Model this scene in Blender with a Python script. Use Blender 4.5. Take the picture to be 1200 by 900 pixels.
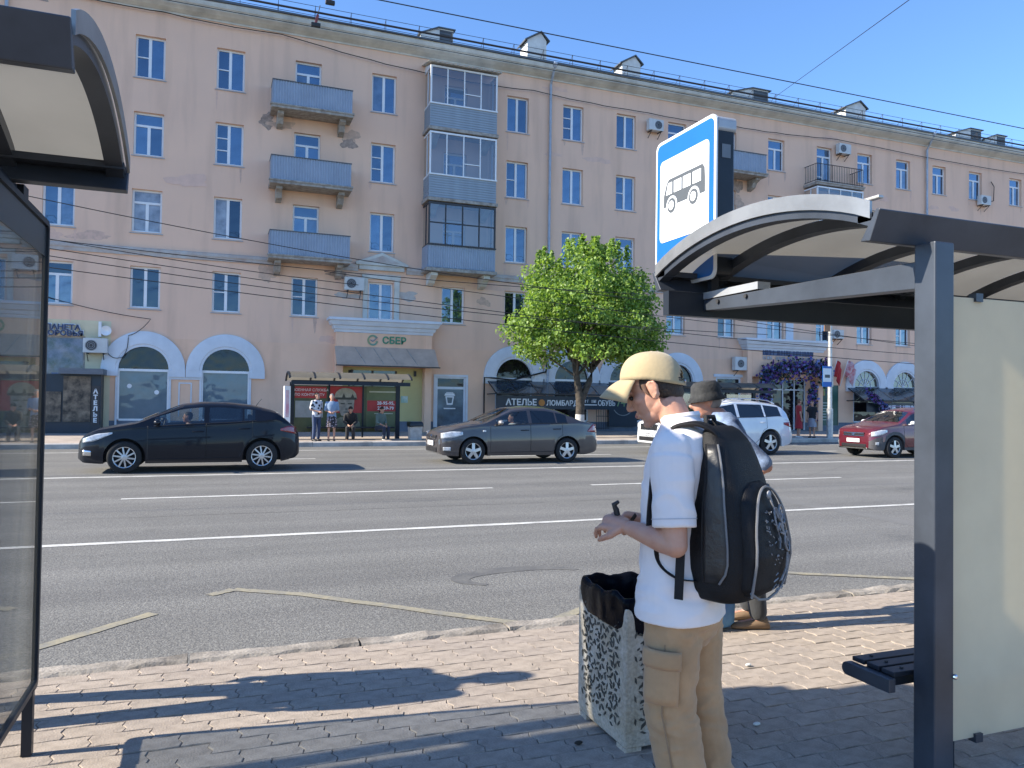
import bpy, bmesh, math, random
import numpy as np
from mathutils import Vector, Matrix, noise
from math import sin, cos, pi, radians, sqrt, atan2, tan
random.seed(7)
SC = bpy.context.scene
COL = SC.collection
for _o in list(bpy.data.objects): bpy.data.objects.remove(_o)

# ------------------------------------------------------------------ camera
YAW = math.atan(900/2351.); PITCH = math.atan(19/900.); ROLL = math.atan(.0133); EYE = 1.65
_fw = Vector((sin(YAW)*cos(PITCH), cos(YAW)*cos(PITCH), sin(PITCH)))
_r0 = Vector((cos(YAW), -sin(YAW), 0)); _u0 = _r0.cross(_fw)
_r = _r0*cos(ROLL)+_u0*sin(ROLL); _u = _u0*cos(ROLL)-_r0*sin(ROLL)
cam_d = bpy.data.cameras.new('camera'); cam = bpy.data.objects.new('camera', cam_d); COL.objects.link(cam)
cam.matrix_world = Matrix(((_r.x,_u.x,-_fw.x,0),(_r.y,_u.y,-_fw.y,0),(_r.z,_u.z,-_fw.z,EYE),(0,0,0,1)))
cam_d.sensor_fit = 'HORIZONTAL'; cam_d.sensor_width = 36; cam_d.lens = 36*900/1200.
cam_d.clip_start = .05; cam_d.clip_end = 3000
SC.camera = cam

# ------------------------------------------------------------------ sky, sun, exposure
SUN_EL = 33.0; SUN_AZ = 7.5        # elevation, degrees the sun stands behind the facade plane, over the left end of the street
to_sun = Vector((-cos(radians(SUN_AZ))*cos(radians(SUN_EL)), sin(radians(SUN_AZ))*cos(radians(SUN_EL)), sin(radians(SUN_EL))))
world = bpy.data.worlds.new('World'); SC.world = world; world.use_nodes = True
_nt = world.node_tree; _bg = _nt.nodes['Background']
_sky = _nt.nodes.new('ShaderNodeTexSky'); _sky.sky_type = 'NISHITA'; _sky.sun_disc = False
_sky.sun_elevation = radians(SUN_EL); _sky.sun_rotation = atan2(to_sun.x, to_sun.y)
_sky.air_density = 1.0; _sky.dust_density = .05; _sky.ozone_density = 7.5; _sky.altitude = 700
_nt.links.new(_sky.outputs[0], _bg.inputs[0]); _bg.inputs[1].default_value = .125
sun_d = bpy.data.lights.new('sun', 'SUN'); sun_d.energy = 4.4; sun_d.angle = radians(.55); sun_d.color = (1, .91, .77)
sun = bpy.data.objects.new('sun', sun_d); COL.objects.link(sun)
sun.rotation_euler = to_sun.to_track_quat('Z', 'Y').to_euler(); sun.location = (-20, 4, 20)
SC.view_settings.view_transform = 'Standard'; SC.view_settings.look = 'None'
SC.view_settings.exposure = 1.34; SC.view_settings.gamma = 1.0; SC.view_settings.use_curve_mapping = False
SC.render.engine = 'CYCLES'
SC.cycles.max_bounces = 6; SC.cycles.transparent_max_bounces = 12; SC.cycles.caustics_reflective = False; SC.cycles.caustics_refractive = False
SC.cycles.use_denoising = True; SC.cycles.sample_clamp_indirect = 6

# ------------------------------------------------------------------ materials
MATS = {}
def mat(name, col, rough=.6, metal=0., var=.12, scale=3., bump=0., bscale=40., col2=None, spec=.5, coat=0., ior=None, streak=0., emit=0., alpha=None, fine=0., sheen=0.):
    """procedural Principled material: colour varied by noise, optional fine grain, streaks and bump"""
    if name in MATS: return MATS[name]
    m = bpy.data.materials.new(name); m.use_nodes = True; MATS[name] = m
    nt = m.node_tree; b = nt.nodes['Principled BSDF']; L = nt.links.new
    b.inputs['Roughness'].default_value = rough; b.inputs['Metallic'].default_value = metal
    b.inputs['Specular IOR Level'].default_value = spec
    if ior: b.inputs['IOR'].default_value = ior
    if coat: b.inputs['Coat Weight'].default_value = coat; b.inputs['Coat Roughness'].default_value = .04
    if sheen: b.inputs['Sheen Weight'].default_value = sheen
    c = (*col, 1)
    tc = nt.nodes.new('ShaderNodeTexCoord')
    c2 = (*(col2 if col2 else tuple(max(0, x*(1-var*2.2)) for x in col)), 1)
    out = None
    if var > 0 or col2:
        n = nt.nodes.new('ShaderNodeTexNoise'); n.inputs['Scale'].default_value = scale; n.inputs['Detail'].default_value = 6; n.inputs['Roughness'].default_value = .62
        L(tc.outputs['Object'], n.inputs['Vector'])
        r = nt.nodes.new('ShaderNodeValToRGB'); r.color_ramp.elements[0].position = .35; r.color_ramp.elements[1].position = .68
        r.color_ramp.elements[0].color = c; r.color_ramp.elements[1].color = c2
        L(n.outputs['Fac'], r.inputs[0]); out = r.outputs[0]
    if fine:
        n2 = nt.nodes.new('ShaderNodeTexNoise'); n2.inputs['Scale'].default_value = bscale; n2.inputs['Detail'].default_value = 3
        L(tc.outputs['Object'], n2.inputs['Vector'])
        mr = nt.nodes.new('ShaderNodeMapRange'); mr.inputs[1].default_value = .3; mr.inputs[2].default_value = .7; mr.inputs[3].default_value = 1-fine; mr.inputs[4].default_value = 1+fine
        L(n2.outputs['Fac'], mr.inputs[0])
        mx = nt.nodes.new('ShaderNodeMix'); mx.data_type = 'RGBA'; mx.blend_type = 'MULTIPLY'; mx.inputs[0].default_value = 1
        if out: L(out, mx.inputs[6])
        else: mx.inputs[6].default_value = c
        L(mr.outputs[0], mx.inputs[7]); out = mx.outputs[2]
    if streak:
        mp = nt.nodes.new('ShaderNodeMapping'); mp.inputs['Scale'].default_value = (.9, .9, .11)
        L(tc.outputs['Object'], mp.inputs[0])
        n3 = nt.nodes.new('ShaderNodeTexNoise'); n3.inputs['Scale'].default_value = 1.6; n3.inputs['Detail'].default_value = 7
        L(mp.outputs[0], n3.inputs['Vector'])
        mr = nt.nodes.new('ShaderNodeMapRange'); mr.inputs[1].default_value = .5; mr.inputs[2].default_value = .75; mr.inputs[3].default_value = 1; mr.inputs[4].default_value = 1-streak
        L(n3.outputs['Fac'], mr.inputs[0])
        mx = nt.nodes.new('ShaderNodeMix'); mx.data_type = 'RGBA'; mx.blend_type = 'MULTIPLY'; mx.inputs[0].default_value = 1
        if out: L(out, mx.inputs[6])
        else: mx.inputs[6].default_value = c
        L(mr.outputs[0], mx.inputs[7]); out = mx.outputs[2]
    if out: L(out, b.inputs['Base Color'])
    else: b.inputs['Base Color'].default_value = c
    if bump:
        n4 = nt.nodes.new('ShaderNodeTexNoise'); n4.inputs['Scale'].default_value = bscale; n4.inputs['Detail'].default_value = 5
        L(tc.outputs['Object'], n4.inputs['Vector'])
        bp = nt.nodes.new('ShaderNodeBump'); bp.inputs['Strength'].default_value = bump; bp.inputs['Distance'].default_value = .01
        L(n4.outputs['Fac'], bp.inputs['Height']); L(bp.outputs[0], b.inputs['Normal'])
    if emit: b.inputs['Emission Color'].default_value = c; b.inputs['Emission Strength'].default_value = emit
    if alpha is not None: b.inputs['Alpha'].default_value = alpha
    m.diffuse_color = c
    return m
def glass_mat(name, tint=(.8,.85,.88), refl=.12, rough=.02, dirt=.0, dirtcol=(.6,.58,.52)):
    """thin glass: transparent with a fresnel gloss and optional dust"""
    if name in MATS: return MATS[name]
    m = bpy.data.materials.new(name); m.use_nodes = True; MATS[name] = m
    nt = m.node_tree; L = nt.links.new; nt.nodes.remove(nt.nodes['Principled BSDF']); o = nt.nodes['Material Output']
    t = nt.nodes.new('ShaderNodeBsdfTransparent'); t.inputs[0].default_value = (*tint, 1)
    g = nt.nodes.new('ShaderNodeBsdfGlossy'); g.inputs['Roughness'].default_value = rough
    lw = nt.nodes.new('ShaderNodeLayerWeight'); lw.inputs[0].default_value = .3
    mr = nt.nodes.new('ShaderNodeMapRange'); mr.inputs[3].default_value = refl; mr.inputs[4].default_value = .85
    L(lw.outputs['Fresnel'], mr.inputs[0])
    mx = nt.nodes.new('ShaderNodeMixShader'); L(mr.outputs[0], mx.inputs[0]); L(t.outputs[0], mx.inputs[1]); L(g.outputs[0], mx.inputs[2])
    last = mx
    if dirt:
        d = nt.nodes.new('ShaderNodeBsdfDiffuse'); d.inputs[0].default_value = (*dirtcol, 1)
        tl = nt.nodes.new('ShaderNodeBsdfTranslucent'); tl.inputs[0].default_value = (*dirtcol, 1)
        ad = nt.nodes.new('ShaderNodeMixShader'); ad.inputs[0].default_value = .55; L(d.outputs[0], ad.inputs[1]); L(tl.outputs[0], ad.inputs[2])
        tc = nt.nodes.new('ShaderNodeTexCoord'); n = nt.nodes.new('ShaderNodeTexNoise'); n.inputs['Scale'].default_value = 2.2; n.inputs['Detail'].default_value = 8
        L(tc.outputs['Object'], n.inputs['Vector'])
        m2 = nt.nodes.new('ShaderNodeMapRange'); m2.inputs[1].default_value = .3; m2.inputs[2].default_value = .75; m2.inputs[3].default_value = dirt*.82; m2.inputs[4].default_value = min(1, dirt*1.08)
        L(n.outputs['Fac'], m2.inputs[0])
        mz = nt.nodes.new('ShaderNodeMixShader'); L(m2.outputs[0], mz.inputs[0]); L(mx.outputs[0], mz.inputs[1]); L(ad.outputs[0], mz.inputs[2]); last = mz
    L(last.outputs[0], o.inputs[0])
    return m

# ------------------------------------------------------------------ mesh helpers
class MB:
    """collects shapes and links them as ONE mesh object"""
    def __init__(s): s.v = []; s.f = []; s.mi = []; s.cur = 0
    def add(s, vs, fs):
        o = len(s.v); s.v += [tuple(v) for v in vs]; s.f += [tuple(i+o for i in f) for f in fs]; s.mi += [s.cur]*len(fs); return s
    def box(s, x0, x1, y0, y1, z0, z1):
        return s.add([(x0,y0,z0),(x1,y0,z0),(x1,y1,z0),(x0,y1,z0),(x0,y0,z1),(x1,y0,z1),(x1,y1,z1),(x0,y1,z1)],
                     [(0,3,2,1),(4,5,6,7),(0,1,5,4),(1,2,6,5),(2,3,7,6),(3,0,4,7)])
    def obox(s, a, b, w, h, up=(0,0,1)):
        """bar from a to b, width w, height h"""
        a = Vector(a); b = Vector(b); d = (b-a).normalized(); up = Vector(up)
        if abs(d.dot(up)) > .98: up = Vector((1,0,0))
        sd = d.cross(up).normalized(); u = sd.cross(d)
        p = [q+sd*i*w/2+u*j*h/2 for q in (a,b) for i,j in ((-1,-1),(1,-1),(1,1),(-1,1))]
        return s.add(p, [(0,3,2,1),(4,5,6,7),(0,1,5,4),(1,2,6,5),(2,3,7,6),(3,0,4,7)][:])
    def tube(s, pts, r, n=8, cap=True):
        pts = [Vector(p) for p in pts]; rs = r if hasattr(r,'__len__') else [r]*len(pts); vs = []; fs = []
        ref = Vector((0,0,1))
        for i, p in enumerate(pts):
            t = (pts[min(i+1,len(pts)-1)]-pts[max(i-1,0)]).normalized()
            if abs(t.dot(ref)) > .95: ref = Vector((1,0,0)) if abs(t.x) < .9 else Vector((0,1,0))
            a = t.cross(ref).normalized(); b = t.cross(a)
            for k in range(n): vs.append(p+(a*cos(2*pi*k/n)+b*sin(2*pi*k/n))*rs[i])
        for i in range(len(pts)-1):
            for k in range(n): fs.append((i*n+k, (i+1)*n+k, (i+1)*n+(k+1)%n, i*n+(k+1)%n))
        if cap: fs += [tuple(range(n)), tuple(reversed(range((len(pts)-1)*n, len(pts)*n)))]
        return s.add(vs, fs)
    def cyl(s, x, y, z0, z1, r, n=16, r1=None): return s.tube([(x,y,z0),(x,y,z1)], [r, r if r1 is None else r1], n)
    def loft(s, rings, cap=True, closed=True):
        n = len(rings[0]); vs = [v for r in rings for v in r]; fs = []
        for i in range(len(rings)-1):
            for k in range(n if closed else n-1): fs.append((i*n+k, i*n+(k+1)%n, (i+1)*n+(k+1)%n, (i+1)*n+k))
        if cap: fs += [tuple(reversed(range(n))), tuple(range((len(rings)-1)*n, len(rings)*n))]
        return s.add(vs, fs)
    def prism(s, poly, axis, a, b):
        """extrude a 2D polygon along axis 'x','y' or 'z' from a to b"""
        def P(u, w, t): return {'x': (t,u,w), 'y': (u,t,w), 'z': (u,w,t)}[axis]
        n = len(poly); vs = [P(u,w,a) for u,w in poly]+[P(u,w,b) for u,w in poly]
        fs = [(i, (i+1)%n, n+(i+1)%n, n+i) for i in range(n)]+[tuple(reversed(range(n))), tuple(range(n, 2*n))]
        return s.add(vs, fs)
    def lathe(s, prof, n=24, center=(0,0,0), axis='z', cap=True):
        vs = []; fs = []
        for r, z in prof:
            for k in range(n):
                c, d = r*cos(2*pi*k/n), r*sin(2*pi*k/n)
                p = {'z': (c,d,z), 'y': (c,z,d), 'x': (z,c,d)}[axis]; vs.append(tuple(p[i]+center[i] for i in range(3)))
        m = len(prof)
        for i in range(m-1):
            for k in range(n): fs.append((i*n+k, i*n+(k+1)%n, (i+1)*n+(k+1)%n, (i+1)*n+k))
        if cap: fs += [tuple(reversed(range(n))), tuple(range((m-1)*n, m*n))]
        return s.add(vs, fs)
    def ell(s, c, rad, n=12, m=8, rot=None):
        vs = []; fs = []; R = rot or Matrix.Identity(3)
        for i in range(1, m):
            t = pi*i/m
            for k in range(n): vs.append(R@Vector((rad[0]*sin(t)*cos(2*pi*k/n), rad[1]*sin(t)*sin(2*pi*k/n), rad[2]*cos(t)))+Vector(c))
        for i in range(m-2):
            for k in range(n): fs.append((i*n+k, (i+1)*n+k, (i+1)*n+(k+1)%n, i*n+(k+1)%n))
        top = len(vs); vs.append(R@Vector((0,0,rad[2]))+Vector(c)); vs.append(R@Vector((0,0,-rad[2]))+Vector(c))
        for k in range(n): fs.append((top, k, (k+1)%n)); fs.append((top+1, (m-2)*n+(k+1)%n, (m-2)*n+k))
        return s.add(vs, fs)
    def mesh(s, name, fix=True):
        me = bpy.data.meshes.new(name); me.from_pydata([tuple(v) for v in s.v], [], s.f)
        for p, i in zip(me.polygons, s.mi): p.material_index = i
        if fix:
            bm = bmesh.new(); bm.from_mesh(me); bmesh.ops.recalc_face_normals(bm, faces=bm.faces); bm.to_mesh(me); bm.free()
        return me
    def build(s, name, m, parent=None, smooth=False, bevel=0., fix=True, loc=None, angle=40):
        me = s.mesh(name, fix)
        for q in (m if isinstance(m, (list,tuple)) else [m]): me.materials.append(q)
        return link(name, me, parent, smooth, bevel, loc, angle)
def link(name, me, parent=None, smooth=False, bevel=0., loc=None, angle=40):
    o = bpy.data.objects.new(name, me); COL.objects.link(o)
    if parent: o.parent = parent
    if loc: o.location = loc
    if smooth:
        for p in me.polygons: p.use_smooth = True
        if angle < 180:
            try: me.set_sharp_from_angle(angle=radians(angle))
            except Exception: pass
    if bevel:
        b = o.modifiers.new('bevel', 'BEVEL'); b.width = bevel; b.segments = 2; b.limit_method = 'ANGLE'; b.angle_limit = radians(40)
    return o
def tag(o, label=None, cat=None, group=None, kind=None):
    if label: o['label'] = label
    if cat: o['category'] = cat
    if group: o['group'] = group
    if kind: o['kind'] = kind
    return o
def thing(name, label, cat, loc=(0,0,0), rz=0., group=None):
    o = bpy.data.objects.new(name, None); COL.objects.link(o); o.location = loc; o.rotation_euler = (0,0,rz); o.empty_display_size = .2
    return tag(o, label, cat, group)
def struct(o): o['kind'] = 'structure'; return o
def share(o, parent, name=None, loc=(0,0,0), rz=None):
    """another object on the same mesh data"""
    c = o.copy(); COL.objects.link(c); c.parent = parent; c.location = loc
    if name: c.name = name
    if rz is not None: c.rotation_euler = (0,0,rz)
    return c
def copy_tree(o, parent=None):
    c = o.copy(); COL.objects.link(c)
    if parent: c.parent = parent
    for ch in list(o.children): copy_tree(ch, c)
    return c
def text_mesh(txt, size, depth=.01, align='CENTER', bold=0., spacing=1.):
    cu = bpy.data.curves.new('lettering', 'FONT'); cu.body = txt; cu.size = size; cu.extrude = depth/2; cu.align_x = align; cu.align_y = 'CENTER'; cu.offset = bold; cu.space_character = spacing; cu.resolution_u = 3
    o = bpy.data.objects.new('lettering', cu); COL.objects.link(o)
    me = bpy.data.meshes.new_from_object(o.evaluated_get(bpy.context.evaluated_depsgraph_get()))
    bpy.data.objects.remove(o); bpy.data.curves.remove(cu); return me
def text(name, txt, size, m, parent, loc, rot=(pi/2,0,0), depth=.01, align='CENTER', bold=0., sx=1., spacing=1.):
    """lettering standing in the XZ plane and facing -Y unless rotated"""
    me = text_mesh(txt, size, depth, align, bold, spacing); me.materials.clear(); me.materials.append(m); me.name = name
    o = link(name, me, parent); o.location = loc; o.rotation_euler = rot; o.scale = (sx,1,1); return o
def remesh(mb, voxel, smooth=4, fac=.5, name='body'):
    """fuse the overlapping shells of mb into one continuous skin"""
    me = mb.mesh(name); o = bpy.data.objects.new(name, me); COL.objects.link(o)
    r = o.modifiers.new('r', 'REMESH'); r.mode = 'VOXEL'; r.voxel_size = voxel; r.use_smooth_shade = True
    if smooth: s = o.modifiers.new('s', 'SMOOTH'); s.iterations = smooth; s.factor = fac
    out = bpy.data.meshes.new_from_object(o.evaluated_get(bpy.context.evaluated_depsgraph_get()))
    bpy.data.objects.remove(o); bpy.data.meshes.remove(me)
    for p in out.polygons: p.use_smooth = True
    return out
def wrinkle(me, amp, sc, mask=None, seed=0., warp=.6):
    """push a cloth surface in and out along stretched, warped noise so that it hangs in folds"""
    me.update(); nr = [v.normal.copy() for v in me.vertices]
    for v, n in zip(me.vertices, nr):
        c = v.co; k = mask(c) if mask else 1.
        if k <= 0: continue
        q = Vector((c.x*sc[0]+seed, c.y*sc[1], c.z*sc[2])); q += Vector((noise.noise(c*7), noise.noise(c*7+Vector((9,0,0))), noise.noise(c*7+Vector((0,9,0)))))*warp
        f = 1-abs(noise.noise(q))*2.2; v.co = c+n*amp*k*(f-.35)
def at(px, py, depth):
    """the place in the street seen at photo pixel px, py at a distance along the view axis (metres)"""
    return Vector((0,0,EYE))+(_r*((px-600)/900.)+_u*((450-py)/900.)+_fw)*depth
def atY(px, py, Y):
    d = _r*((px-600)/900.)+_u*((450-py)/900.)+_fw
    return Vector((0,0,EYE))+d*(Y/d.y)
def atZ(px, py, z):
    d = _r*((px-600)/900.)+_u*((450-py)/900.)+_fw
    return Vector((0,0,EYE))+d*((z-EYE)/d.z)
# ================================================================== ground
Z_PAVE = .10; Z_FAR = .15; Y_KERB = 4.86; Y_ROAD0 = 5.05; Y_ROAD1 = 26.45; Y_FAC = 34.5
def asphalt():
    m = bpy.data.materials.new('asphalt'); m.use_nodes = True; nt = m.node_tree; L = nt.links.new; b = nt.nodes['Principled BSDF']
    tc = nt.nodes.new('ShaderNodeTexCoord')
    def noise_(sc, det=4, vec=None, rough=.6):
        n = nt.nodes.new('ShaderNodeTexNoise'); n.inputs['Scale'].default_value = sc; n.inputs['Detail'].default_value = det; n.inputs['Roughness'].default_value = rough
        L(vec if vec else tc.outputs['Object'], n.inputs['Vector']); return n.outputs['Fac']
    def ramp(f, p0, c0, p1, c1):
        r = nt.nodes.new('ShaderNodeValToRGB'); r.color_ramp.elements[0].position = p0; r.color_ramp.elements[1].position = p1
        r.color_ramp.elements[0].color = (*c0,1); r.color_ramp.elements[1].color = (*c1,1); L(f, r.inputs[0]); return r.outputs[0]
    def mul(a, c):
        x = nt.nodes.new('ShaderNodeMix'); x.data_type = 'RGBA'; x.blend_type = 'MULTIPLY'; x.inputs[0].default_value = 1; L(a, x.inputs[6]); L(c, x.inputs[7]); return x.outputs[2]
    base = ramp(noise_(.5, 8), .3, (.170,.167,.153), .7, (.203,.200,.185))
    # traffic has polished lengthwise tracks along the lanes
    mp = nt.nodes.new('ShaderNodeMapping'); mp.inputs['Scale'].default_value = (.018, .9, 1); L(tc.outputs['Object'], mp.inputs[0])
    tracks = ramp(noise_(1.3, 5, mp.outputs[0]), .3, (.76,.76,.775), .7, (1.14,1.14,1.13))
    vo = nt.nodes.new('ShaderNodeTexVoronoi'); vo.inputs['Scale'].default_value = 75; L(tc.outputs['Object'], vo.inputs['Vector'])
    chips = ramp(vo.outputs['Distance'], .1, (1.25,1.25,1.24), .62, (.66,.66,.67))
    speck = ramp(noise_(34, 3), .35, (.72,.72,.74), .66, (1.2,1.2,1.19))
    c = mul(mul(mul(base, tracks), chips), speck)
    # dark sealed patches and oil
    oil = ramp(noise_(.9, 4, None, .5), .63, (1,1,1), .74, (.78,.79,.8)); c = mul(c, oil)
    L(c, b.inputs['Base Color']); b.inputs['Roughness'].default_value = .82
    bp = nt.nodes.new('ShaderNodeBump'); bp.inputs['Strength'].default_value = .55; bp.inputs['Distance'].default_value = .006
    L(vo.outputs['Distance'], bp.inputs['Height']); L(bp.outputs[0], b.inputs['Normal'])
    return m
M_ASPH = asphalt()
M_FARPAVE = mat('far_paving', (.40,.34,.29), .85, var=.15, scale=1.5, fine=.15, bscale=30)
M_BED = mat('sand_bed', (.25,.21,.17), .95, var=.2, scale=8, bump=.5, bscale=90)
M_KERB = mat('kerb_concrete', (.35,.315,.27), .85, var=.3, scale=4, bump=.5, bscale=60, fine=.2)
M_LINE = mat('white_road_paint', (.60,.60,.565), .7, col2=(.36,.355,.335), scale=2.6, fine=.18, bscale=30)
M_YEL = mat('worn_yellow_road_paint', (.285,.255,.175), .75, col2=(.185,.18,.16), scale=7, fine=.15, bscale=40)
M_TAR = mat('black_tyre_marks', (.085,.085,.084), .8, col2=(.13,.128,.12), scale=6, fine=.15)

g = MB(); g.box(-900,900,-700,1400,-.62,-.06); struct(g.build('ground', mat('distant_ground', (.16,.15,.12), .95)))
road = MB().add([(-160,Y_ROAD0-.16,0),(260,Y_ROAD0-.16,0),(260,Y_ROAD1+.1,0),(-160,Y_ROAD1+.1,0)], [(0,1,2,3)]).build('road', M_ASPH); struct(road)
pave = MB().box(-60,90,-30,Y_KERB-.012,-.05,Z_PAVE-.0065).build('pavement', M_BED); struct(pave)
farp = MB().box(-120,220,Y_ROAD1+.2,60,-.04,Z_FAR).build('far_pavement', M_FARPAVE); struct(farp)

# kerb stones, each one a stone of the kerb; slightly uneven
def rough_box(l, w, h, seed, jit=.006, n=6):
    rnd = random.Random(seed); b = MB(); rings = []
    for i in range(n+1):
        x = -l/2+l*i/n; j = lambda a=jit: rnd.uniform(-a, a)
        rings.append([(x,-w/2+j(),0),(x,-w/2+j(),h*.8+j()),(x,-w/2+.03+j(),h+j()),(x,w/2-.03+j(),h+j()),(x,w/2+j(),h*.78+j()),(x,w/2+j(),0)])
    b.loft(rings); return b.mesh('kerb_stone')
kerb = MB().box(-60,90,Y_KERB+.004,Y_KERB+.17,-.05,.03).build('kerb', M_KERB); struct(kerb)
kmesh = [rough_box(.985, .165, .115, i, .008, 9) for i in range(4)]
for k in kmesh: k.materials.append(M_KERB)
for i in range(-4, 20):
    o = link('kerb_stone', kmesh[i % 4], kerb); o.location = (i*1.0+.37, Y_KERB+.088, random.uniform(-.014,.0)); o.rotation_euler = (random.uniform(-.03,.03), 0, random.uniform(-.006,.006))
fkerb = MB().box(-120,220,Y_ROAD1+.03,Y_ROAD1+.196,-.04,.1).build('far_kerb', M_KERB); struct(fkerb)
fm = rough_box(1.985, .19, .17, 9, .004, 4); fm.materials.append(mat('pale_kerb', (.55,.50,.44), .85, var=.2, scale=2)); 
for i in range(-6, 24):
    o = link('kerb_stone', fm, fkerb); o.location = (i*2.0, Y_ROAD1+.11, 0)

# paving blocks of the near footway: 0.24 x 0.12, laid in running bond with a zigzag end joint
def paver_mesh(seed, L_=.249, W_=.1215, h=.05):
    rnd = random.Random(seed); b = MB(); c = .0045; z = .0
    o = [(-L_/2,-W_/2),(-L_/6,-W_/2+.004),(L_/6,-W_/2-.004),(L_/2,-W_/2),(L_/2+.010,-W_/6),(L_/2-.010,W_/6),(L_/2,W_/2),(L_/6,W_/2-.004),(-L_/6,W_/2+.004),(-L_/2,W_/2),(-L_/2-.010,W_/6),(-L_/2+.010,-W_/6)]
    jit = [(rnd.uniform(-.0015,.0015), rnd.uniform(-.0015,.0015)) for _ in o]
    o = [(x+a, y+e) for (x,y),(a,e) in zip(o,jit)]
    n = len(o); lo = [(x,y,-h) for x,y in o]; mid = [(x,y,-c) for x,y in o]; top = [(x*.98,y*.96,0) for x,y in o]
    fs = []
    for i in range(n):
        j = (i+1)%n; fs += [(i,j,n+j,n+i),(n+i,n+j,2*n+j,2*n+i)]
    fs.append(tuple(range(2*n,3*n)))
    b.add(lo+mid+top, fs); return b
M_PAVER = [mat('paver_tone_%d' % i, c, .85, var=.14, scale=14, bump=.35, bscale=120, fine=.14) for i, c in enumerate([(.375,.315,.258),(.365,.307,.252),(.385,.325,.268),(.355,.30,.25)])]
pm = []
for i in range(8):
    me = paver_mesh(i).mesh('paver'); me.materials.append(M_PAVER[i % 4]); pm.append(me)
_R0 = random.Random(11); near = []; rest = MB(); rest_n = 0
_ang = radians(2.0)
PX, PY = .252, .125
cells = []
for r in range(-8, 42):
    for k in range(-26, 62):
        u = k*PX+(PX/2 if r % 2 else 0); v = Y_KERB-.075-r*PY
        x, y = u, v
        if v < -.2 or v > Y_KERB-.07: continue
        cells.append((x, y))
def vis_px(x, y):
    p = Vector((x,y,Z_PAVE))-Vector((0,0,EYE)); w = p.dot(_fw)
    if w < .4: return None
    return 600+900*p.dot(_r)/w, 450-900*p.dot(_u)/w, w
scored = []
for x, y in cells:
    q = vis_px(x, y); ok = q and -20 < q[0] < 1110 and q[1] < 915
    hidden = ok and 690 < q[0] < 850 and q[1] > 735
    scored.append(((q[2] if ok and not hidden else 999), x, y))
scored.sort()
for i, (w, x, y) in enumerate(scored):
    dz = _R0.uniform(-.0022,.0016)+.006*noise.noise(Vector((x*.8,y*.8,0))); rx, ry = _R0.gauss(0,.007), _R0.gauss(0,.006)
    if y < 3.9 and x < .2 and x > -.9 and _R0.random() < .2: dz -= .006
    if -.62 < x < -.30 and 3.42 < y < 3.60: continue         # missing blocks: a hole in the paving
    if i < 300 and w < 900:
        o = link('paver', pm[_R0.randrange(8)], pave); o.location = (x,y,Z_PAVE+dz); o.rotation_euler = (rx,ry,(pi if _R0.random()<.5 else 0)+_R0.uniform(-.01,.01))
    else:
        rest.cur = _R0.randrange(4); b = pm[_R0.randrange(8)]; mtx = Matrix.Translation((x,y,Z_PAVE+dz))@Matrix.Rotation(rx,4,'X')@Matrix.Rotation(ry,4,'Y')
        rest.add([mtx@v.co for v in b.vertices], [tuple(p.vertices) for p in b.polygons])
o = rest.build('paver_field', M_PAVER, pave, fix=False); o['kind'] = 'stuff'

# painted lines (sheets 4 mm above the road)
def strip(name, pts, m, z=.004, parent=road, edge=0.):
    b = MB(); vs = []; fs = []
    for i, (a, c) in enumerate(pts): vs += [(a[0],a[1],z),(c[0],c[1],z)]
    for i in range(len(pts)-1): fs.append((2*i,2*i+1,2*i+3,2*i+2))
    b.add(vs, fs); return b.build(name, m, parent)
def lane(name, x0, x1, y, w=.12, m=None, z=.004):
    n = max(2, int((x1-x0)/.5)); rr = random.Random(int(x0*10+y*7))
    pts = [((x0+(x1-x0)*i/n, y-w/2+rr.uniform(-.008,.008)), (x0+(x1-x0)*i/n, y+w/2+rr.uniform(-.008,.008))) for i in range(n+1)]
    return strip(name, pts, m or M_LINE, z)
lane('lane_line', -40, 80, 9.6, .13)
for a, b_ in ((-29,-23),(-20.4,-14.4),(-10.6,-5.6),(-1.4,4.85),(6.9,13.2),(17,23),(27,33)): lane('lane_dash', a, b_, 13.6, .12)
lane('centre_line', -60, 120, 17.3, .16)
for a in range(-30, 90, 9): lane('lane_dash', a+1.5, a+5.5, 21.3, .14)
lane('lane_line', -60, 120, 24.7, .13)
# worn yellow bus stop zigzag
zz = [((-1.35,5.50),(-.42,6.42)), ((-.03,6.86),(.16,7.0)), ((.16,7.0),(.75,6.62)), ((.72,6.62),(2.15,5.27)), ((2.25,5.2),(3.05,5.72)), ((4.6,6.45),(5.35,5.98)), ((5.3,6.0),(6.6,5.25)), ((-3.4,7.0),(-1.6,5.4))]
for i, (a, c) in enumerate(zz):
    a = Vector((*a,0)); c = Vector((*c,0)); d = (c-a).normalized(); nrm = Vector((-d.y,d.x,0))*.052; n = 8; rr = random.Random(i)
    strip('yellow_zigzag_line', [((a.lerp(c,t/n)-nrm*rr.uniform(.75,1.1))[:2], (a.lerp(c,t/n)+nrm*rr.uniform(.75,1.1))[:2]) for t in range(n+1)], M_YEL, .0045+.0004*i)
# curved tyre scrub on the asphalt
pts = []
for i in range(19):
    t = i/18; ang = pi*(1.25-1.15*t); cx, cy = 2.72+.62*cos(ang), 6.72+.30*sin(ang); wd = .035+.075*sin(pi*t)
    pts.append(((cx-wd*cos(ang), cy-wd*sin(ang)), (cx+wd*cos(ang), cy+wd*sin(ang))))
strip('tyre_mark', pts, M_TAR, .003)
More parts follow.
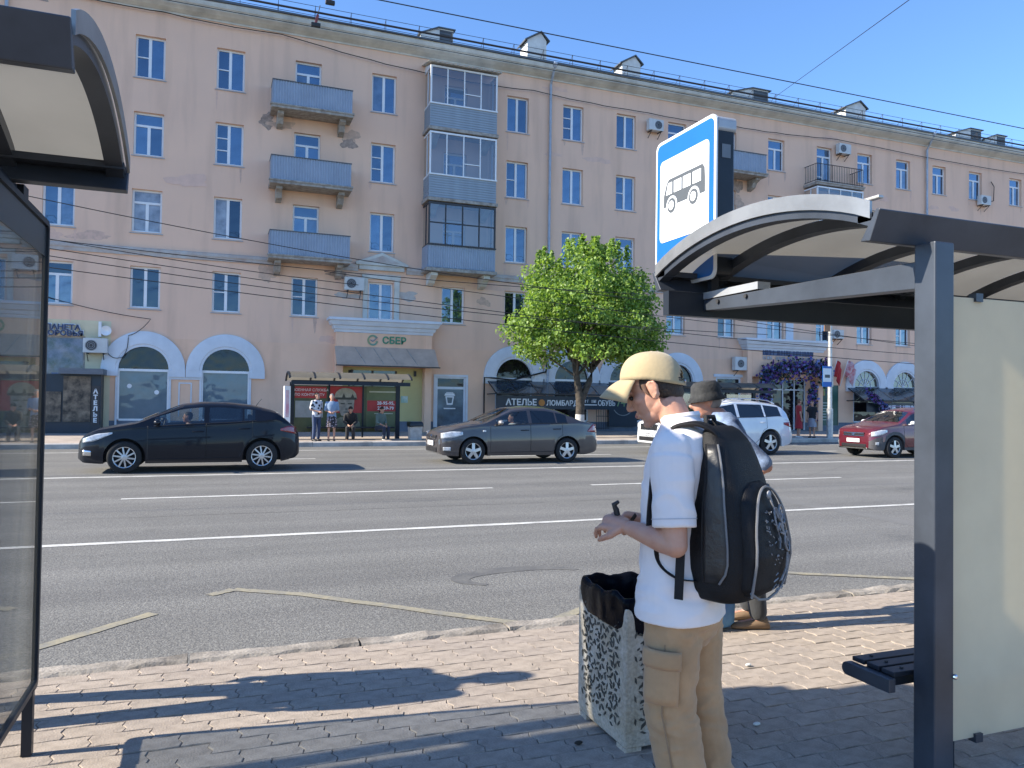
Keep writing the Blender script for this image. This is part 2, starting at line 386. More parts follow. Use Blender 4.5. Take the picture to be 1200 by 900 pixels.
# fine cracks and a sealed trench across the lanes
M_CRACK = mat('road_crack', (.085,.084,.080), .9, col2=(.15,.148,.14), scale=8); R4 = random.Random(17)
for i, (x0, y0, x1, y1) in enumerate(((-6,11.6,5,11.45),(5.5,11.5,16,11.7),(-4,15.4,9,15.5),(11,6.2,12.5,12.0),(12.2,13.9,17,16.8))):
    n = 28; a = Vector((x0,y0,0)); c = Vector((x1,y1,0)); d = (c-a).normalized(); nn = Vector((-d.y,d.x,0)); pts = []
    for k in range(n+1): q = a.lerp(c,k/n)+nn*(.10*noise.noise(Vector((k*.35,i*3.1,0)))+R4.uniform(-.015,.015)); w_ = R4.uniform(.003,.011); pts.append(((q-nn*w_)[:2],(q+nn*w_)[:2]))
    strip('road_crack', pts, M_CRACK, .0022)
strip('sealed_trench', [((8.9+.02*sin(k*1.3),5.3+k*.55),(9.35+.03*sin(k*1.7+1),5.3+k*.55)) for k in range(21)], mat('sealed_asphalt', (.125,.124,.118), .85, col2=(.15,.148,.14), scale=3, fine=.2, bscale=50), .0016)
# dirt strip along the gutter
strip('gutter_dust', [((x*1.0-40, Y_ROAD0-.02), (x*1.0-40, Y_ROAD0+.10+.07*noise.noise(Vector((x*.9,0,0))))) for x in range(0,100)], mat('gutter_dust', (.36,.33,.28), .95, col2=(.22,.21,.19), scale=5, fine=.2), .0025)
# ================================================================== apartment building across the street
M_WALL = mat('pink_render', (.86,.56,.395), .9, var=.07, scale=.35, streak=.17, bump=.15, bscale=25, col2=(.795,.525,.38))
M_WALL_LO = mat('salmon_render', (.89,.57,.39), .9, var=.06, scale=.5, streak=.13, bump=.12, bscale=25)
M_BEIGE = mat('beige_render', (.74,.65,.44), .9, var=.08, scale=.8, streak=.1)
M_OLIVE = mat('straw_render', (.60,.52,.24), .9, var=.06, scale=1)
M_PLINTH = mat('blue_grey_plinth', (.17,.20,.25), .85, var=.15, scale=2)
M_CORN = mat('cornice_paint', (.68,.67,.61), .85, var=.12, scale=1.2, streak=.2)
M_TRIM = mat('pale_blue_white_trim', (.68,.72,.77), .8, var=.06, scale=1.5, streak=.06)
M_BELT = mat('worn_belt_paint', (.52,.50,.47), .85, col2=(.42,.34,.30), scale=2.5)
M_STONE = mat('old_bracket_stone', (.42,.39,.35), .9, col2=(.22,.19,.165), scale=5, bump=.4, bscale=30)
M_PVC = mat('white_window_frame', (.80,.81,.82), .45, var=.03)
M_BROWNF = mat('dark_window_frame', (.035,.035,.04), .5, var=.05)
M_SILL = mat('grey_tin_sill', (.40,.42,.45), .5, metal=.3, var=.1)
M_BLUESHEET = mat('blue_grey_profiled_sheet', (.31,.365,.45), .55, var=.06, scale=1.5, streak=.12)
M_SIDING = mat('grey_blue_siding', (.31,.36,.41), .6, var=.08, scale=2)
M_IRON = mat('black_iron', (.03,.03,.032), .6, var=.1)
M_ROOFT = mat('grey_roof_tin', (.13,.14,.15), .5, metal=.4, var=.15, scale=1)
M_WHITEW = mat('whitewashed_chimney', (.80,.78,.73), .9, var=.1, scale=2.5, streak=.15)
M_PIPE = mat('painted_drainpipe', (.42,.46,.52), .5, metal=.2, var=.1)
M_DARKGLASS_IN = mat('dark_shop_interior', (.02,.025,.03), .3, var=.2)
def pane_mat(name, col, ior=2.2, rough=.03, wob=.03, var=.3, sc=1.4):
    m = mat(name, col, rough, var=var, scale=sc, ior=ior)
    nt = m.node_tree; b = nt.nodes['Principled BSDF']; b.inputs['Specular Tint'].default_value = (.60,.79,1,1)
    tc = nt.nodes.new('ShaderNodeTexCoord'); n = nt.nodes.new('ShaderNodeTexNoise'); n.inputs['Scale'].default_value = 1.7; n.inputs['Detail'].default_value = 1
    bp = nt.nodes.new('ShaderNodeBump'); bp.inputs['Strength'].default_value = wob; bp.inputs['Distance'].default_value = .3
    nt.links.new(tc.outputs['Object'], n.inputs[0]); nt.links.new(n.outputs[0], bp.inputs['Height']); nt.links.new(bp.outputs[0], b.inputs['Normal'])
    return m
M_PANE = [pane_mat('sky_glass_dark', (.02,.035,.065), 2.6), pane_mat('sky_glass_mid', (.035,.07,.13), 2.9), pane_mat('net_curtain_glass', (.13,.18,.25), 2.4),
          pane_mat('white_curtain_glass', (.38,.40,.42), 1.9), pane_mat('black_room_glass', (.012,.015,.02), 2.0)]
M_SHOP = pane_mat('shop_window_glass', (.10,.14,.16), 2.0, wob=.05)
M_SHOPDK = pane_mat('dark_shop_glass', (.022,.018,.018), 1.55, wob=.05)

BLD = thing('apartment_building', 'long five-storey pink apartment building with shops across the street', 'building', (0,Y_FAC,0))
BX0, BX1, BTOP = -26., 78., 17.5
ROWS = [(5.2,6.9),(8.3,10.05),(11.45,13.22),(14.65,16.38)]
COLS = [-21.7,-18.6,-15.4,-12.3,-9.15,-6.0,-2.85,.25,3.45,6.8,10.2,13.33,16.3,19.3,22.35,25.55,28.8,32.2,35.2,38.2,41.15,44.25,47.85,51,54.1,57.2,60.3,63.4,66.5,69.6,72.7]
WW = 1.12
openings = []      # x0,x1,z0,z1
wins = []          # x, z0, w, h, style, pane kinds
R2 = random.Random(5)
STY = {(-2.85,3):'L1',(-2.85,2):'T',(-2.85,1):'T',(-2.85,0):'N',(.25,3):'L1',(.25,2):'L2',(.25,1):'N',(.25,0):'L1',(6.8,3):'N',(6.8,2):'L2',(6.8,1):'N',(6.8,0):'N',
       (10.2,0):'L1',(13.33,3):'N',(13.33,2):'L1',(13.33,1):'N',(13.33,0):'N',(16.3,3):'L2',(16.3,2):'N',(16.3,1):'N',(19.3,3):'N',(19.3,2):'L1',(22.35,3):'T',(22.35,2):'N',
       (28.8,3):'T',(28.8,2):'N',(35.2,3):'T',(38.2,3):'T',(41.15,3):'T',(44.25,3):'T',(47.85,3):'T',(3.45,0):'L1',(-6.0,0):'T',(-6.0,1):'N'}
for c in COLS:
    for r, (z0, z1) in enumerate(ROWS):
        w = WW
        if c in (3.45, 32.2, 25.55) and r > 0: z0 = z0-.62; st = 'D'       # balcony doors
        elif c == 10.2 and r > 0: z0 = z0-.62; st = 'D'
        else: st = STY.get((c,r)) or R2.choice(['N','L1','T','N','L2','T'])
        openings.append((c-w/2, c+w/2, z0, z1)); wins.append((c, z0, w, z1-z0, st, c, r))
ARCH = [-15.4,-12.3,-2.83,.30,13.3,16.35,19.4,22.48,35.35,38.3,41.4,44.4]
for a in ARCH: openings.append((a-.95, a+.95, .62, 3.64))
openings += [(-6.45,-4.95,1.55,3.95), (9.42,10.88,.36,2.70), (24.9,26.5,.9,3.05), (31.6,33.3,.45,2.75), (5.4,7.6,.2,2.9), (27.7,30.9,.2,3.0)]
# wall sheet with real openings and reveals
xs = sorted({BX0,BX1,-4.05,4.81,9.07,26.6,31.75}|{o[i] for o in openings for i in (0,1)}); zs = sorted({.0,.62,4.0,4.6,BTOP}|{o[i] for o in openings for i in (2,3)})
wall = MB()
def in_open(x, z): return any(o[0] < x < o[1] and o[2] < z < o[3] for o in openings)
for j in range(len(zs)-1):
    zc = (zs[j]+zs[j+1])/2; i = 0
    def zone(x):
        if in_open(x, zc): return -1
        if x < -4.05 and zc < 4.6: return 2
        if zc < .62: return 3
        if 4.81 < x < 9.07 and zc < 3.3: return 4
        return 1 if zc < 4.0 else 0
    while i < len(xs)-1:
        zn = zone((xs[i]+xs[i+1])/2); k = i
        while k+1 < len(xs)-1 and zone((xs[k+1]+xs[k+2])/2) == zn: k += 1
        if zn >= 0:
            wall.cur = zn; x0, x1 = xs[i], xs[k+1]; n = max(1, int((x1-x0)/6))
            for q in range(n):
                a, b_ = x0+(x1-x0)*q/n, x0+(x1-x0)*(q+1)/n
                wall.add([(a,0,zs[j]),(b_,0,zs[j]),(b_,0,zs[j+1]),(a,0,zs[j+1])], [(0,1,2,3)])
        i = k+1
RV = .22
for x0,x1,z0,z1 in openings:
    wall.cur = 0 if z0 > 4 else 1
    wall.add([(x0,0,z0),(x1,0,z0),(x1,0,z1),(x0,0,z1),(x0,RV,z0),(x1,RV,z0),(x1,RV,z1),(x0,RV,z1)], [(0,4,5,1),(1,5,6,2),(2,6,7,3),(3,7,4,0)])
wall.cur = 0
wall.add([(BX0,0,0),(BX0,13,0),(BX0,13,BTOP),(BX0,0,BTOP),(BX1,0,0),(BX1,13,0),(BX1,13,BTOP),(BX1,0,BTOP)], [(0,3,2,1),(4,5,6,7),(1,2,6,5)])
W = wall.build('wall', [M_WALL,M_WALL_LO,M_BEIGE,M_PLINTH,M_OLIVE], BLD, fix=False)
# stains and repaired render patches, thin skins on the wall
def blotch(name, x, z, rx, rz, m, seed, par=BLD, y=-.004, n=26):
    rr = random.Random(seed); ph = [rr.uniform(0,6) for _ in range(4)]; p = []
    for i in range(n):
        t = 2*pi*i/n; k = 1+.22*sin(2*t+ph[0])+.17*sin(3*t+ph[1])+.12*sin(5*t+ph[2])+.1*sin(9*t+ph[3]); p.append((x+rx*k*cos(t), y, z+rz*k*sin(t)))
    return MB().add(p, [tuple(reversed(range(n)))]).build(name, m, par, fix=False)
M_BLOT = mat('damp_render', (.50,.35,.27), .95, col2=(.70,.48,.35), scale=5)
M_BLOT2 = mat('bare_brown_render', (.27,.20,.165), .95, col2=(.5,.37,.30), scale=7, bump=.5, bscale=30)
M_PATCH = mat('fresh_render_patch', (.80,.53,.41), .9, var=.06)
for i, (x,z,a,b_,m) in enumerate([(1.75,13.55,.33,.30,M_BLOT2),(2.35,13.45,.5,.18,M_BLOT),(5.3,13.3,.42,.3,M_BLOT),(5.25,13.0,.3,.25,M_BLOT2),(1.9,7.0,.35,.45,M_BLOT),(4.9,7.1,.5,.14,M_BLOT2),
        (8.0,6.35,.55,.18,M_BELT),(5.3,6.2,.5,.14,M_BELT),(-6.9,17.25,.6,.2,M_BLOT2),(26.0,13.6,.45,.5,M_BLOT2),(26.3,12.6,.3,.35,M_BLOT),(11.7,6.3,.3,.2,M_BLOT),(9.0,10.4,.3,.5,M_PATCH),(36.5,13.9,.5,.2,M_PATCH),(-1.3,10.6,.7,.3,M_PATCH)]):
    blotch('render_stain', x, z, a, b_, m, i, y=-.003-.0006*i)

# ---- windows
FR = {}
def frame_mesh(w, h, st):
    key = (round(w,2), round(h,2), st)
    if key in FR: return FR[key]
    t = .078; d = .06; f = MB(); f.box(-w/2,-w/2+t,0,d,0,h); f.box(w/2-t,w/2,0,d,0,h); f.box(-w/2+t,w/2-t,0,d,0,t); f.box(-w/2+t,w/2-t,0,d,h-t,h)
    pan = []; top = h-t
    if st in ('T','D'):
        zt = h*.70 if st == 'T' else h-.52; f.box(-w/2+t,w/2-t,-.004,d,zt-.045,zt+.045); pan.append((-w/2+t,w/2-t,zt+.045,top)); top = zt-.045
    xm = -.02 if st in ('L1','L2') else 0.
    f.box(xm-.058,xm+.058,-.006,d,t,top)
    if st == 'D': f.box(-w/2+t,xm-.05,-.002,d,.62,.70)
    bars = {'L1':[.5],'L2':[.34,.66]}.get(st, [])
    zz_ = [t]+[t+(top-t)*b for b in bars]+[top]
    for q in range(len(zz_)-1):
        if q: f.box(-w/2+t,xm-.05,-.002,d,zz_[q]-.022,zz_[q]+.022)
        pan.append((-w/2+t,xm-.05,zz_[q]+(.022 if q else 0),zz_[q+1]-(.022 if q+1 < len(zz_)-1 else 0)))
    pan.append((xm+.05,w/2-t,t,top))
    fm_ = f.mesh('window'); fm_.materials.append(M_PVC); pms = []
    for p in pan:
        g_ = MB().add([(p[0],.03,p[2]),(p[1],.03,p[2]),(p[1],.03,p[3]),(p[0],.03,p[3])], [(0,1,2,3)])
        pms.append(g_.mesh('pane', fix=False))
    sm = MB().add([(-w/2-.06,-.21,-.045),(w/2+.06,-.21,-.045),(w/2+.06,0.05,-.005),(-w/2-.06,.05,-.005),(-w/2-.06,-.21,-.07),(w/2+.06,-.21,-.07),(w/2+.06,.05,-.07),(-w/2-.06,.05,-.07)],[(0,1,2,3),(4,5,1,0),(5,6,2,1),(7,4,0,3),(4,7,6,5)]).mesh('sill'); sm.materials.append(M_SILL)
    FR[key] = (fm_, pms, sm); return FR[key]
PM = {}
def pane_obj(me, m, parent):
    k = (me.name, m.name)
    if k not in PM: c = me.copy(); c.materials.append(m); PM[k] = c
    o = link('pane', PM[k], parent); return o
def window(x, z, w, h, st, kinds, parent=BLD, y=.16, sill=True, fmat=None):
    fm_, pms, sm = frame_mesh(w, h, st); o = link('window', fm_, parent); o.location = (x, y, z)
    for i, p in enumerate(pms): pane_obj(p, M_PANE[kinds[i % len(kinds)]], o)
    if sill: link('sill', sm, o)
    return o
for (x, z0, w, h, st, c, r) in wins:
    ks = {3:[1,0,1,2],2:[1,1,0],1:[1,2,0,2],0:[4,0,4,2]}[r]; R2.shuffle(ks)
    if st in ('L1','L2'): ks = [0]*(2 if st == 'L1' else 3)+[1 if r else 0]
    if (c,r) == (-2.85,1): ks = [3]
    if (c,r) == (.25,1): ks = [3,4]
    if (c,r) == (.25,0) or (c,r) == (3.45,0): ks = [4,4,4]
    if (c,r) == (-2.85,0): ks = [4,4]
    o = window(x, z0, w, h, st, ks, sill=(st != 'D'))
    if (c,r) == (-2.85,1): o['label'] = 'window with white curtains behind the glass'

# rain streaks and soot below the sills and balcony ends: thin uneven stains of their own
M_STREAK = mat('rain_streak', (.70,.46,.355), .95, col2=(.80,.52,.39), scale=6); M_SOOT = mat('soot_streak', (.57,.385,.30), .95, col2=(.78,.51,.385), scale=5)
R3 = random.Random(31)
for (x, z0, w, h, st, c, r) in wins:
    if x < -8 or x > 50 or st == 'D': continue
    for s in (-1, 1):
        if R3.random() < .42:
            xs0 = x+s*(w/2+R3.uniform(-.12,.05)); ln_ = R3.uniform(.25,.95); wd = R3.uniform(.03,.09); n = 7; lo = []; hi = []
            for k in range(n+1): q = k/n; wk = wd*(1-q)**.6*(1+R3.uniform(-.25,.25))+.004; ox = R3.uniform(-.008,.008); lo.append((xs0-wk+ox,-.0035,z0-.06-ln_*q)); hi.append((xs0+wk+ox,-.0035,z0-.06-ln_*q))
            MB().add(lo+hi, [(k,k+1,n+2+k,n+1+k) for k in range(n)]).build('rain_streak', R3.choice((M_STREAK,M_STREAK,M_SOOT)), BLD, fix=False)
for i in range(26):
    blotch('render_stain', R3.uniform(-8,46), R3.choice((17.1,10.9,8.0,4.3,7.1,13.9))+R3.uniform(-.15,.15), R3.uniform(.2,.9), R3.uniform(.08,.22), R3.choice((M_STREAK,M_PATCH,M_SOOT)), 100+i, y=-.0015-.00005*i)
# ---- cornice, belt course, roof
pr = [(0,17.44),(-.05,17.44),(-.07,17.50),(-.30,17.60),(-.48,17.72),(-.50,17.78),(-.56,17.82),(-.60,17.92),(-.61,18.06),(0,18.06)]
MB().prism(pr, 'x', BX0-.4, BX1+.4).build('cornice', M_CORN, BLD)
for a, b_ in ((BX0,2.1),(5.05,5.75),(7.95,8.75),(11.8,BX1)):
    MB().prism([(0,7.33),(-.06,7.33),(-.075,7.45),(-.11,7.5),(-.11,7.62),(0,7.66)], 'x', a, b_).build('belt_course', M_BELT, BLD)
rf = MB(); rf.add([(BX0-.4,-.66,18.07),(BX1+.4,-.66,18.07),(BX1+.4,6.5,20.2),(BX0-.4,6.5,20.2),(BX0-.4,13.4,18.0),(BX1+.4,13.4,18.0)], [(0,1,2,3),(3,2,5,4)])
rf.box(BX0-.4,BX1+.4,-.68,-.64,18.02,18.11)
ROOF = rf.build('roof', M_ROOFT, BLD, fix=False)
rail = MB()
for z in (18.32,18.52,18.74): rail.tube([(BX0,-.35,z),(BX1,-.35,z)], .012, 5)
x = BX0+.2
while x < BX1: rail.obox((x,-.35,18.1),(x,-.35,18.76),.02,.02); rail.obox((x,-.33,18.74),(x,.25,18.3),.015,.015); x += 1.55
rail.build('roof_railing', M_IRON, ROOF)
def chimney(x, y, w, d, z1, gable=True):
    zb = 18.07+(y-d/2+.66)*.297-.2; b = MB()
    if gable: b.prism([(x-w/2,zb),(x+w/2,zb),(x+w/2,z1+.05),(x+w*.2,z1+.42),(x-w/2,z1-.05)],'y',y-d/2,y+d/2)
    else: b.box(x-w/2,x+w/2,y-d/2,y+d/2,zb,z1)
    o = b.build('chimney', M_WHITEW, ROOF)
    c = MB()
    if gable: c.prism([(x-w/2-.16,z1-.13),(x+w*.2,z1+.43),(x+w/2+.16,z1-.0),(x+w/2+.16,z1+.06),(x+w*.2,z1+.50),(x-w/2-.16,z1-.06)], 'y', y-d/2-.1, y+d/2+.1)
    else: c.box(x-w/2-.08,x+w/2+.08,y-d/2-.08,y+d/2+.08,z1,z1+.07)
    c.build('chimney_cap', M_ROOFT, o); return o
def dormer(x, y, w, z1):
    zb = 18.07+(y+.66)*.297-.25; b = MB()
    b.prism([(x-w*.5,zb),(x+w*.5,zb),(x+w*.5,z1),(x+w*.05,z1),(x-w*.5,z1-.42)], 'y', y, y+1.3); o = b.build('roof_vent_house', M_WHITEW, ROOF)
    g_ = MB(); 
    for q in range(6): g_.obox((x+w*.1,y-.02,z1-.12-q*.13),(x+w*.46,y-.02,z1-.12-q*.13),.03,.05)
    g_.box(x+w*.08,x+w*.48,y-.008,y-.002,z1-.85,z1-.06)
    g_.build('louvre', M_ROOFT, o); MB().prism([(x-w*.55,z1-.46),(x+w*.05,z1+.002),(x+w*.56,z1+.002),(x+w*.56,z1+.06),(x+w*.04,z1+.06),(x-w*.56,z1-.41)],'y',y-.08,y+1.4).build('chimney_cap', M_ROOFT, o)
def at_chim(px, py, Y=37.): p = atY(px, py, Y); return p.x, p.z
for (a, b_, t) in ((613,637,47),(723,746,74),(983,1008,125)):
    x0, z = at_chim(a, t); x1, _ = at_chim(b_, t); chimney((x0+x1)/2, 2.5, (x1-x0)*.92, 1.0, z-.12)
for (a, b_, t) in ((490,528,39),(852,894,107),(1112,1142,154),(1146,1170,162)):
    x0, z = at_chim(a, t); x1, _ = at_chim(b_, t); dormer((x0+x1)/2, 2.0, x1-x0, z+.2)
x0, z = at_chim(1010, 143); x1, _ = at_chim(1082, 150); chimney((x0+x1)/2, 2.8, x1-x0, .8, z-.12, False)
for x in (-14., -5.5): chimney(x, 2.5, .8, 1.0, 19.6)
for x in (-7.9, 15.0, 40.0, 66.):
    d = MB(); d.tube([(x,-.56,17.95),(x,-.35,17.55),(x,-.12,17.2),(x,-.12,.5),(x,-.3,.25)], .065, 10)
    z = 2.
    while z < 17: d.cyl(x,-.12,z,z+.07,.078,10); z += 1.9
    o = d.build('drainpipe', M_PIPE, BLD, smooth=True); MB().add([],[]) ; MB().lathe([(.07,17.85),(.16,18.02),(.16,18.1),(.07,18.1)],12,(x,-.56,0)).build('rain_hopper', M_PIPE, o)

# ---- open balconies with blue sheet fronts (and one with an iron railing)
def corrugated(x0, x1, y, z0, z1, pitch=.11, amp=.012):
    b = MB(); n = int((x1-x0)/pitch)*4; vs = []; fs = []
    for i in range(n+1):
        x_ = x0+(x1-x0)*i/n; a = amp if i % 4 in (1,2) else -amp; vs += [(x_,y+a,z0),(x_,y+a,z1)]
    for i in range(n): fs.append((2*i,2*i+2,2*i+3,2*i+1))
    b.add(vs, fs); return b
def balcony(x, zs_, w=3.3, d=1.0, kind='sheet', h=1.02):
    sl = MB(); sl.box(x-w/2-.06,x+w/2+.06,-d-.06,-.002,zs_-.16,zs_); sl.box(x-w/2-.1,x+w/2+.1,-d-.1,-d+.1,zs_-.05,zs_+.03)
    o = sl.build('balcony', M_STONE, BLD, bevel=.02)
    for s in (-1,1):
        bx = x+s*(w/2-.35)
        MB().prism([(-.003,zs_-.165),(-d*.8,zs_-.165),(-d*.8,zs_-.30),(-d*.55,zs_-.40),(-d*.4,zs_-.62),(-.003,zs_-.75)],'x',bx-.13,bx+.13).build('bracket', M_STONE, o, bevel=.02)
    if kind == 'sheet':
        corrugated(x-w/2,x+w/2,-d,zs_+.02,zs_+h).build('front_panel', M_BLUESHEET, o, fix=False)
        for s in (-1,1):
            p = MB(); p.box(x+s*w/2-.012,x+s*w/2+.012,-d+.015,-.003,zs_+.02,zs_+h); p.build('side_panel', M_BLUESHEET, o)
        hb = MB(); hb.obox((x-w/2-.03,-d,zs_+h+.015),(x+w/2+.03,-d,zs_+h+.015),.07,.035); hb.obox((x-w/2,-d+.03,zs_+h+.015),(x-w/2,0,zs_+h+.015),.06,.03); hb.obox((x+w/2,-d+.03,zs_+h+.015),(x+w/2,0,zs_+h+.015),.06,.03); hb.build('handrail', M_ROOFT, o)
    elif kind == 'iron':
        r_ = MB()
        for z in (zs_+.1,zs_+h):
            r_.tube([(x-w/2,-.02,z),(x-w/2,-d,z),(x+w/2,-d,z),(x+w/2,-.02,z)], .02, 6)
        k = 0; xx = x-w/2
        while xx <= x+w/2+.01: r_.obox((xx,-d,zs_),(xx,-d,zs_+h),.03 if k % 9 == 0 else .016,.016); xx += w/27; k += 1
        for yy in np.arange(-d+.12,-.02,.13):
            for s in (-1,1): r_.obox((x+s*w/2,yy,zs_+.1),(x+s*w/2,yy,zs_+h),.016,.016)
        r_.build('railing', M_IRON, o)
    return o
for z in (7.62,10.78,13.98): balcony(3.56, z)
for z in (10.78,13.98): balcony(25.7, z, 3.2)
balcony(25.7, 7.62, 3.2)
balcony(32.4, 14.0, 3.3, 1.0, 'iron')
# ---- glazed balconies
def glazed(x, z, w, d, ztop, framem, kind, cols, roof=False):
    sl = MB(); sl.box(x-w/2-.08,x+w/2+.08,-d-.08,-.002,z-.16,z); o = sl.build('balcony', M_STONE, BLD, bevel=.02)
    for s in (-1,1):
        bx = x+s*(w/2-.35); MB().prism([(-.003,z-.165),(-d*.9,z-.165),(-d*.9,z-.32),(-d*.6,z-.45),(-d*.4,z-.62),(-.003,z-.72)],'x',bx-.16,bx+.16).build('bracket', M_CORN, o, bevel=.02)
    zp = z+1.02
    if kind == 'siding':
        q = z+.02; nb = 9; hh = (zp-q)/nb
        bm_ = MB().prism([(-d-.022,0),(-d-.006,hh*.96),(-d+.02,hh*.96),(-d+.02,0)],'x',-w/2,w/2).mesh('siding_board'); bm_.materials.append(M_SIDING)
        sm_ = MB().prism([(-.022,0),(-.006,hh*.96),(.02,hh*.96),(.02,0)],'y',-d+.025,-.003).mesh('siding_board'); sm_.materials.append(M_SIDING)
        for k in range(nb):
            link('siding_board', bm_, o).location = (x,0,q+k*hh)
            l_ = link('siding_board', sm_, o); l_.location = (x-w/2+.02,0,q+k*hh)
            r_ = link('siding_board', sm_, o); r_.location = (x+w/2-.02,0,q+k*hh)
    else:
        corrugated(x-w/2,x+w/2,-d,z+.02,zp).build('front_panel', M_BLUESHEET, o, fix=False)
        for s in (-1,1): MB().box(x+s*w/2-.012,x+s*w/2+.012,-d+.016,-.003,z+.02,zp).build('side_panel', M_BLUESHEET, o)
    f = MB(); t = .05
    f.box(x-w/2-.03,x+w/2+.03,-d-.06,-d+.06,zp,zp+.06); f.box(x-w/2,x+w/2,-d-.04,-d+.04,ztop-.08,ztop)
    for i in range(cols+1):
        xx = x-w/2+w*i/cols; f.box(xx-t/2 if i else xx,xx+t/2 if i < cols else xx,-d-.035,-d+.035,zp+.06,ztop-.08) if 0 < i < cols else f.box(min(xx,xx-(t+.02)*(1 if i else -1)),max(xx,xx-(t+.02)*(1 if i else -1)),-d-.037,-d+.037,zp+.06,ztop-.08)
    for s in (-1,1):
        xx = x+s*(w/2-.03); f.box(xx-.03,xx+.03,-d+.06,-.003,zp,zp+.06); f.box(xx-.03,xx+.03,-d+.06,-.003,ztop-.08,ztop); f.box(xx-.025,xx+.025,-d*.5-.025,-d*.5+.025,zp+.06,ztop-.08)
    if kind != 'siding': f.box(x-w/2+.07,x+w/2-.07,-d-.03,-d+.03,zp+1.0,zp+1.05)
    else: f.box(x-w/2+w*.5+.03,x-w/2+w*.75-.03,-d-.03,-d+.03,zp+.62,zp+.66)
    fo = f.build('glazing_frame', framem, o)
    gl = glass_mat('balcony_glass', (.62,.66,.72), .18)
    for i in range(cols):
        a, b_ = x-w/2+w*i/cols+.03, x-w/2+w*(i+1)/cols-.03
        MB().add([(a,-d,zp+.06),(b_,-d,zp+.06),(b_,-d,ztop-.08),(a,-d,ztop-.08)],[(0,1,2,3)]).build('pane', gl, fo, fix=False)
    for s in (-1,1):
        xx = x+s*(w/2-.03); MB().add([(xx,-d+.06,zp+.06),(xx,-.01,zp+.06),(xx,-.01,ztop-.08),(xx,-d+.06,ztop-.08)],[(0,1,2,3)]).build('pane', gl, fo, fix=False)
    if roof:
        rr = MB(); n = 34
        vs = []; fs = []
        for i in range(n+1):
            xx = x-w/2-.15+(w+.3)*i/n; a = .03 if i % 2 else 0; vs += [(xx,-d-.28,ztop+.06+a),(xx,0,ztop+.34+a),(xx,-d-.28,ztop+.04+a),(xx,0,ztop+.32+a)]
        for i in range(n): fs += [(4*i,4*i+4,4*i+5,4*i+1),(4*i+2,4*i+3,4*i+7,4*i+6),(4*i,4*i+2,4*i+6,4*i+4)]
        rr.add(vs, fs).build('balcony_roof', M_CORN, o, fix=False)
        MB().prism([(-d,ztop),(-.003,ztop),(-.003,ztop+.30)],'x',x-w/2,x-w/2+.03).build('roof_gable', M_PVC, o)
    return o
glazed(10.28, 13.98, 3.2, 1.05, 16.75, M_PVC, 'siding', 4, True)
glazed(10.28, 10.76, 3.2, 1.05, 13.75, M_PVC, 'siding', 4)
glazed(10.28, 7.58, 3.2, 1.05, 10.55, M_BROWNF, 'sheet', 4)
glazed(32.4, 10.78, 3.3, 1.0, 13.75, M_PVC, 'siding', 4)

# ---- pedimented window above the portal
for s, e in ((5.98,6.2),(7.4,7.64)): MB().box(s,e,-.07,-.002,5.05,7.02).build('window_surround', M_CORN, BLD, bevel=.015)
MB().box(5.93,7.69,-.08,-.002,7.02,7.24).build('window_surround', M_CORN, BLD, bevel=.015)
pd = MB(); pd.box(5.78,7.84,-.13,-.002,7.42,7.62); pd.prism([(5.62,7.62),(8.0,7.62),(8.0,7.74),(6.81,8.22),(5.62,7.74)],'y',-.2,-.002); pd.build('pediment', M_CORN, BLD, bevel=.02)
MB().prism([(5.95,7.75),(7.67,7.75),(6.81,8.08)],'y',-.206,-.19).build('pediment_field', M_BELT, BLD)
for s, e in ((27.55,28.15),(29.5,30.0)): MB().box(s,e,-.06,-.002,5.05,7.0).build('window_surround', M_TRIM, BLD)

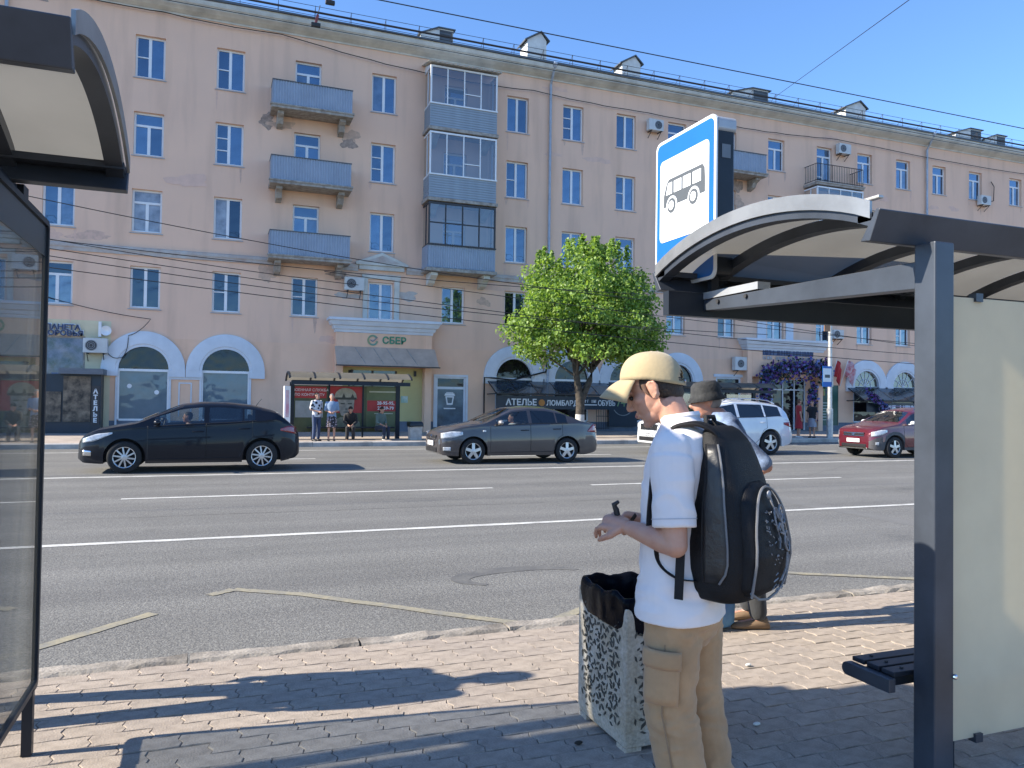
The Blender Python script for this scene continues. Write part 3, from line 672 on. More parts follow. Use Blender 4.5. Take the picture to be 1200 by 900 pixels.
# ---- arched shop fronts
M_INNER = mat('shop_backdrop', (.06,.05,.05), .7, var=.3, scale=2)
def arch(a, left=True, right=True, glass=None, fan=False):
    ro, ri, zc = 1.555, .925, 2.70; N = 26; o_ = MB(); rings = []
    for i in range(N+1):
        t = pi-pi*i/N; c, s = cos(t), sin(t)
        rings.append([(a+ro*c,-.001,zc+ro*s),(a+ro*c,-.09,zc+ro*s),(a+(ro-.1)*c,-.12,zc+(ro-.1)*s),(a+(ri+.12)*c,-.12,zc+(ri+.12)*s),(a+(ri+.09)*c,-.09,zc+(ri+.09)*s),(a+ri*c,-.09,zc+ri*s),(a+ri*c,.15,zc+ri*s),(a+ro*.86*c,.02,zc+ro*.86*s)])
    o_.loft(rings)
    for s in (-1,1): o_.box(min(a+s*ri,a+s*ro),max(a+s*ri,a+s*ro),-.115,-.001,zc-.28,zc)
    ar = o_.build('arch', M_TRIM, BLD, smooth=True, angle=30)
    fr = MB(); fr.box(a-.95,a+.95,.02,.12,2.62,2.72); fr.box(a-.95,a-.88,.02,.12,.66,2.62); fr.box(a+.88,a+.95,.02,.12,.66,2.62); fr.box(a-.88,a+.88,.02,.12,.62,.70)
    if fan:
        for q in (35,65,90,115,145): fr.obox((a,.06,2.72),(a+.93*cos(radians(q)),.06,2.72+.93*sin(radians(q))),.03,.03)
        for q in range(9): fr.obox((a+.45*cos(pi*q/9),.06,2.72+.45*sin(pi*q/9)),(a+.45*cos(pi*(q+1)/9),.06,2.72+.45*sin(pi*(q+1)/9)),.03,.03)
    w = fr.build('shop_window', M_PVC if not fan else M_TRIM, BLD)
    MB().add([(a-.88,.075,.70),(a+.88,.075,.70),(a+.88,.075,2.62),(a-.88,.075,2.62)],[(0,1,2,3)]).build('pane', glass or M_SHOP, w, fix=False)
    v = [(a+.94*cos(pi*i/18),.075,2.70+.94*sin(pi*i/18)) for i in range(19)]
    MB().add(v,[tuple(range(19))]).build('fanlight_pane', M_SHOPDK if not fan else pane_mat('yellow_fan_glass', (.16,.15,.10), 2.), w, fix=False)
    return w
M_SHOPB = pane_mat('pale_film_glass', (.15,.20,.235), 1.6, wob=.03, var=.10)
for a in ARCH: arch(a, glass=M_SHOPB if a < 5 else M_SHOPDK, fan=a > 34)
for a, b_ in ((-1.28,-1.25),): pass
for a0, a1 in ((-1.88,-.65),(-1.47,-1.05)): pass
# salmon pier with white panel lines between the two left arches
pi_ = MB()
for x_ in (-1.52,-1.06): pi_.box(x_,x_+.05,-.03,-.001,.8,2.2)
pi_.box(-1.47,-1.06,-.03,-.001,2.15,2.2); pi_.box(-1.9,-.62,-.05,-.001,2.32,2.42); pi_.build('pier_moulding', M_TRIM, BLD)
for x_ in (-3.85,-1.88,-.72,1.24): MB().box(x_,x_+.075,-.04,-.001,.3,2.4).build('shop_window_trim', M_TRIM, BLD)
# round stickers on the first arch window
for (x_, z_) in ((-3.35,2.02),(-2.34,1.78)): MB().lathe([(.09,-.004),(.09,0)],18,(x_,.07,z_),'y').build('window_sticker', M_PVC, BLD)

# ---- portal with awning (left) and portal with garland (right)
def portal(x0, x1, wallm, proj=.45):
    b = MB(); b.box(x0,x0+.32,-proj,-.002,.15,4.54); b.box(x1-.32,x1,-proj,-.002,.15,4.54); b.box(x0+.32,x1-.32,-proj,-.002,3.1,4.54)
    o = b.build('portal', M_WALL_LO, BLD, bevel=.01)
    c = MB(); rg = []
    for e, z in ((.02,4.545),(.05,4.66),(.10,4.68),(.15,4.82),(.22,4.85),(.30,5.02),(.36,5.05),(.36,5.16),(.0,5.2)): rg.append([(x0-e,-.002,z),(x0-e,-proj-e,z),(x1+e,-proj-e,z),(x1+e,-.002,z)])
    c.loft(rg); c.build('portal_cornice', M_TRIM, o)
    return o
P1 = portal(4.78,9.1,M_OLIVE)
aw = MB(); aw.add([(4.72,-.46,3.92),(9.22,-.46,3.92),(9.22,-1.25,3.10),(4.72,-1.25,3.10),(4.72,-.46,3.88),(9.22,-.46,3.88),(9.22,-1.25,3.06),(4.72,-1.25,3.06)],[(0,3,2,1),(4,5,6,7),(3,7,6,2),(0,4,7,3),(1,2,6,5)])
aw.build('awning', mat('brown_awning_tin', (.56,.40,.30), .75, var=.1, scale=2), P1)
s_ = MB()
for x_ in (5.6,6.4,7.0,7.9): s_.obox((x_,-.5,3.885),(x_+.35,-1.2,3.16),.02,.02)
s_.build('awning_seam', M_STONE, P1)
MB().box(4.68,9.28,-1.27,-1.2,3.03,3.08).build('awning_edge', M_BROWNF, P1)
ent = MB(); ent.box(5.4,7.6,.06,.12,.2,2.9); e_ = ent.build('entrance_screen', pane_mat('green_tinted_entrance', (.10,.11,.06), 1.8), P1)
e2 = MB(); 
for x_ in (5.4,6.45,7.52): e2.box(x_,x_+.08,.02,.06,.2,2.9)
e2.box(5.48,7.52,.025,.06,2.25,2.32); e2.build('entrance_frame', M_BROWNF, P1)
for x_ in (5.55,8.42): MB().box(x_-.05,x_+.05,-.12,-.003,2.68,2.92).build('wall_lamp', M_BROWNF, P1)
P2 = portal(26.6,31.75,M_WALL_LO)
d2 = MB(); d2.box(27.7,30.9,.05,.1,.2,3.0); d2.build('entrance_screen', M_SHOPDK, P2)
d3 = MB()
for x_ in (27.7,28.55,29.3,30.1,30.82): d3.box(x_,x_+.07,.0,.05,.2,3.0)
d3.box(27.77,30.82,.005,.05,2.4,2.47); d3.build('entrance_frame', M_TRIM, P2)
# takeaway door with a printed cup
M_BLUEFILM = pane_mat('blue_printed_film', (.085,.135,.19), 1.6, rough=.15)
df = MB(); df.box(9.42,9.52,.02,.12,.36,2.7); df.box(10.78,10.88,.02,.12,.36,2.7); df.box(9.52,10.78,.02,.12,2.12,2.24); df.box(9.52,10.78,.02,.12,2.62,2.7); df.box(9.32,9.42,-.04,-.001,.36,2.8); df.box(10.88,10.98,-.04,-.001,.36,2.8); df.box(9.42,10.88,-.04,-.001,2.7,2.8)
D = df.build('shop_door', M_TRIM, BLD)
MB().box(9.52,10.78,.06,.10,.36,2.12).build('door_leaf', M_BLUEFILM, D); MB().add([(9.52,.07,2.24),(10.78,.07,2.24),(10.78,.07,2.62),(9.52,.07,2.62)],[(0,1,2,3)]).build('pane', M_SHOPDK, D, fix=False)
cup = MB(); cup.prism([(9.98,1.40),(10.26,1.40),(10.33,1.80),(9.91,1.80)],'y',.05,.056); cup.prism([(9.86,1.82),(10.38,1.82),(10.34,1.93),(9.90,1.93)],'y',.05,.056); cup.prism([(9.94,1.94),(10.30,1.94),(10.28,1.98),(9.96,1.98)],'y',.05,.056)
cup.build('cup_print', M_PVC, D); MB().prism([(10.03,1.47),(10.21,1.47),(10.26,1.74),(9.98,1.74)],'y',.046,.0495).build('cup_print', M_BLUEFILM, D)
MB().box(9.84,10.4,.05,.056,1.20,1.25).build('door_lettering_bar', M_PVC, D)
# shop at the far left: window with poster, dark kiosk boards
lw = MB(); lw.box(-6.45,-4.95,.04,.1,1.55,1.63); lw.box(-6.45,-4.95,.04,.1,3.87,3.95); lw.box(-6.45,-6.38,.04,.1,1.63,3.87); lw.box(-5.02,-4.95,.04,.1,1.63,3.87); LW = lw.build('shop_window', M_STONE, BLD)
MB().add([(-6.38,.07,1.63),(-5.02,.07,1.63),(-5.02,.07,3.87),(-6.38,.07,3.87)],[(0,1,2,3)]).build('pane', pane_mat('violet_poster_glass', (.20,.17,.24), 1.8, var=.6, sc=2.2), LW, fix=False)
MB().box(-6.1,-5.2,.055,.062,1.9,2.5).build('poster', mat('blue_poster', (.05,.12,.32), .5, col2=(.30,.30,.36), scale=3), LW)
wn = MB(); wn.box(24.9,26.5,.03,.1,2.95,3.05); wn.box(24.9,25.0,.03,.1,.9,2.95); wn.box(26.4,26.5,.03,.1,.9,2.95); wn.box(24.75,26.65,-.05,-.001,3.05,3.2); WN = wn.build('shop_window', M_TRIM, BLD)
MB().add([(25,.07,.9),(26.4,.07,.9),(26.4,.07,2.95),(25,.07,2.95)],[(0,1,2,3)]).build('pane', M_SHOPDK, WN, fix=False)
gp = MB(); gp.box(31.6,33.3,.03,.09,.45,2.75); GP = gp.build('shop_window', mat('dark_green_shop_board', (.02,.10,.075), .4, var=.2, scale=2), BLD)
pr_ = random.Random(3); gb = MB()
for k in range(7): gb.box(31.85+pr_.uniform(0,.15),32.4+pr_.uniform(.1,.6),.02,.028,.75+k*.16,.80+k*.16)
gb.build('window_print', mat('pale_print', (.45,.55,.50), .6), GP); MB().box(31.85,32.35,.02,.028,2.15,2.6).build('window_print', mat('orange_green_print', (.45,.16,.05), .6, col2=(.05,.35,.12), scale=4), GP)
M_CANG = glass_mat('canopy_glass', (.36,.46,.55), .22, .06, dirt=.22, dirtcol=(.30,.36,.42))
def canopy(x0, x1, z0, z1, d):
    f = MB(); n = int((x1-x0)/1.15)+1
    for i in range(n+1):
        x_ = x0+(x1-x0)*i/n; f.obox((x_,-.02,z1),(x_,-d,z0),.04,.05)
    f.obox((x0,-d,z0),(x1,-d,z0),.05,.07); f.obox((x0,-.03,z1),(x1,-.03,z1),.05,.06)
    for x_ in (x0,x1): f.obox((x_,-d,z0),(x_,-.02,z0-.02),.04,.05)
    o = f.build('canopy', M_IRON, BLD)
    for i in range(n):
        a, b_ = x0+(x1-x0)*i/n+.03, x0+(x1-x0)*(i+1)/n-.03
        MB().add([(a,-.03,z1+.03),(b_,-.03,z1+.03),(b_,-d,z0+.04),(a,-d,z0+.04)],[(0,3,2,1)]).build('canopy_pane', M_CANG, o, fix=False)
canopy(11.95,18.3,1.95,2.58,1.3); canopy(33.9,45,1.9,2.66,1.3)
# iron gate beside the shoe shop
gt = MB()
for x_ in np.arange(17.6,18.31,.1): gt.box(x_,x_+.02,-.32,-.30,.25,1.75)
for z_ in (.3,.9,1.7): gt.box(17.6,18.3,-.325,-.295,z_,z_+.03)
gt.build('gate', M_IRON, BLD)

# ---- signs and letters (things of their own)
M_LET = mat('white_lettering', (.72,.74,.76), .5, var=.03); M_NAVY = mat('navy_lettering', (.035,.06,.15), .5, var=.05); M_BOARD = mat('dark_blue_sign_board', (.012,.026,.045), .4, var=.1)
s1 = thing('shop_sign', 'navy raised letters with pale edges on the beige wall at far left', 'sign', (-5.85,Y_FAC-.03,4.15))
for k, t in enumerate(('ПЛАНЕТА','ЗДОРОВЬЯ')):
    text('letters', t, .285, M_NAVY, s1, (0,-.03,.13-k*.235), depth=.06, bold=.006, sx=1.05); text('letter_edge', t, .285, M_LET, s1, (.022,.004,.15-k*.235), depth=.01, bold=.016, sx=1.05)
s2 = thing('shop_sign', 'faded green bank letters with round tick emblem above the brown awning', 'sign', (7.0,Y_FAC-.45,4.23))
em = MB(); em.lathe([(.17,-.02),(.17,0),(.125,0),(.125,-.02)],28,(-.62,0,0),'y')
em2 = MB(); ring = []
for i in range(25):
    t = radians(40)+2*pi*.86*i/24; ring.append([(-.62+.24*cos(t),-.03,.0+.24*sin(t)),(-.62+.24*cos(t),-.005,.24*sin(t)),(-.62+.165*cos(t),-.005,.165*sin(t)),(-.62+.165*cos(t),-.03,.165*sin(t))])
em2.loft(ring).build('emblem_ring', mat('sign_green_blue', (.10,.30,.26), .5, col2=(.32,.33,.12), scale=3), s2)
ck = MB(); ck.obox((-.72,-.03,.02),(-.62,-.03,-.06),.02,.06,(0,1,0)); ck.obox((-.62,-.03,-.06),(-.42,-.03,.14),.02,.06,(0,1,0)); ck.build('emblem_tick', mat('tick_blue', (.10,.22,.36), .5), s2)
text('letters', 'СБЕР', .42, mat('sign_green', (.07,.30,.17), .5, var=.2, scale=6), s2, (.35,-.02,0), depth=.03, bold=.012)
s3 = thing('shop_sign', 'two rows of navy and white letters over the purple flower garland', 'sign', (29.3,Y_FAC-.46,4.28))
def letter_blocks(parent, x0, x1, z, h, m, seed, wmin=.08, wmax=.2, y=-.03, gaps=(5,11)):
    rr = random.Random(seed); x_ = x0; k = 0
    b = MB()
    while x_ < x1:
        w = rr.uniform(wmin, wmax)
        if k not in gaps:
            b.box(x_,x_+w*.28,y,y+.025,z-h/2,z+h/2)
            if rr.random() < .7: b.box(x_+w*.28,x_+w*.72,y,y+.025,z+h*rr.choice((-.5,-.1,.3)),z+h*rr.choice((-.5,-.1,.3))+h*.2)
            if rr.random() < .7: b.box(x_+w*.72,x_+w,y,y+.025,z-h/2,z+h/2)
        x_ += w+.035; k += 1
    return b.build('letters', m, parent)
MB().box(-1.72,1.7,-.004,.005,.0,.30).build('letter_backing', mat('blue_sign_strip', (.10,.15,.26), .6, var=.1), s3)
letter_blocks(s3, -1.7, 1.68, .15, .26, M_NAVY, 1); letter_blocks(s3, -1.7, 1.66, -.14, .19, mat('grey_lettering', (.50,.50,.53), .5), 2, .06, .14)
s4 = thing('shop_sign', 'long dark fascia reading tailor, pawnshop and shoes under the glass canopy', 'sign', (15.0,Y_FAC-1.15,1.55))
MB().box(-3.0,3.25,.0,.06,-.30,.32).build('board', M_BOARD, s4)
text('letters', 'АТЕЛЬЕ', .40, M_LET, s4, (-1.75,-.01,0), depth=.02, bold=.01); text('letters', 'ЛОМБАРД', .34, M_LET, s4, (.35,-.01,-.02), depth=.02, bold=.008, sx=.95)
text('letters', 'ОБУВЬ', .36, M_LET, s4, (2.72,-.01,0), depth=.02, bold=.006, sx=.8); letter_blocks(s4, 1.25, 2.2, .1, .14, M_LET, 4, .05, .1, -.02); MB().box(1.25,2.2,-.015,-.005,-.1,-.05).build('letter_rule', M_LET, s4)
MB().lathe([(.16,-.012),(.16,0)],18,(-.72,0,0),'y').build('orange_spot', mat('orange_sign_spot', (.55,.22,.04), .5), s4)
s5 = thing('shop_sign', 'black board with a ringed number 749 beside the shoe shop', 'sign', (19.2,Y_FAC-.14,1.5))
MB().box(-.82,.82,.0,.05,-1.1,1.12).build('board', M_BOARD, s5); text('letters', '749', .62, mat('green_lettering', (.22,.36,.16), .5), s5, (.0,-.01,.1), depth=.02, bold=.008, sx=.85)
MB().loft([[(.62*cos(t)+.0,-.012,.05+.62*sin(t)),(.62*cos(t),0,.05+.62*sin(t)),(.58*cos(t),0,.05+.58*sin(t)),(.58*cos(t),-.012,.05+.58*sin(t))] for t in [2*pi*i/30 for i in range(31)]],cap=False).build('ring', mat('grey_ring', (.28,.30,.30), .5), s5)
s6 = thing('shop_sign', 'dark fascia with white letters under the right-hand canopy', 'sign', (37.5,Y_FAC-1.1,1.5))
MB().box(-3.2,3.4,0,.06,-.25,.28).build('board', M_BOARD, s6); letter_blocks(s6, -2.3, 1.0, .0, .3, M_LET, 8, .16, .3, -.02)
s7 = thing('tailor_kiosk', 'dark kiosk with camouflage poster boards and a white vertical tailor sign', 'kiosk', (-5.15,Y_FAC-.95,Z_FAR))
M_CAMO = mat('camouflage_poster', (.02,.016,.014), .5, col2=(.26,.20,.14), scale=3.2)
k = MB(); k.box(-1.5,.9,.12,.9,0,2.28); k.build('kiosk_body', M_BOARD, s7)
MB().box(-1.55,-.45,.06,.11,.45,1.6).build('poster_board', M_CAMO, s7); MB().box(-.38,.55,.06,.11,.45,2.2).build('poster_board', M_CAMO, s7); MB().box(-.5,1.0,-.28,.9,2.28,2.5).build('kiosk_roof', mat('grey_kiosk_roof', (.13,.15,.18), .5), s7)
for i, ch in enumerate('АТЕЛЬЕ'): text('letters', ch, .225, M_LET, s7, (.72,.075,1.62-i*.225), depth=.02, bold=.012)
MB().box(.58,.86,.09,.118,.35,1.85).build('sign_strip', M_BROWNF, s7)

# ---- air conditioners
def aircon(x, z, label, y=-.04, w=.86, h=.58, flip=False):
    t = thing('air_conditioner', label, 'air conditioner', (x,Y_FAC,z), group='air conditioners on the pink facade')
    MB().box(-w/2,w/2,-.40,-.1,0,h).build('casing', mat('aircon_white', (.62,.63,.62), .5, var=.06, streak=.1), t, bevel=.02)
    c = (-.14 if not flip else .12, 0, h/2)
    MB().lathe([(.21,-.412),(.21,-.402),(.0,-.402)],20,c,'y').build('fan_opening', M_BROWNF, t)
    g_ = MB()
    for r_ in (.08,.14,.2): g_.loft([[(c[0]+r_*cos(a),-.418,c[2]+r_*sin(a)),(c[0]+r_*cos(a),-.413,c[2]+r_*sin(a)),(c[0]+(r_-.012)*cos(a),-.413,c[2]+(r_-.012)*sin(a)),(c[0]+(r_-.012)*cos(a),-.418,c[2]+(r_-.012)*sin(a))] for a in [2*pi*i/16 for i in range(17)]],cap=False)
    g_.build('fan_grille', M_SILL, t)
    for s in (-1,1): b = MB(); b.box(s*w*.33-.02,s*w*.33+.02,-.42,-.003,-.045,-.005); b.obox((s*w*.33,-.02,-.32),(s*w*.33,-.36,-.05),.025,.025); b.build('bracket', M_IRON, t)
    return t
aircon(20.85, 15.66, 'white air conditioner by the top-floor window left of the blue stop sign', flip=True)
aircon(33.35, 16.05, 'white air conditioner above the iron-railed balcony')
aircon(44.7, 14.28, 'white air conditioner under a top-floor window near the right edge')
aircon(5.55, 6.42, 'white air conditioner left of the pedimented window')
aircon(-4.55, 3.3, 'white air conditioner on the beige wall beside the first arch')
aircon(26.35, 3.42, 'grey boxy air conditioner above the small shop window', w=1.0, h=.72)
aircon(32.95, 5.4, 'small air conditioner behind the tall lamp post', w=.7, h=.5)
dish = thing('satellite_dish', 'small white dish and box on the beige wall', 'dish', (-4.35,Y_FAC-.2,4.2))
MB().lathe([(.02,.04),(.14,.0),(.2,-.06),(.19,-.065),(.13,-.02),(.0,.02)],18,(.15,0,0),'y').build('reflector', M_PVC, dish, smooth=True); MB().box(-.12,-.02,-.05,.196,-.25,.35).build('mount', M_PVC, dish)

# ---- purple flower garland over the jewellers' door
def garland(name, label, path, n, rad, seed, drop=.0):
    t = thing(name, label, 'flowers', (0,0,0)); rr = random.Random(seed)
    for nm, cols in (('leaves', [(.02,.05,.03)]), ('blossoms', [(.16,.08,.32),(.25,.10,.42),(.12,.18,.48),(.32,.36,.62)])):
        b = MB()
        for i in range(n):
            u = rr.random()*(len(path)-1); k = int(u); p = Vector(path[k]).lerp(Vector(path[min(k+1,len(path)-1)]), u-k)
            p += Vector((rr.gauss(0,rad*.5), rr.uniform(-rad,.05), rr.gauss(0,rad*.55)))
            if drop and rr.random() < .35: p.z -= rr.random()*drop
            b.cur = rr.randrange(len(cols)); s = rr.uniform(.05,.11)
            for q in range(3 if nm == 'blossoms' else 1):
                d1 = Vector((rr.gauss(0,1),rr.gauss(0,1),rr.gauss(0,1))).normalized(); d2 = d1.cross(Vector((rr.gauss(0,1),rr.gauss(0,1),rr.gauss(0,1)))).normalized()
                b.add([p-d1*s, p+d2*s*.8, p+d1*s, p-d2*s*.8+d1.cross(d2)*s*.3], [(0,1,2,3)])
        b.build(nm, [mat(nm+'_tone_%d' % j, c, .7, var=.2, scale=9) for j, c in enumerate(cols)], t, fix=False)
    return t
yg = Y_FAC-.62
garland('flower_garland', 'purple and blue artificial flower garland over the jewellers door', [(27.5,yg,2.0),(27.5,yg,3.0),(28.0,yg,3.5),(29.2,yg,3.7),(30.4,yg,3.75),(31.6,yg,3.8),(31.7,yg,3.2)], 900, .38, 1, .75)
garland('flower_garland', 'column of blue artificial flowers right of the jewellers door', [(30.75,yg,.6),(30.75,yg,1.6),(30.8,yg,2.8)], 260, .24, 2)
garland('flower_garland', 'blue flower swag under the right canopy corner', [(34.1,Y_FAC-1.3,2.4),(34.7,Y_FAC-1.3,1.9),(35.4,Y_FAC-1.3,1.5),(35.7,Y_FAC-1.3,.7)], 260, .2, 3)
# ================================================================== far side street furniture
M_SH = mat('dark_slate_steel', (.018,.024,.034), .4, metal=.0, spec=.3, var=.12, scale=4)
M_SHL = mat('dark_slate_steel_worn', (.058,.068,.086), .36, metal=.15, spec=.4, var=.18, scale=3)
def poly_mat(name, col, trans=.55, clear=.15):
    m = bpy.data.materials.new(name); m.use_nodes = True; nt = m.node_tree; L = nt.links.new; nt.nodes.remove(nt.nodes['Principled BSDF']); o = nt.nodes['Material Output']
    tc = nt.nodes.new('ShaderNodeTexCoord'); n = nt.nodes.new('ShaderNodeTexNoise'); n.inputs['Scale'].default_value = 1.6; n.inputs['Detail'].default_value = 6; L(tc.outputs['Object'], n.inputs[0])
    r = nt.nodes.new('ShaderNodeValToRGB'); r.color_ramp.elements[0].position = .3; r.color_ramp.elements[1].position = .75
    r.color_ramp.elements[0].color = (*[c*.78 for c in col],1); r.color_ramp.elements[1].color = (*col,1); L(n.outputs[0], r.inputs[0])
    d = nt.nodes.new('ShaderNodeBsdfDiffuse'); t = nt.nodes.new('ShaderNodeBsdfTranslucent'); L(r.outputs[0], d.inputs[0]); L(r.outputs[0], t.inputs[0])
    a = nt.nodes.new('ShaderNodeMixShader'); a.inputs[0].default_value = trans; L(d.outputs[0], a.inputs[1]); L(t.outputs[0], a.inputs[2])
    g_ = nt.nodes.new('ShaderNodeBsdfGlossy'); g_.inputs['Roughness'].default_value = .22
    lw = nt.nodes.new('ShaderNodeLayerWeight'); lw.inputs[0].default_value = .08
    mq = nt.nodes.new('ShaderNodeMath'); mq.operation = 'MULTIPLY'; mq.inputs[1].default_value = .22; L(lw.outputs['Fresnel'], mq.inputs[0])
    b = nt.nodes.new('ShaderNodeMixShader'); L(mq.outputs[0], b.inputs[0]); L(a.outputs[0], b.inputs[1]); L(g_.outputs[0], b.inputs[2])
    c = nt.nodes.new('ShaderNodeMixShader'); c.inputs[0].default_value = clear; x = nt.nodes.new('ShaderNodeBsdfTransparent'); L(b.outputs[0], c.inputs[1]); L(x.outputs[0], c.inputs[2])
    L(c.outputs[0], o.inputs[0]); return m
M_POLY = poly_mat('milky_polycarbonate', (.27,.258,.225), .55, .0)
M_RED = mat('poster_red', (.40,.03,.03), .5, var=.08); M_OLV = mat('poster_olive', (.085,.105,.045), .5, var=.15, scale=3)
M_SKINP = mat('poster_grey_skin', (.36,.33,.28), .6, col2=(.17,.16,.14), scale=5); M_HELM = mat('poster_khaki', (.38,.36,.29), .6, col2=(.24,.23,.18), scale=5)
def far_shelter(name, label, x, y, posters, L_=4.0):
    t = thing(name, label, 'bus shelter', (x,y,Z_FAR)); w = L_/2
    for px_ in (-w, 0-.55*0, w):
        if px_ == 0: continue
        MB().box(px_-.08,px_+.08,.6,.72,0,2.05).build('post', M_SH, t)
    for px_ in (-w*.32, w*.32): MB().box(px_-.03,px_+.03,.6,.66,.05,2.05).build('post', M_SH, t)
    MB().box(-w-.15,w+.15,-.75,-.68,1.95,2.08).build('fascia', M_SH, t); MB().box(-w,w,.6,.72,2.055,2.13).build('rear_beam', M_SH, t)
    n = 12; k = 5; rib = MB(); pts = [(-.75+1.6*i/n, 2.08+.30*sin(pi*(.06+.94*i/n))**.8) for i in range(n+1)]
    for j in range(k+1):
        xx = -w-.2+(2*w+.4)*j/k; rib.loft([[(xx-.03,a,b),(xx+.03,a,b),(xx+.03,a,b+.04),(xx-.03,a,b+.04)] for a,b in pts])
    rib.build('roof_rib', M_SH, t)
    for j in range(k):
        x0, x1 = -w-.17+(2*w+.4)*j/k, -w-.23+(2*w+.4)*(j+1)/k; vs = []
        for a,b in pts: vs += [(x0,a,b+.03),(x1,a,b+.03)]
        MB().add(vs,[(2*i,2*i+1,2*i+3,2*i+2) for i in range(n)]).build('roof_panel', M_POLY, t, fix=False)
    if posters:
        MB().box(-w+.08,w-.08,.64,.66,.25,1.95).build('back_panel', M_OLV, t)
        MB().box(-w-.3,-w-.09,.1,.5,.2,1.9).build('side_poster_box', M_PVC, t); MB().box(-w-.25,-w-.14,.09,.099,.8,1.75).build('side_poster', mat('pink_print', (.55,.25,.32), .5, col2=(.6,.55,.55), scale=4), t)
        a = -w+.1
        def board(x0, x1, z0, z1, m, d=.0): return MB().box(x0,x1,.625-d,.63-d,z0,z1).build('poster', m, t)
        board(a,a+1.12,1.48,1.9,M_RED); text('poster_letters','ВОЕННАЯ СЛУЖБА',.135,M_LET,t,(a+.56,.62,1.77),depth=.004); text('poster_letters','ПО КОНТРАКТУ',.135,M_LET,t,(a+.52,.62,1.6),depth=.004)
        board(a+.02,a+1.0,.78,1.38,mat('pale_poster_box', (.33,.36,.38), .5, col2=(.25,.28,.28), scale=4))
        # soldier portrait: a red field, a helmet and a face in grey tones
        board(a+1.22,a+2.42,.95,1.92,M_RED); board(a+1.22,a+2.42,.3,.95,M_OLV)
        c = a+1.83
        sh = MB(); sh.prism([(c-.56,.35),(c+.56,.35),(c+.5,.62),(c+.2,.80),(c-.2,.80),(c-.5,.62)],'y',.612,.62); sh.build('portrait_shoulders', mat('poster_grey_green', (.17,.18,.12), .6, col2=(.28,.28,.22), scale=6), t)
        MB().prism([(c-.3,1.45),(c-.28,1.1),(c-.17,.86),(c,.78),(c+.17,.86),(c+.28,1.1),(c+.3,1.45)],'y',.604,.611).build('portrait_face', M_SKINP, t)
        MB().prism([(c-.42,1.48)]+[(c-.4*cos(pi*i/10)-.02,1.55+.32*sin(pi*i/10)) for i in range(11)]+[(c+.4,1.48)],'y',.596,.603).build('portrait_helmet', M_HELM, t)
        ft = MB(); ft.box(c-.4,c+.38,.59,.595,1.44,1.52); ft.box(c-.2,c-.05,.59,.595,1.27,1.31); ft.box(c+.06,c+.21,.59,.595,1.27,1.31); ft.box(c-.03,c+.05,.59,.595,1.08,1.11); ft.box(c-.1,c+.12,.59,.595,.97,.995)
        ft.prism([(c-.16,1.5),(c-.02,1.5),(c-.09,1.68)],'y',.588,.595); ft.prism([(c+.16,1.5),(c+.3,1.5),(c+.23,1.66)],'y',.588,.595); ft.build('portrait_features', mat('poster_dark', (.05,.05,.04), .6), t)
        b = a+2.58; board(b,b+1.2,.3,1.92,mat('poster_green_field', (.10,.125,.055), .5, col2=(.15,.17,.08), scale=1.5)); board(b+.03,b+1.14,1.02,1.42,M_RED,.008)
        for k_, s_ in enumerate(('28-95-95,','23-59-79')): text('poster_letters',s_,.17,M_LET,t,(b+.72,.608,1.32-k_*.19),depth=.004,bold=.003)
        MB().box(b+.1,b+1.1,.617,.622,1.72,1.77).build('poster_rule', mat('poster_cream', (.5,.5,.38), .5), t); MB().box(b+.3,b+1.0,.617,.622,.92,.95).build('poster_rule', MATS['poster_cream'], t)
        be = MB(); be.box(-w+.5,w-.2,.2,.55,.40,.45); be.build('bench_seat', M_SH, t)
        for xx in (-w+.7,0,w-.4): MB().box(xx-.03,xx+.03,.3,.5,0,.4).build('bench_leg', M_SH, t)
        MB().box(w+.12,w+.38,.62,.66,1.35,1.6).build('notice', mat('green_notice', (.03,.25,.14), .5, col2=(.5,.55,.55), scale=3), t)
    else:
        MB().add([(-w,.66,.3),(w,.66,.3),(w,.66,1.9),(-w,.66,1.9)],[(0,1,2,3)]).build('back_panel', M_CANG, t, fix=False)
    return t
far_shelter('bus_shelter', 'bus shelter across the street with red military recruitment posters', 4.42, 28.0, True, 3.86)
far_shelter('bus_shelter', 'dark glass bus shelter behind the white SUV', 20.9, 28.6, False, 4.6)
def bin_far():
    t = thing('litter_bin', 'small pale concrete bin with black bag beside the poster shelter', 'bin', (6.72,27.35,Z_FAR))
    MB().prism([(-.2,0),(.2,0),(.23,.56),(-.23,.56)],'y',-.22,.22).build('bin_body', mat('pale_concrete', (.48,.46,.42), .9, var=.15, scale=6), t, bevel=.02)
    b = MB(); rr = random.Random(2); rings = []
    for z, s in ((.50,.245),(.60,.255),(.66,.22),(.62,.17)): rings.append([(s*cx*(1+rr.uniform(-.05,.05)), s*cy*(1+rr.uniform(-.05,.05)), z+rr.uniform(-.015,.015)) for cx,cy in ((-1,-1),(0,-1.03),(1,-1),(1.03,0),(1,1),(0,1.03),(-1,1),(-1.03,0))])
    b.loft(rings).build('bin_bag', mat('black_plastic_bag', (.01,.011,.016), .28, var=.2), t, smooth=True)
bin_far()

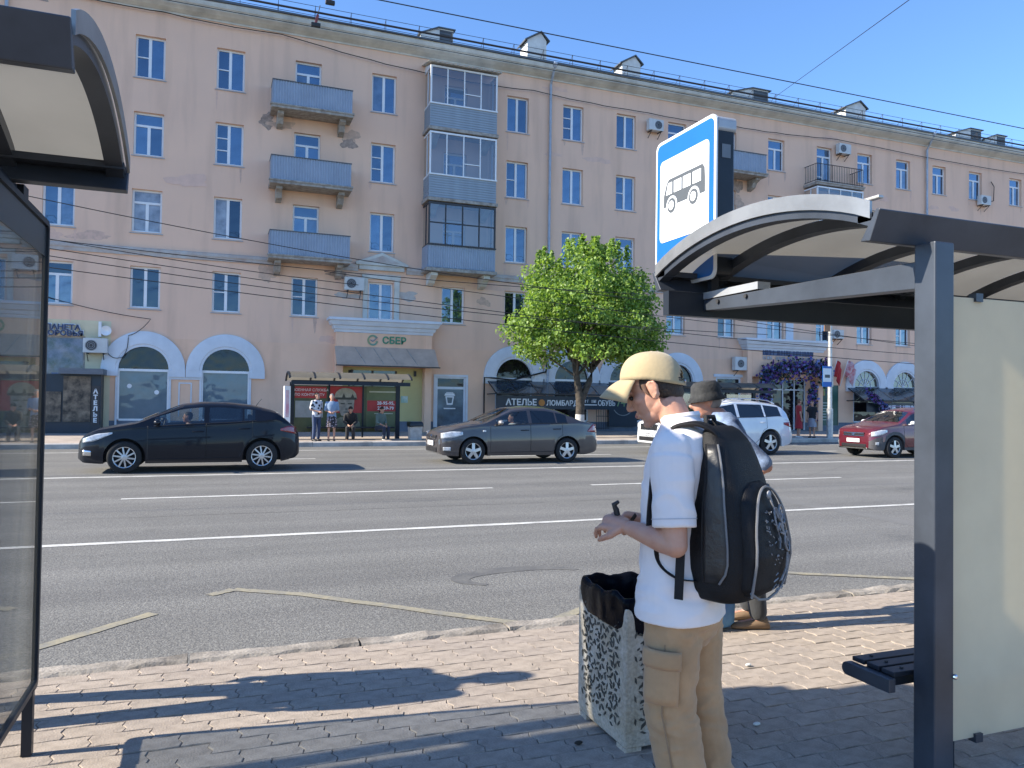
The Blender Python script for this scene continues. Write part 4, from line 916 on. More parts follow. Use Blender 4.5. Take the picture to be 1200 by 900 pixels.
# lamp post with stop plate
lp = thing('lamp_post', 'tall pale steel lamp post with a small bus stop plate', 'lamp post', (25.55,26.98,Z_FAR))
M_GALV = mat('galvanised_steel', (.52,.52,.51), .45, metal=.5, var=.15, scale=6)
MB().tube([(0,0,0),(0,0,1.3),(0,0,1.32),(0,0,9.4)],[.135,.135,.10,.065],14).build('column', M_GALV, lp, smooth=True)
MB().tube([(0,0,9.2),(-.1,-.9,9.9),(-.2,-2.2,10.1)],[.04,.035,.03],8).build('arm', M_GALV, lp, smooth=True); MB().box(-.35,-.05,-3.0,-2.1,10.03,10.17).build('lamp_head', M_GALV, lp, bevel=.04)
SB = mat('traffic_blue', (.0,.115,.43), .45, var=.04); SW = mat('traffic_white', (.74,.76,.78), .45, var=.03)
MB().box(-.55,-.05,-.16,-.14,2.28,3.2).build('stop_plate', SB, lp); MB().box(-.53,-.07,-.165,-.161,2.50,3.10).build('plate_field', SW, lp); MB().box(-.44,-.16,-.17,-.166,2.68,2.82).build('plate_bus', mat('plate_grey', (.08,.09,.1), .5), lp)
MB().box(-.03,.03,-.17,-.06,2.3,3.18).build('plate_clamp', M_GALV, lp)
for z in (2.55,2.95): MB().box(-.3,0.,-.138,-.10,z,z+.04).build('plate_clamp', M_GALV, lp)
MB().box(-.45,-.12,-.13,-.10,4.75,5.25).build('orange_box', mat('orange_cabinet', (.40,.20,.10), .6), lp)

# two flags on the facade
for i, (x, lab, mm) in enumerate(((32.6,'plain red flag on the facade beside the lamp post',mat('flag_red', (.50,.03,.035), .7)),(33.4,'red and white patterned flag right of the plain red one',mat('flag_red_white', (.45,.04,.06), .7, col2=(.60,.56,.58), scale=5)))):
    t = thing('flag', lab, 'flag', (x,Y_FAC-.02,2.7), group='flags on the facade'); MB().tube([(0,0,0),(.1,-.5,1.5)],.02,6).build('flag_pole', M_PVC, t)
    vs = []; fs = []
    for a in range(9):
        for b in range(7):
            u, v = a/8, b/6; vs.append((.1-.03*v+.75*u*(1-.35*v)*(.5 if i == 0 else .85), -.48+.12*v+.07*sin(u*9+v*2), 1.48-v*.95-.55*u*u))
    for a in range(8):
        for b in range(6): fs.append((a*7+b,(a+1)*7+b,(a+1)*7+b+1,a*7+b+1))
    o = MB().add(vs,fs).build('flag_cloth', mm, t, smooth=True, fix=False); s_ = o.modifiers.new('t','SOLIDIFY'); s_.thickness = .006

# ---- the tree: forked whitewashed trunk, limbs, leafy crown
def tree(x, y, z0, label, top=8.45, seed=4):
    t = thing('street_tree', label, 'tree', (x,y,z0)); rr = random.Random(seed)
    M_BARK = mat('grey_bark', (.085,.07,.055), .95, var=.3, scale=9, bump=.8, bscale=25); M_LIME = mat('limewash', (.62,.60,.56), .95, var=.2, scale=6, bump=.3, bscale=30)
    tr = MB(); tr.tube([(0,0,.0),(.0,0,.35),(.02,0,.95)],[.24,.20,.185],12); tr.build('whitewash', M_LIME, t, smooth=True)
    b = MB(); b.tube([(.02,0,.94),(.03,0,1.3),(.0,0,1.62),(-.10,0,2.2),(-.2,.05,2.9),(-.3,.1,3.9)],[.18,.18,.17,.135,.12,.09],12)
    b.tube([(.03,0,1.35),(.16,-.02,1.75),(.42,-.05,2.35),(.62,-.05,3.0),(.9,0,4.0)],[.13,.14,.125,.11,.07],12)
    tips = []
    C = Vector((.25,0,4.7)); RX, RZ = 3.28, 3.15
    for i in range(46):
        base = Vector(rr.choice([(-.15,.03,2.5),(-.22,.06,3.0),(-.3,.1,3.9),(.5,-.05,2.7),(.66,-.04,3.1),(.9,0,4.0)]))
        th = rr.uniform(0,2*pi); u = rr.uniform(-.62,1); k = rr.uniform(.62,.97); s = sqrt(max(0,1-u*u))
        e = C+Vector((RX*k*s*cos(th), RX*.86*k*s*sin(th), RZ*k*u*(1.0 if u > 0 else .75)))
        m_ = base.lerp(e,.5)+Vector((rr.gauss(0,.15),rr.gauss(0,.15),.25)); b.tube([base,m_,e],[.055,.032,.01],6); tips += [(m_+(e-m_)*q) for q in (.2,.5,.75,1)]
    b.build('trunk', M_BARK, t, smooth=True)
    # leaf sprays: lobed outline from overlapping uneven clumps with gaps between
    clumps = []
    for p in tips: clumps.append((p, rr.uniform(.34,.66)))
    for i in range(120):
        th = rr.uniform(0,2*pi); u = rr.uniform(-.58,1); s = sqrt(1-u*u); k = rr.uniform(.80,1.03)*(1+.10*noise.noise(Vector((cos(th)*2,sin(th)*2,u*3))))
        # fuller shoulders, slightly tapering crown, flat underside
        wz = 1.0-.16*max(0,u)
        clumps.append((C+Vector((RX*k*s*cos(th)*wz,RX*.86*k*s*sin(th)*wz,RZ*k*u*(1 if u > 0 else .78))), rr.uniform(.28,.60)))
    for i in range(26):     # upright shoots at the top
        th = rr.uniform(0,2*pi); r_ = rr.uniform(0,2.4); p = C+Vector((r_*cos(th),r_*sin(th),RZ*sqrt(max(.05,1-(r_/3.4)**2))*.97)); 
        for q in range(4): clumps.append((p+Vector((0,0,q*.16)), .20-.03*q))
    lv = MB(); lv2 = 0
    for c, r_ in clumps:
        n = int(150*r_*r_*2.6)+14
        for q in range(n):
            d = Vector((rr.gauss(0,1),rr.gauss(0,1),rr.gauss(0,1))).normalized()*r_*rr.random()**.42; p = c+d
            nrm = (d.normalized()*.5+Vector((rr.gauss(0,.6),rr.gauss(0,.6),rr.gauss(.35,.6)))).normalized(); a = nrm.orthogonal().normalized(); a = Matrix.Rotation(rr.uniform(0,6.28),3,nrm)@a; b_ = nrm.cross(a); s = rr.uniform(.05,.095)
            lv.cur = rr.choices((0,1,2),(5,4,2))[0]; dr = Vector((0,0,-s*.35))
            lv.add([p-a*s*.9, p-a*s*.1+b_*s*.75, p+a*s+dr, p-a*s*.1-b_*s*.75], [(0,1,2,3)])
    def leafm(name, col):
        m = bpy.data.materials.new(name); m.use_nodes = True; nt = m.node_tree; L = nt.links.new; nt.nodes.remove(nt.nodes['Principled BSDF'])
        d = nt.nodes.new('ShaderNodeBsdfPrincipled'); d.inputs['Base Color'].default_value = (*col,1); d.inputs['Roughness'].default_value = .5
        tl = nt.nodes.new('ShaderNodeBsdfTranslucent'); tl.inputs[0].default_value = (col[0]*1.5,col[1]*1.5,col[2]*.7,1); mx = nt.nodes.new('ShaderNodeMixShader'); mx.inputs[0].default_value = .42
        L(d.outputs[0], mx.inputs[1]); L(tl.outputs[0], mx.inputs[2]); L(mx.outputs[0], nt.nodes['Material Output'].inputs[0]); return m
    lv.build('crown', [leafm('leaf_green',(.175,.285,.055)),leafm('leaf_light',(.255,.375,.09)),leafm('leaf_dark',(.07,.14,.035))], t, fix=False)
    return t
tree(13.95, 28.6, Z_FAR, 'bright green street tree with forked trunk and whitewashed foot')

# ---- overhead wires and facade cables, each a cable of its own
M_WIRE = mat('black_cable', (.012,.012,.013), .6, var=.05)
def cable(label, pts, r=.012, sag=0., n=24, name='overhead_cable', wob=0., group='overhead cables'):
    P = [Vector(p) for p in pts]; out = []; rr = random.Random(int(P[0].x*10))
    for i in range(len(P)-1):
        for k in range(n):
            u = k/n; q = P[i].lerp(P[i+1],u); q.z -= sag*4*u*(1-u); q.z += rr.uniform(-wob,wob); out.append(q)
    out.append(P[-1]); o = MB().tube(out, r, 5).build(name, M_WIRE, None); return tag(o, label, 'cable', group)
cable('trolley wire crossing the open sky above the roofline', [(-40,14,9.0),(70,14,9.0)], .011)
cable('black cable running just above the roof railing', [(-40,20,11.5),(90,20,11.5)], .022)
cable('thin cable slanting down through the sky at upper right', [atY(1090,-18,12), atY(905,116,30)], .010)
fac = []
for px_, py_ in ((40,-18),(190,14),(330,40),(500,86),(625,106),(760,132),(860,148),(980,163),(1200,204)):
    p = atY(px_, py_, Y_FAC-.15); fac.append((p.x, Y_FAC-.15, p.z))
fac = [(BX0,Y_FAC-.15,17.1)]+fac+[(75,Y_FAC-.15,16.9)]
cable('wavy cable pinned along the facade under the cornice', fac, .02, .08, 10, 'facade_cable', .02)
cable('second thinner cable under the cornice', [(BX0,Y_FAC-.64,17.78),(20,Y_FAC-.64,17.7),(75,Y_FAC-.64,17.76)], .016, .05, 20, 'facade_cable')
for i, (a, b, Y, sg, lab) in enumerate((((-40,214),(760,352),21,.25,'cable sagging from below the left shelter roof towards the tree'), ((-40,268),(760,345),22,.2,'cable crossing the facade just under the belt course'), ((-40,276),(1300,428),22,.55,'long cable passing in front of the second-floor windows'),
        ((-40,284),(900,392),21.5,.35,'lower cable crossing in front of the pedimented window'), ((-40,300),(1300,440),20.5,.4,'lowest of the cables across the facade'), ((-40,262),(420,334),23,.1,'short cable falling towards the bank portal'), ((380,318),(1300,420),23,.3,'cable leaving the bank portal to the right'), ((820,368),(1300,432),22,.12,'cable low over the jewellers portal'))):
    A = atY(*a, Y); B = atY(*b, Y); cable(lab, [A,B], .011, sg)
cable('loose cable drooping over the left white arch', [(-6.8,Y_FAC-.1,5.6),(-2.6,Y_FAC-.15,4.75),(-3.4,Y_FAC-.15,4.05),(-3.45,Y_FAC-.15,3.5),(-3.7,Y_FAC-.15,3.15),(-4.2,Y_FAC-.15,3.4)], .014, .12, 8, 'facade_cable')
cable('grey conduit bent across the arch by the tailor sign', [(11.75,Y_FAC-.16,.6),(11.75,Y_FAC-.16,2.72),(13.2,Y_FAC-.16,2.62),(14.9,Y_FAC-.16,3.05),(14.95,Y_FAC-.16,3.6)], .04, 0, 4, 'facade_cable')
cable('black hose hanging beside the rightmost air conditioner', [(45.5,Y_FAC-.1,15.9),(45.75,Y_FAC-.12,15.6),(45.7,Y_FAC-.12,14.7),(45.1,Y_FAC-.2,14.5)], .025, 0, 6, 'facade_cable')
for lab, x, z in (('red and black wire hanger lower of two by the roofline',2.15,11.2),('red and black wire hanger upper of two by the roofline',2.5,11.85)):
    t = thing('wire_hanger', lab, 'insulator', (x,20,z), group='wire hangers'); MB().box(-.12,.12,-.05,.05,-.08,.03).build('clamp', M_IRON, t, bevel=.02); MB().tube([(0,0,.03),(.05,0,.25)],.035,8).build('insulator', mat('red_insulator', (.25,.04,.03), .5), t); MB().tube([(.05,0,.25),(.1,0,.5)],.012,6).build('rod', M_IRON, t)
cable('wire carrying the roofline hangers', [(-30,20.2,11.2),(2.3,20,11.35),(60,19.8,11.2)], .01, .1)
# ================================================================== cars
M_TYRE = mat('tyre_rubber', (.018,.018,.019), .85, var=.2, scale=20); M_RIM = mat('alloy_rim', (.55,.56,.58), .3, metal=.75, var=.08)
M_TRIMBLK = mat('black_car_trim', (.012,.012,.014), .5, var=.1); M_INT = mat('dark_car_interior', (.03,.03,.034), .8, var=.2)
M_HEADL = mat('headlight_lens', (.55,.58,.62), .08, var=.25, scale=9, coat=1., spec=.8); M_TAIL = mat('tail_light_red', (.33,.012,.015), .12, var=.2, scale=12, coat=1.); M_PLATE = mat('number_plate_white', (.72,.72,.70), .4, var=.03); M_CHROME = mat('chrome', (.65,.66,.68), .12, metal=1., var=.02)
def curve(pts, sm=.05):
    xs_ = [p[0] for p in pts]; ys_ = [p[1] for p in pts]
    def f(x):
        k = min(sm, max(.001, x-xs_[0]), max(.001, xs_[-1]-x)); return sum(np.interp(x+d*k, xs_, ys_)*w for d, w in ((-1,1),(-.5,2),(0,3),(.5,2),(1,1)))/9.
    return f
def make_car(sp):
    t = thing('car', sp['label'], 'car', sp['loc'], sp.get('rz',0), 'cars passing on the far lanes'); t.scale = (sp['s'],)*3
    L_, R, wx = sp['L'], sp['R'], sp['axles']; Ra = R+.06
    top, belt, w, wr = curve(sp['top']), curve(sp['belt']), curve(sp['w'],.03), curve(sp['wr'])
    paint = sp['paint']; base = curve(sp['base'], .03)
    def ring(x):
        zl = base(x)
        for a in wx:
            q = Ra*Ra-(x-a)**2
            if q > 0: zl = max(zl, R+sqrt(q)*1.0)
        zt, W_ = top(x), w(x); zb = min(belt(x), zt-.03); zl = min(zl, zb-.06)
        crown = .028+.05*min(1, max(0, (zt-zb-.05)/.35)); zr = max(zb+.008, zt-crown); Wr = min(wr(x), W_*.97); fr = min(1, max(0, (zr-zb)/.34))
        Wr_ = W_*.955+(Wr-W_*.955)*fr
        def yb(z): u = (z-base(x))/(zb-base(x)+1e-6); return W_*(.955+.045*sin(pi*min(1,max(0,u*.92+.12))))
        z3 = [zl+(zb-zl)*q for q in (.0,.12,.38,.62,.85,.96)]
        pts = [(0,zl+.0),(W_*.80,zl)]+[(yb(z),z) for z in z3]+[(W_*.955,zb)]
        for q in (.07,.5,.90,1.0): pts.append((W_*.955+(Wr_-W_*.955)*q, zb+(zr-zb)*q))
        pts += [(Wr_*.86, zr+(zt-zr)*.55), (Wr_*.5, zr+(zt-zr)*.9), (0, zt)]
        return pts
    st = sorted(set([round(x,3) for x in list(np.arange(0,L_,.05))+[.012,.025,L_-.012,L_-.025,L_]+sp['cuts']+[a+q*Ra for a in wx for q in (-1,-.985,-.95,-.9,.9,.95,.985,1)]]))
    st = [x for x in st if 0 <= x <= L_]
    rings = [ring(x) for x in st]; K = len(rings[0])
    parts = {}
    def P(nm): return parts.setdefault(nm, MB())
    def quad(nm, i, k, s):
        p = [(st[i],s*rings[i][k][0],rings[i][k][1]),(st[i+1],s*rings[i+1][k][0],rings[i+1][k][1]),(st[i+1],s*rings[i+1][k+1][0],rings[i+1][k+1][1]),(st[i],s*rings[i][k+1][0],rings[i][k+1][1])]
        P(nm).add(p, [(0,1,2,3) if s < 0 else (3,2,1,0)])
    for i in range(len(st)-1):
        xm = (st[i]+st[i+1])/2; hgt = rings[i][K-4][1]-rings[i][8][1]; hgt2 = rings[i+1][K-4][1]-rings[i+1][8][1]
        for k in range(K-1):
            for s in (-1,1):
                nm = 'body'
                if 9 <= k <= 10 and min(hgt,hgt2) > .05:
                    for q, (a, b) in enumerate(sp['win']):
                        if a < xm < b: nm = 'side_window_%d_%d' % (q, s)
                elif k >= K-4 and sp['shield'][0] < xm < sp['shield'][1] and k >= K-3: nm = 'windscreen'
                elif k >= K-3 and sp['rear'][0] < xm < sp['rear'][1]: nm = 'rear_window'
                elif 3 <= k <= 8:
                    for q, (a, b) in enumerate(sp['doors']):
                        if a < xm < b: nm = 'door_%d_%d' % (q, s)
                elif k >= K-4 and .1 < xm < sp['shield'][0]: nm = 'bonnet'
                if nm == 'body' and k <= 4 and (xm < sp['bump'][0] or xm > sp['bump'][1]): nm = 'bumper_%d' % (xm < 1)
                if nm == 'body' and sp.get('clad') and k <= 3: nm = 'cladding'
                quad(nm, i, k, s)
    for i, x in ((0,0.),(len(st)-1,L_)):
        r_ = rings[i]; n = len(r_); P('body').add([(x,y,z) for y,z in r_]+[(x,-y,z) for y,z in reversed(r_[1:-1])], [tuple(range(2*n-2)) if i else tuple(reversed(range(2*n-2)))])
    gl = sp['glass']; made = {}
    for nm, b in parts.items():
        plain = nm.split('_')[0] if nm.startswith(('door','bumper')) else ('side_window' if nm.startswith('side') else nm)
        m = gl[min(int(nm.split('_')[2]),len(gl)-1)] if nm.startswith('side') else (sp['wglass'] if nm in ('windscreen','rear_window') else (sp.get('cladm',paint) if nm.startswith(('bumper','cladding')) else paint))
        bm = bmesh.new(); me = b.mesh(plain, fix=False); bm.from_mesh(me); bmesh.ops.remove_doubles(bm, verts=bm.verts, dist=.0006); bmesh.ops.recalc_face_normals(bm, faces=bm.faces) if plain not in ('side_window','windscreen','rear_window') else None; bm.to_mesh(me); bm.free()
        me.materials.append(m); made[nm] = link(plain, me, t, smooth=True, angle=32)
    def side_y(x, z):
        r_ = ring(x); zs_ = [p[1] for p in r_[2:12]]; ys_ = [p[0] for p in r_[2:12]]
        return float(np.interp(z, zs_, ys_))
    def patch(nm, poly, m, off=.006, par=t, sides=(-1,1), n=7):
        """a lens or trim piece lying on the body side, outline given in length and height"""
        for s in sides:
            b = MB(); rows = []
            x0 = min(p[0] for p in poly); x1 = max(p[0] for p in poly)
            up = sorted([p for p in poly if p[2]], key=lambda p: p[0]); lo = sorted([p for p in poly if not p[2]], key=lambda p: p[0])
            for i in range(n+1):
                x = x0+(x1-x0)*i/n; za = float(np.interp(x,[p[0] for p in lo],[p[1] for p in lo])); zb = float(np.interp(x,[p[0] for p in up],[p[1] for p in up]))
                rows.append([(x-.004, s*(side_y(x,za+(zb-za)*j/4)+off), za+(zb-za)*j/4) for j in range(5)])
            b.loft(rows, cap=False, closed=False); o = b.build(nm, m, par, smooth=True, fix=False)
            so = o.modifiers.new('t','SOLIDIFY'); so.thickness = .012; so.offset = 0
    # seams round the doors
    for q, (a, b) in enumerate(sp['doors']):
        for s in (-1,1):
            sm = MB()
            for x in (a,b):
                x_ = x; pts_ = [(x_, s*(ring(x_)[k][0]+.001), ring(x_)[k][1]) for k in range(3,10)]; sm.tube(pts_, .006, 4)
            xs_ = np.linspace(a,b,8); sm.tube([(x, s*(ring(x)[3][0]+.001), ring(x)[3][1]) for x in xs_], .006, 4)
            d = made['door_%d_%d' % (q,s)]; sm.build('door_seam', M_TRIMBLK, d)
            hx = b-.16; hz = belt(hx)-.13; y_ = s*(side_y(hx,hz)+.02)
            MB().tube([(hx-.11,y_-s*.022,hz),(hx-.08,y_,hz),(hx+.08,y_,hz+.004),(hx+.11,y_-s*.022,hz+.004)], .013, 6).build('door_handle', sp.get('handle',paint), d, smooth=True)
    # window surround
    for s in (-1,1):
        wl = MB(); a, b = sp['win'][0][0], sp['win'][-1][1]; xs_ = np.linspace(a-.02,b+.02,16); wl.tube([(x, s*(ring(x)[9][0]+.003), ring(x)[9][1]) for x in xs_], .009, 5); wl.build('window_trim', sp.get('wtrim',M_TRIMBLK), t)
    patch('headlight', sp['head'], M_HEADL); patch('tail_light', sp['tail'], M_TAIL)
    for nm, poly, m in sp.get('extra', []): patch(nm, poly, m)
    # nose
    f0 = w(0.)*.97
    g_ = MB(); g_.box(-.012,.03,-f0*.72,f0*.72,*sp['grille']); gr = g_.build('grille', M_TRIMBLK, t, bevel=.01)
    c_ = MB(); c_.box(-.02,-.013,-f0*.72,f0*.72,sp['grille'][1]-.03,sp['grille'][1]-.008); c_.box(-.02,-.013,-f0*.72,f0*.72,sp['grille'][0]+.006,sp['grille'][0]+.022); c_.lathe([(.055,-.028),(.055,-.013)],14,(0,0,sum(sp['grille'])/2),'x'); c_.build('grille_chrome', M_CHROME, gr)
    MB().box(-.02,.02,-f0*.85,f0*.85,*sp['intake']).build('air_intake', M_TRIMBLK, t, bevel=.01)
    pz = sp['plate']; MB().box(-.035,-.022,-.26,.26,pz,pz+.115).build('number_plate', M_PLATE, t); MB().box(-.0375,-.0355,-.2,.16,pz+.03,pz+.085).build('plate_characters', mat('plate_dark', (.06,.06,.07), .5, col2=(.6,.6,.6), scale=30), t)
    MB().box(L_+.002,L_+.012,-.26,.26,.62,.735).build('number_plate', M_PLATE, t)
    # mirrors
    cx = sp['mirror']
    for s in (-1,1):
        z_ = belt(cx)+.09; mb = MB(); mb.ell((cx,s*(w(cx)+.11),z_),(.07,.105,.065),12,8); mb.obox((cx+.02,s*(w(cx)*.93),z_-.05),(cx+.01,s*(w(cx)+.06),z_-.04),.05,.03); mb.build('mirror', sp.get('mirm',paint), t, smooth=True)
    # wheels
    for a in wx:
        for s in (-1,1):
            yo = s*(w(a)-.012); yi = yo-s*.20
            ty = MB(); ty.lathe([(R*.66,0),(R*.92,-.004),(R*.985,.02),(R,.05),(R,.15),(R*.985,.185),(R*.92,.2),(R*.66,.2)] if s > 0 else [(R*.66,0),(R*.92,.004),(R*.985,-.02),(R,-.05),(R,-.15),(R*.985,-.185),(R*.92,-.2),(R*.66,-.2)],36,(a,yo-(s*.2 if s > 0 else 0),R) if s > 0 else (a,yo+.2,R),'y',cap=False)
            wheel = ty.build('wheel', M_TYRE, t, smooth=True, angle=50)
            rim = MB(); ns = sp['spokes']; rr_ = R*.68
            rim.loft([[(a+rr_*cos(q),yo-s*.012,R+rr_*sin(q)),(a+rr_*cos(q),yo-s*.09,R+rr_*sin(q)),(a+(rr_-.022)*cos(q),yo-s*.09,R+(rr_-.022)*sin(q)),(a+(rr_-.022)*cos(q),yo-s*.02,R+(rr_-.022)*sin(q))] for q in [2*pi*i/32 for i in range(33)]],cap=False)
            rim.lathe([(.055,-.02),(.055,.015),(.03,.02)] if s > 0 else [(.055,.02),(.055,-.015),(.03,-.02)],16,(a,yo-s*.02,R),'y')
            for i in range(ns):
                q = 2*pi*i/ns+.3; q2 = q+(.16 if sp.get('twist') else 0); rim.obox((a+.03*cos(q),yo-s*.018,R+.03*sin(q)),(a+(rr_-.01)*cos(q2),yo-s*.028,R+(rr_-.01)*sin(q2)),.03 if not sp.get('wide') else .03,sp.get('spw',.042),(cos(q+pi/2),0,sin(q+pi/2)))
            rim.build('rim', M_RIM, wheel)
            MB().lathe([(rr_-.02,0),(rr_-.02,.01)],28,(a,yo-s*.105,R),'y').build('brake_disc', M_INT, wheel)
    for a in wx: MB().box(a-.40,a+.40,-w(a)+.24,w(a)-.24,.22,R+Ra-.015).build('wheel_well', M_INT, t)
    # cabin: floor, seats, dashboard, steering wheel
    sx = sp['seat']; it = MB()
    for x in (sx, sx+.85):
        for y in (-.37,.37):
            it.box(x,x+.48,y-.22,y+.22,.30,.48); it.prism([(x+.42,.45),(x+.55,.45),(x+.72,1.0),(x+.62,1.0)],'y',y-.21,y+.21); it.box(x+.64,x+.72,y-.11,y+.11,1.02,1.18)
    it.box(sp['shield'][0]+.1,sx-.35,-w(sx)*.82,w(sx)*.82,.62,belt(sx)-.03)
    it.build('seats', M_INT, t, bevel=.02)
    sw = MB(); c_ = Vector((sx-.2,-.37,.92)); sw.tube([c_+Vector((.07*cos(q)*.5,.18*sin(q),.18*cos(q))) for q in [2*pi*i/16 for i in range(17)]], .014, 6, cap=False); sw.build('steering_wheel', M_TRIMBLK, t)
    # antenna, wipers
    an = MB(); ax = sp['antenna']; an.tube([(ax,0,top(ax)),(ax+.12,0,top(ax)+.16)],[.008,.004],6); an.build('antenna', M_TRIMBLK, t)
    for y in (-.15,.35): MB().tube([(sp['shield'][0]+.03,y,top(sp['shield'][0]+.03)+.012),(sp['shield'][0]+.32,y-.28,top(sp['shield'][0]+.32)-.0)], .008, 5).build('wiper', M_TRIMBLK, t)
    if sp.get('rails'):
        for s in (-1,1):
            x0, x1 = sp['rails']; xs_ = np.linspace(x0,x1,9); MB().tube([(x,s*wr(x)*.88,top(x)+(.045 if 0 < i < 8 else -.01)) for i,x in enumerate(xs_)], .016, 6).build('roof_rail', M_CHROME, t, smooth=True)
    return t
def paintm(name, col, metal=.25, rough=.28): return mat(name, col, rough, metal=metal, var=.05, scale=2, coat=1.)
G_CLEAR = glass_mat('car_glass', (.62,.68,.68), .10); G_TINT = glass_mat('car_glass_tinted', (.05,.055,.06), .10); G_MID = glass_mat('car_glass_mid', (.30,.34,.36), .10); G_WS = glass_mat('car_windscreen', (.45,.5,.5), .16)
p_black = mat('black_blue_paint', (.005,.007,.013), .3, var=.05, scale=2, coat=.35, spec=.2); p_brown = paintm('graphite_brown_paint', (.060,.053,.055), .45, .33); p_white = paintm('white_paint', (.66,.68,.70), 0, .3); p_red = paintm('maroon_paint', (.12,.011,.020), .3)
S = 1.035
hatch = make_car(dict(label='black five-door hatchback driving left, nearest of the cars', loc=(-2.70,18.86,.004), s=1.04, L=4.30, R=.325, axles=(.86,3.50), paint=p_black, glass=[G_CLEAR,G_MID,G_CLEAR], wglass=G_WS,
    top=[(0,.60),(.03,.70),(.12,.79),(.35,.90),(.85,1.00),(1.08,1.045),(1.50,1.25),(1.90,1.415),(2.3,1.465),(2.8,1.46),(3.3,1.405),(3.72,1.30),(3.86,1.24),(4.12,1.0),(4.24,.93),(4.29,.82),(4.30,.62)],
    belt=[(0,.56),(.12,.75),(.5,.86),(1.1,.93),(2.0,.965),(2.9,1.01),(3.5,1.07),(3.8,1.10),(4.1,.96),(4.30,.58)], base=[(0,.30),(.1,.22),(.4,.20),(3.9,.20),(4.2,.27),(4.30,.36)],
    w=[(0,.56),(.04,.66),(.12,.745),(.3,.82),(.6,.875),(1.0,.90),(3.2,.905),(3.7,.885),(4.0,.83),(4.18,.75),(4.27,.66),(4.30,.56)], wr=[(0,.6),(1.0,.76),(1.5,.70),(2.0,.615),(3.2,.60),(3.8,.56),(4.1,.62),(4.3,.5)],
    win=[(1.40,2.34),(2.44,3.10),(3.14,3.36)], cuts=[1.40,2.34,2.44,3.10,3.14,3.36,1.28,2.39,3.30], shield=(1.10,1.86), rear=(3.80,4.10), doors=[(1.28,2.39),(2.39,3.30)], bump=(.42,3.92),
    head=[(.10,.62,0),(.30,.645,0),(.64,.80,0),(.10,.70,1),(.35,.80,1),(.64,.83,1)], tail=[(3.88,.86,0),(4.22,.78,0),(3.88,.90,1),(4.05,.97,1),(4.22,.94,1)], extra=[('fog_lamp',[(.10,.36,0),(.26,.36,0),(.10,.48,1),(.26,.46,1)],M_CHROME)],
    grille=(.44,.50), intake=(.28,.40), plate=.44, mirror=1.46, seat=1.75, antenna=3.4, spokes=10, twist=True, spw=.03))
sedan = make_car(dict(label='graphite brown four-door sedan driving left in front of the tree', loc=(5.26,19.58,.004), s=1.03, L=4.39, R=.315, axles=(.85,3.41), paint=p_brown, glass=[G_CLEAR,G_TINT,G_TINT], wglass=G_WS, mirm=paintm('silver_mirror', (.30,.27,.25), .3),
    top=[(0,.62),(.03,.72),(.12,.80),(.4,.90),(.95,1.00),(1.16,1.035),(1.55,1.24),(1.93,1.405),(2.4,1.46),(2.9,1.44),(3.3,1.355),(3.6,1.21),(3.86,1.085),(4.05,1.05),(4.28,1.03),(4.36,.96),(4.39,.62)],
    belt=[(0,.58),(.12,.77),(.5,.87),(1.16,.935),(2.2,.965),(3.2,1.0),(3.8,1.02),(4.2,.98),(4.39,.6)], base=[(0,.28),(.1,.22),(.4,.20),(3.95,.20),(4.25,.26),(4.39,.34)],
    w=[(0,.58),(.04,.67),(.12,.74),(.3,.80),(.6,.84),(1.0,.855),(3.4,.855),(3.9,.83),(4.2,.77),(4.34,.70),(4.39,.6)], wr=[(0,.6),(1.0,.74),(1.55,.68),(2.0,.60),(3.0,.585),(3.5,.60),(3.9,.66),(4.39,.6)],
    win=[(1.46,2.34),(2.43,3.10),(3.14,3.42)], cuts=[1.46,2.34,2.43,3.10,3.14,3.42,1.30,2.385,3.28], shield=(1.18,1.90), rear=(3.34,3.84), doors=[(1.30,2.385),(2.385,3.28)], bump=(.42,3.95), handle=p_black,
    head=[(.06,.63,0),(.30,.64,0),(.58,.72,0),(.06,.76,1),(.30,.81,1),(.58,.80,1)], tail=[(4.02,.80,0),(4.33,.77,0),(4.02,.82,1),(4.20,.99,1),(4.33,.98,1)], extra=[('fog_lamp',[(.10,.33,0),(.28,.33,0),(.10,.42,1),(.28,.42,1)],M_HEADL),('indicator',[(1.10,.80,0),(1.18,.80,0),(1.10,.835,1),(1.18,.835,1)],M_PLATE)],
    grille=(.60,.70), intake=(.28,.40), plate=.44, mirror=1.52, seat=1.78, antenna=3.1, spokes=5, spw=.075))
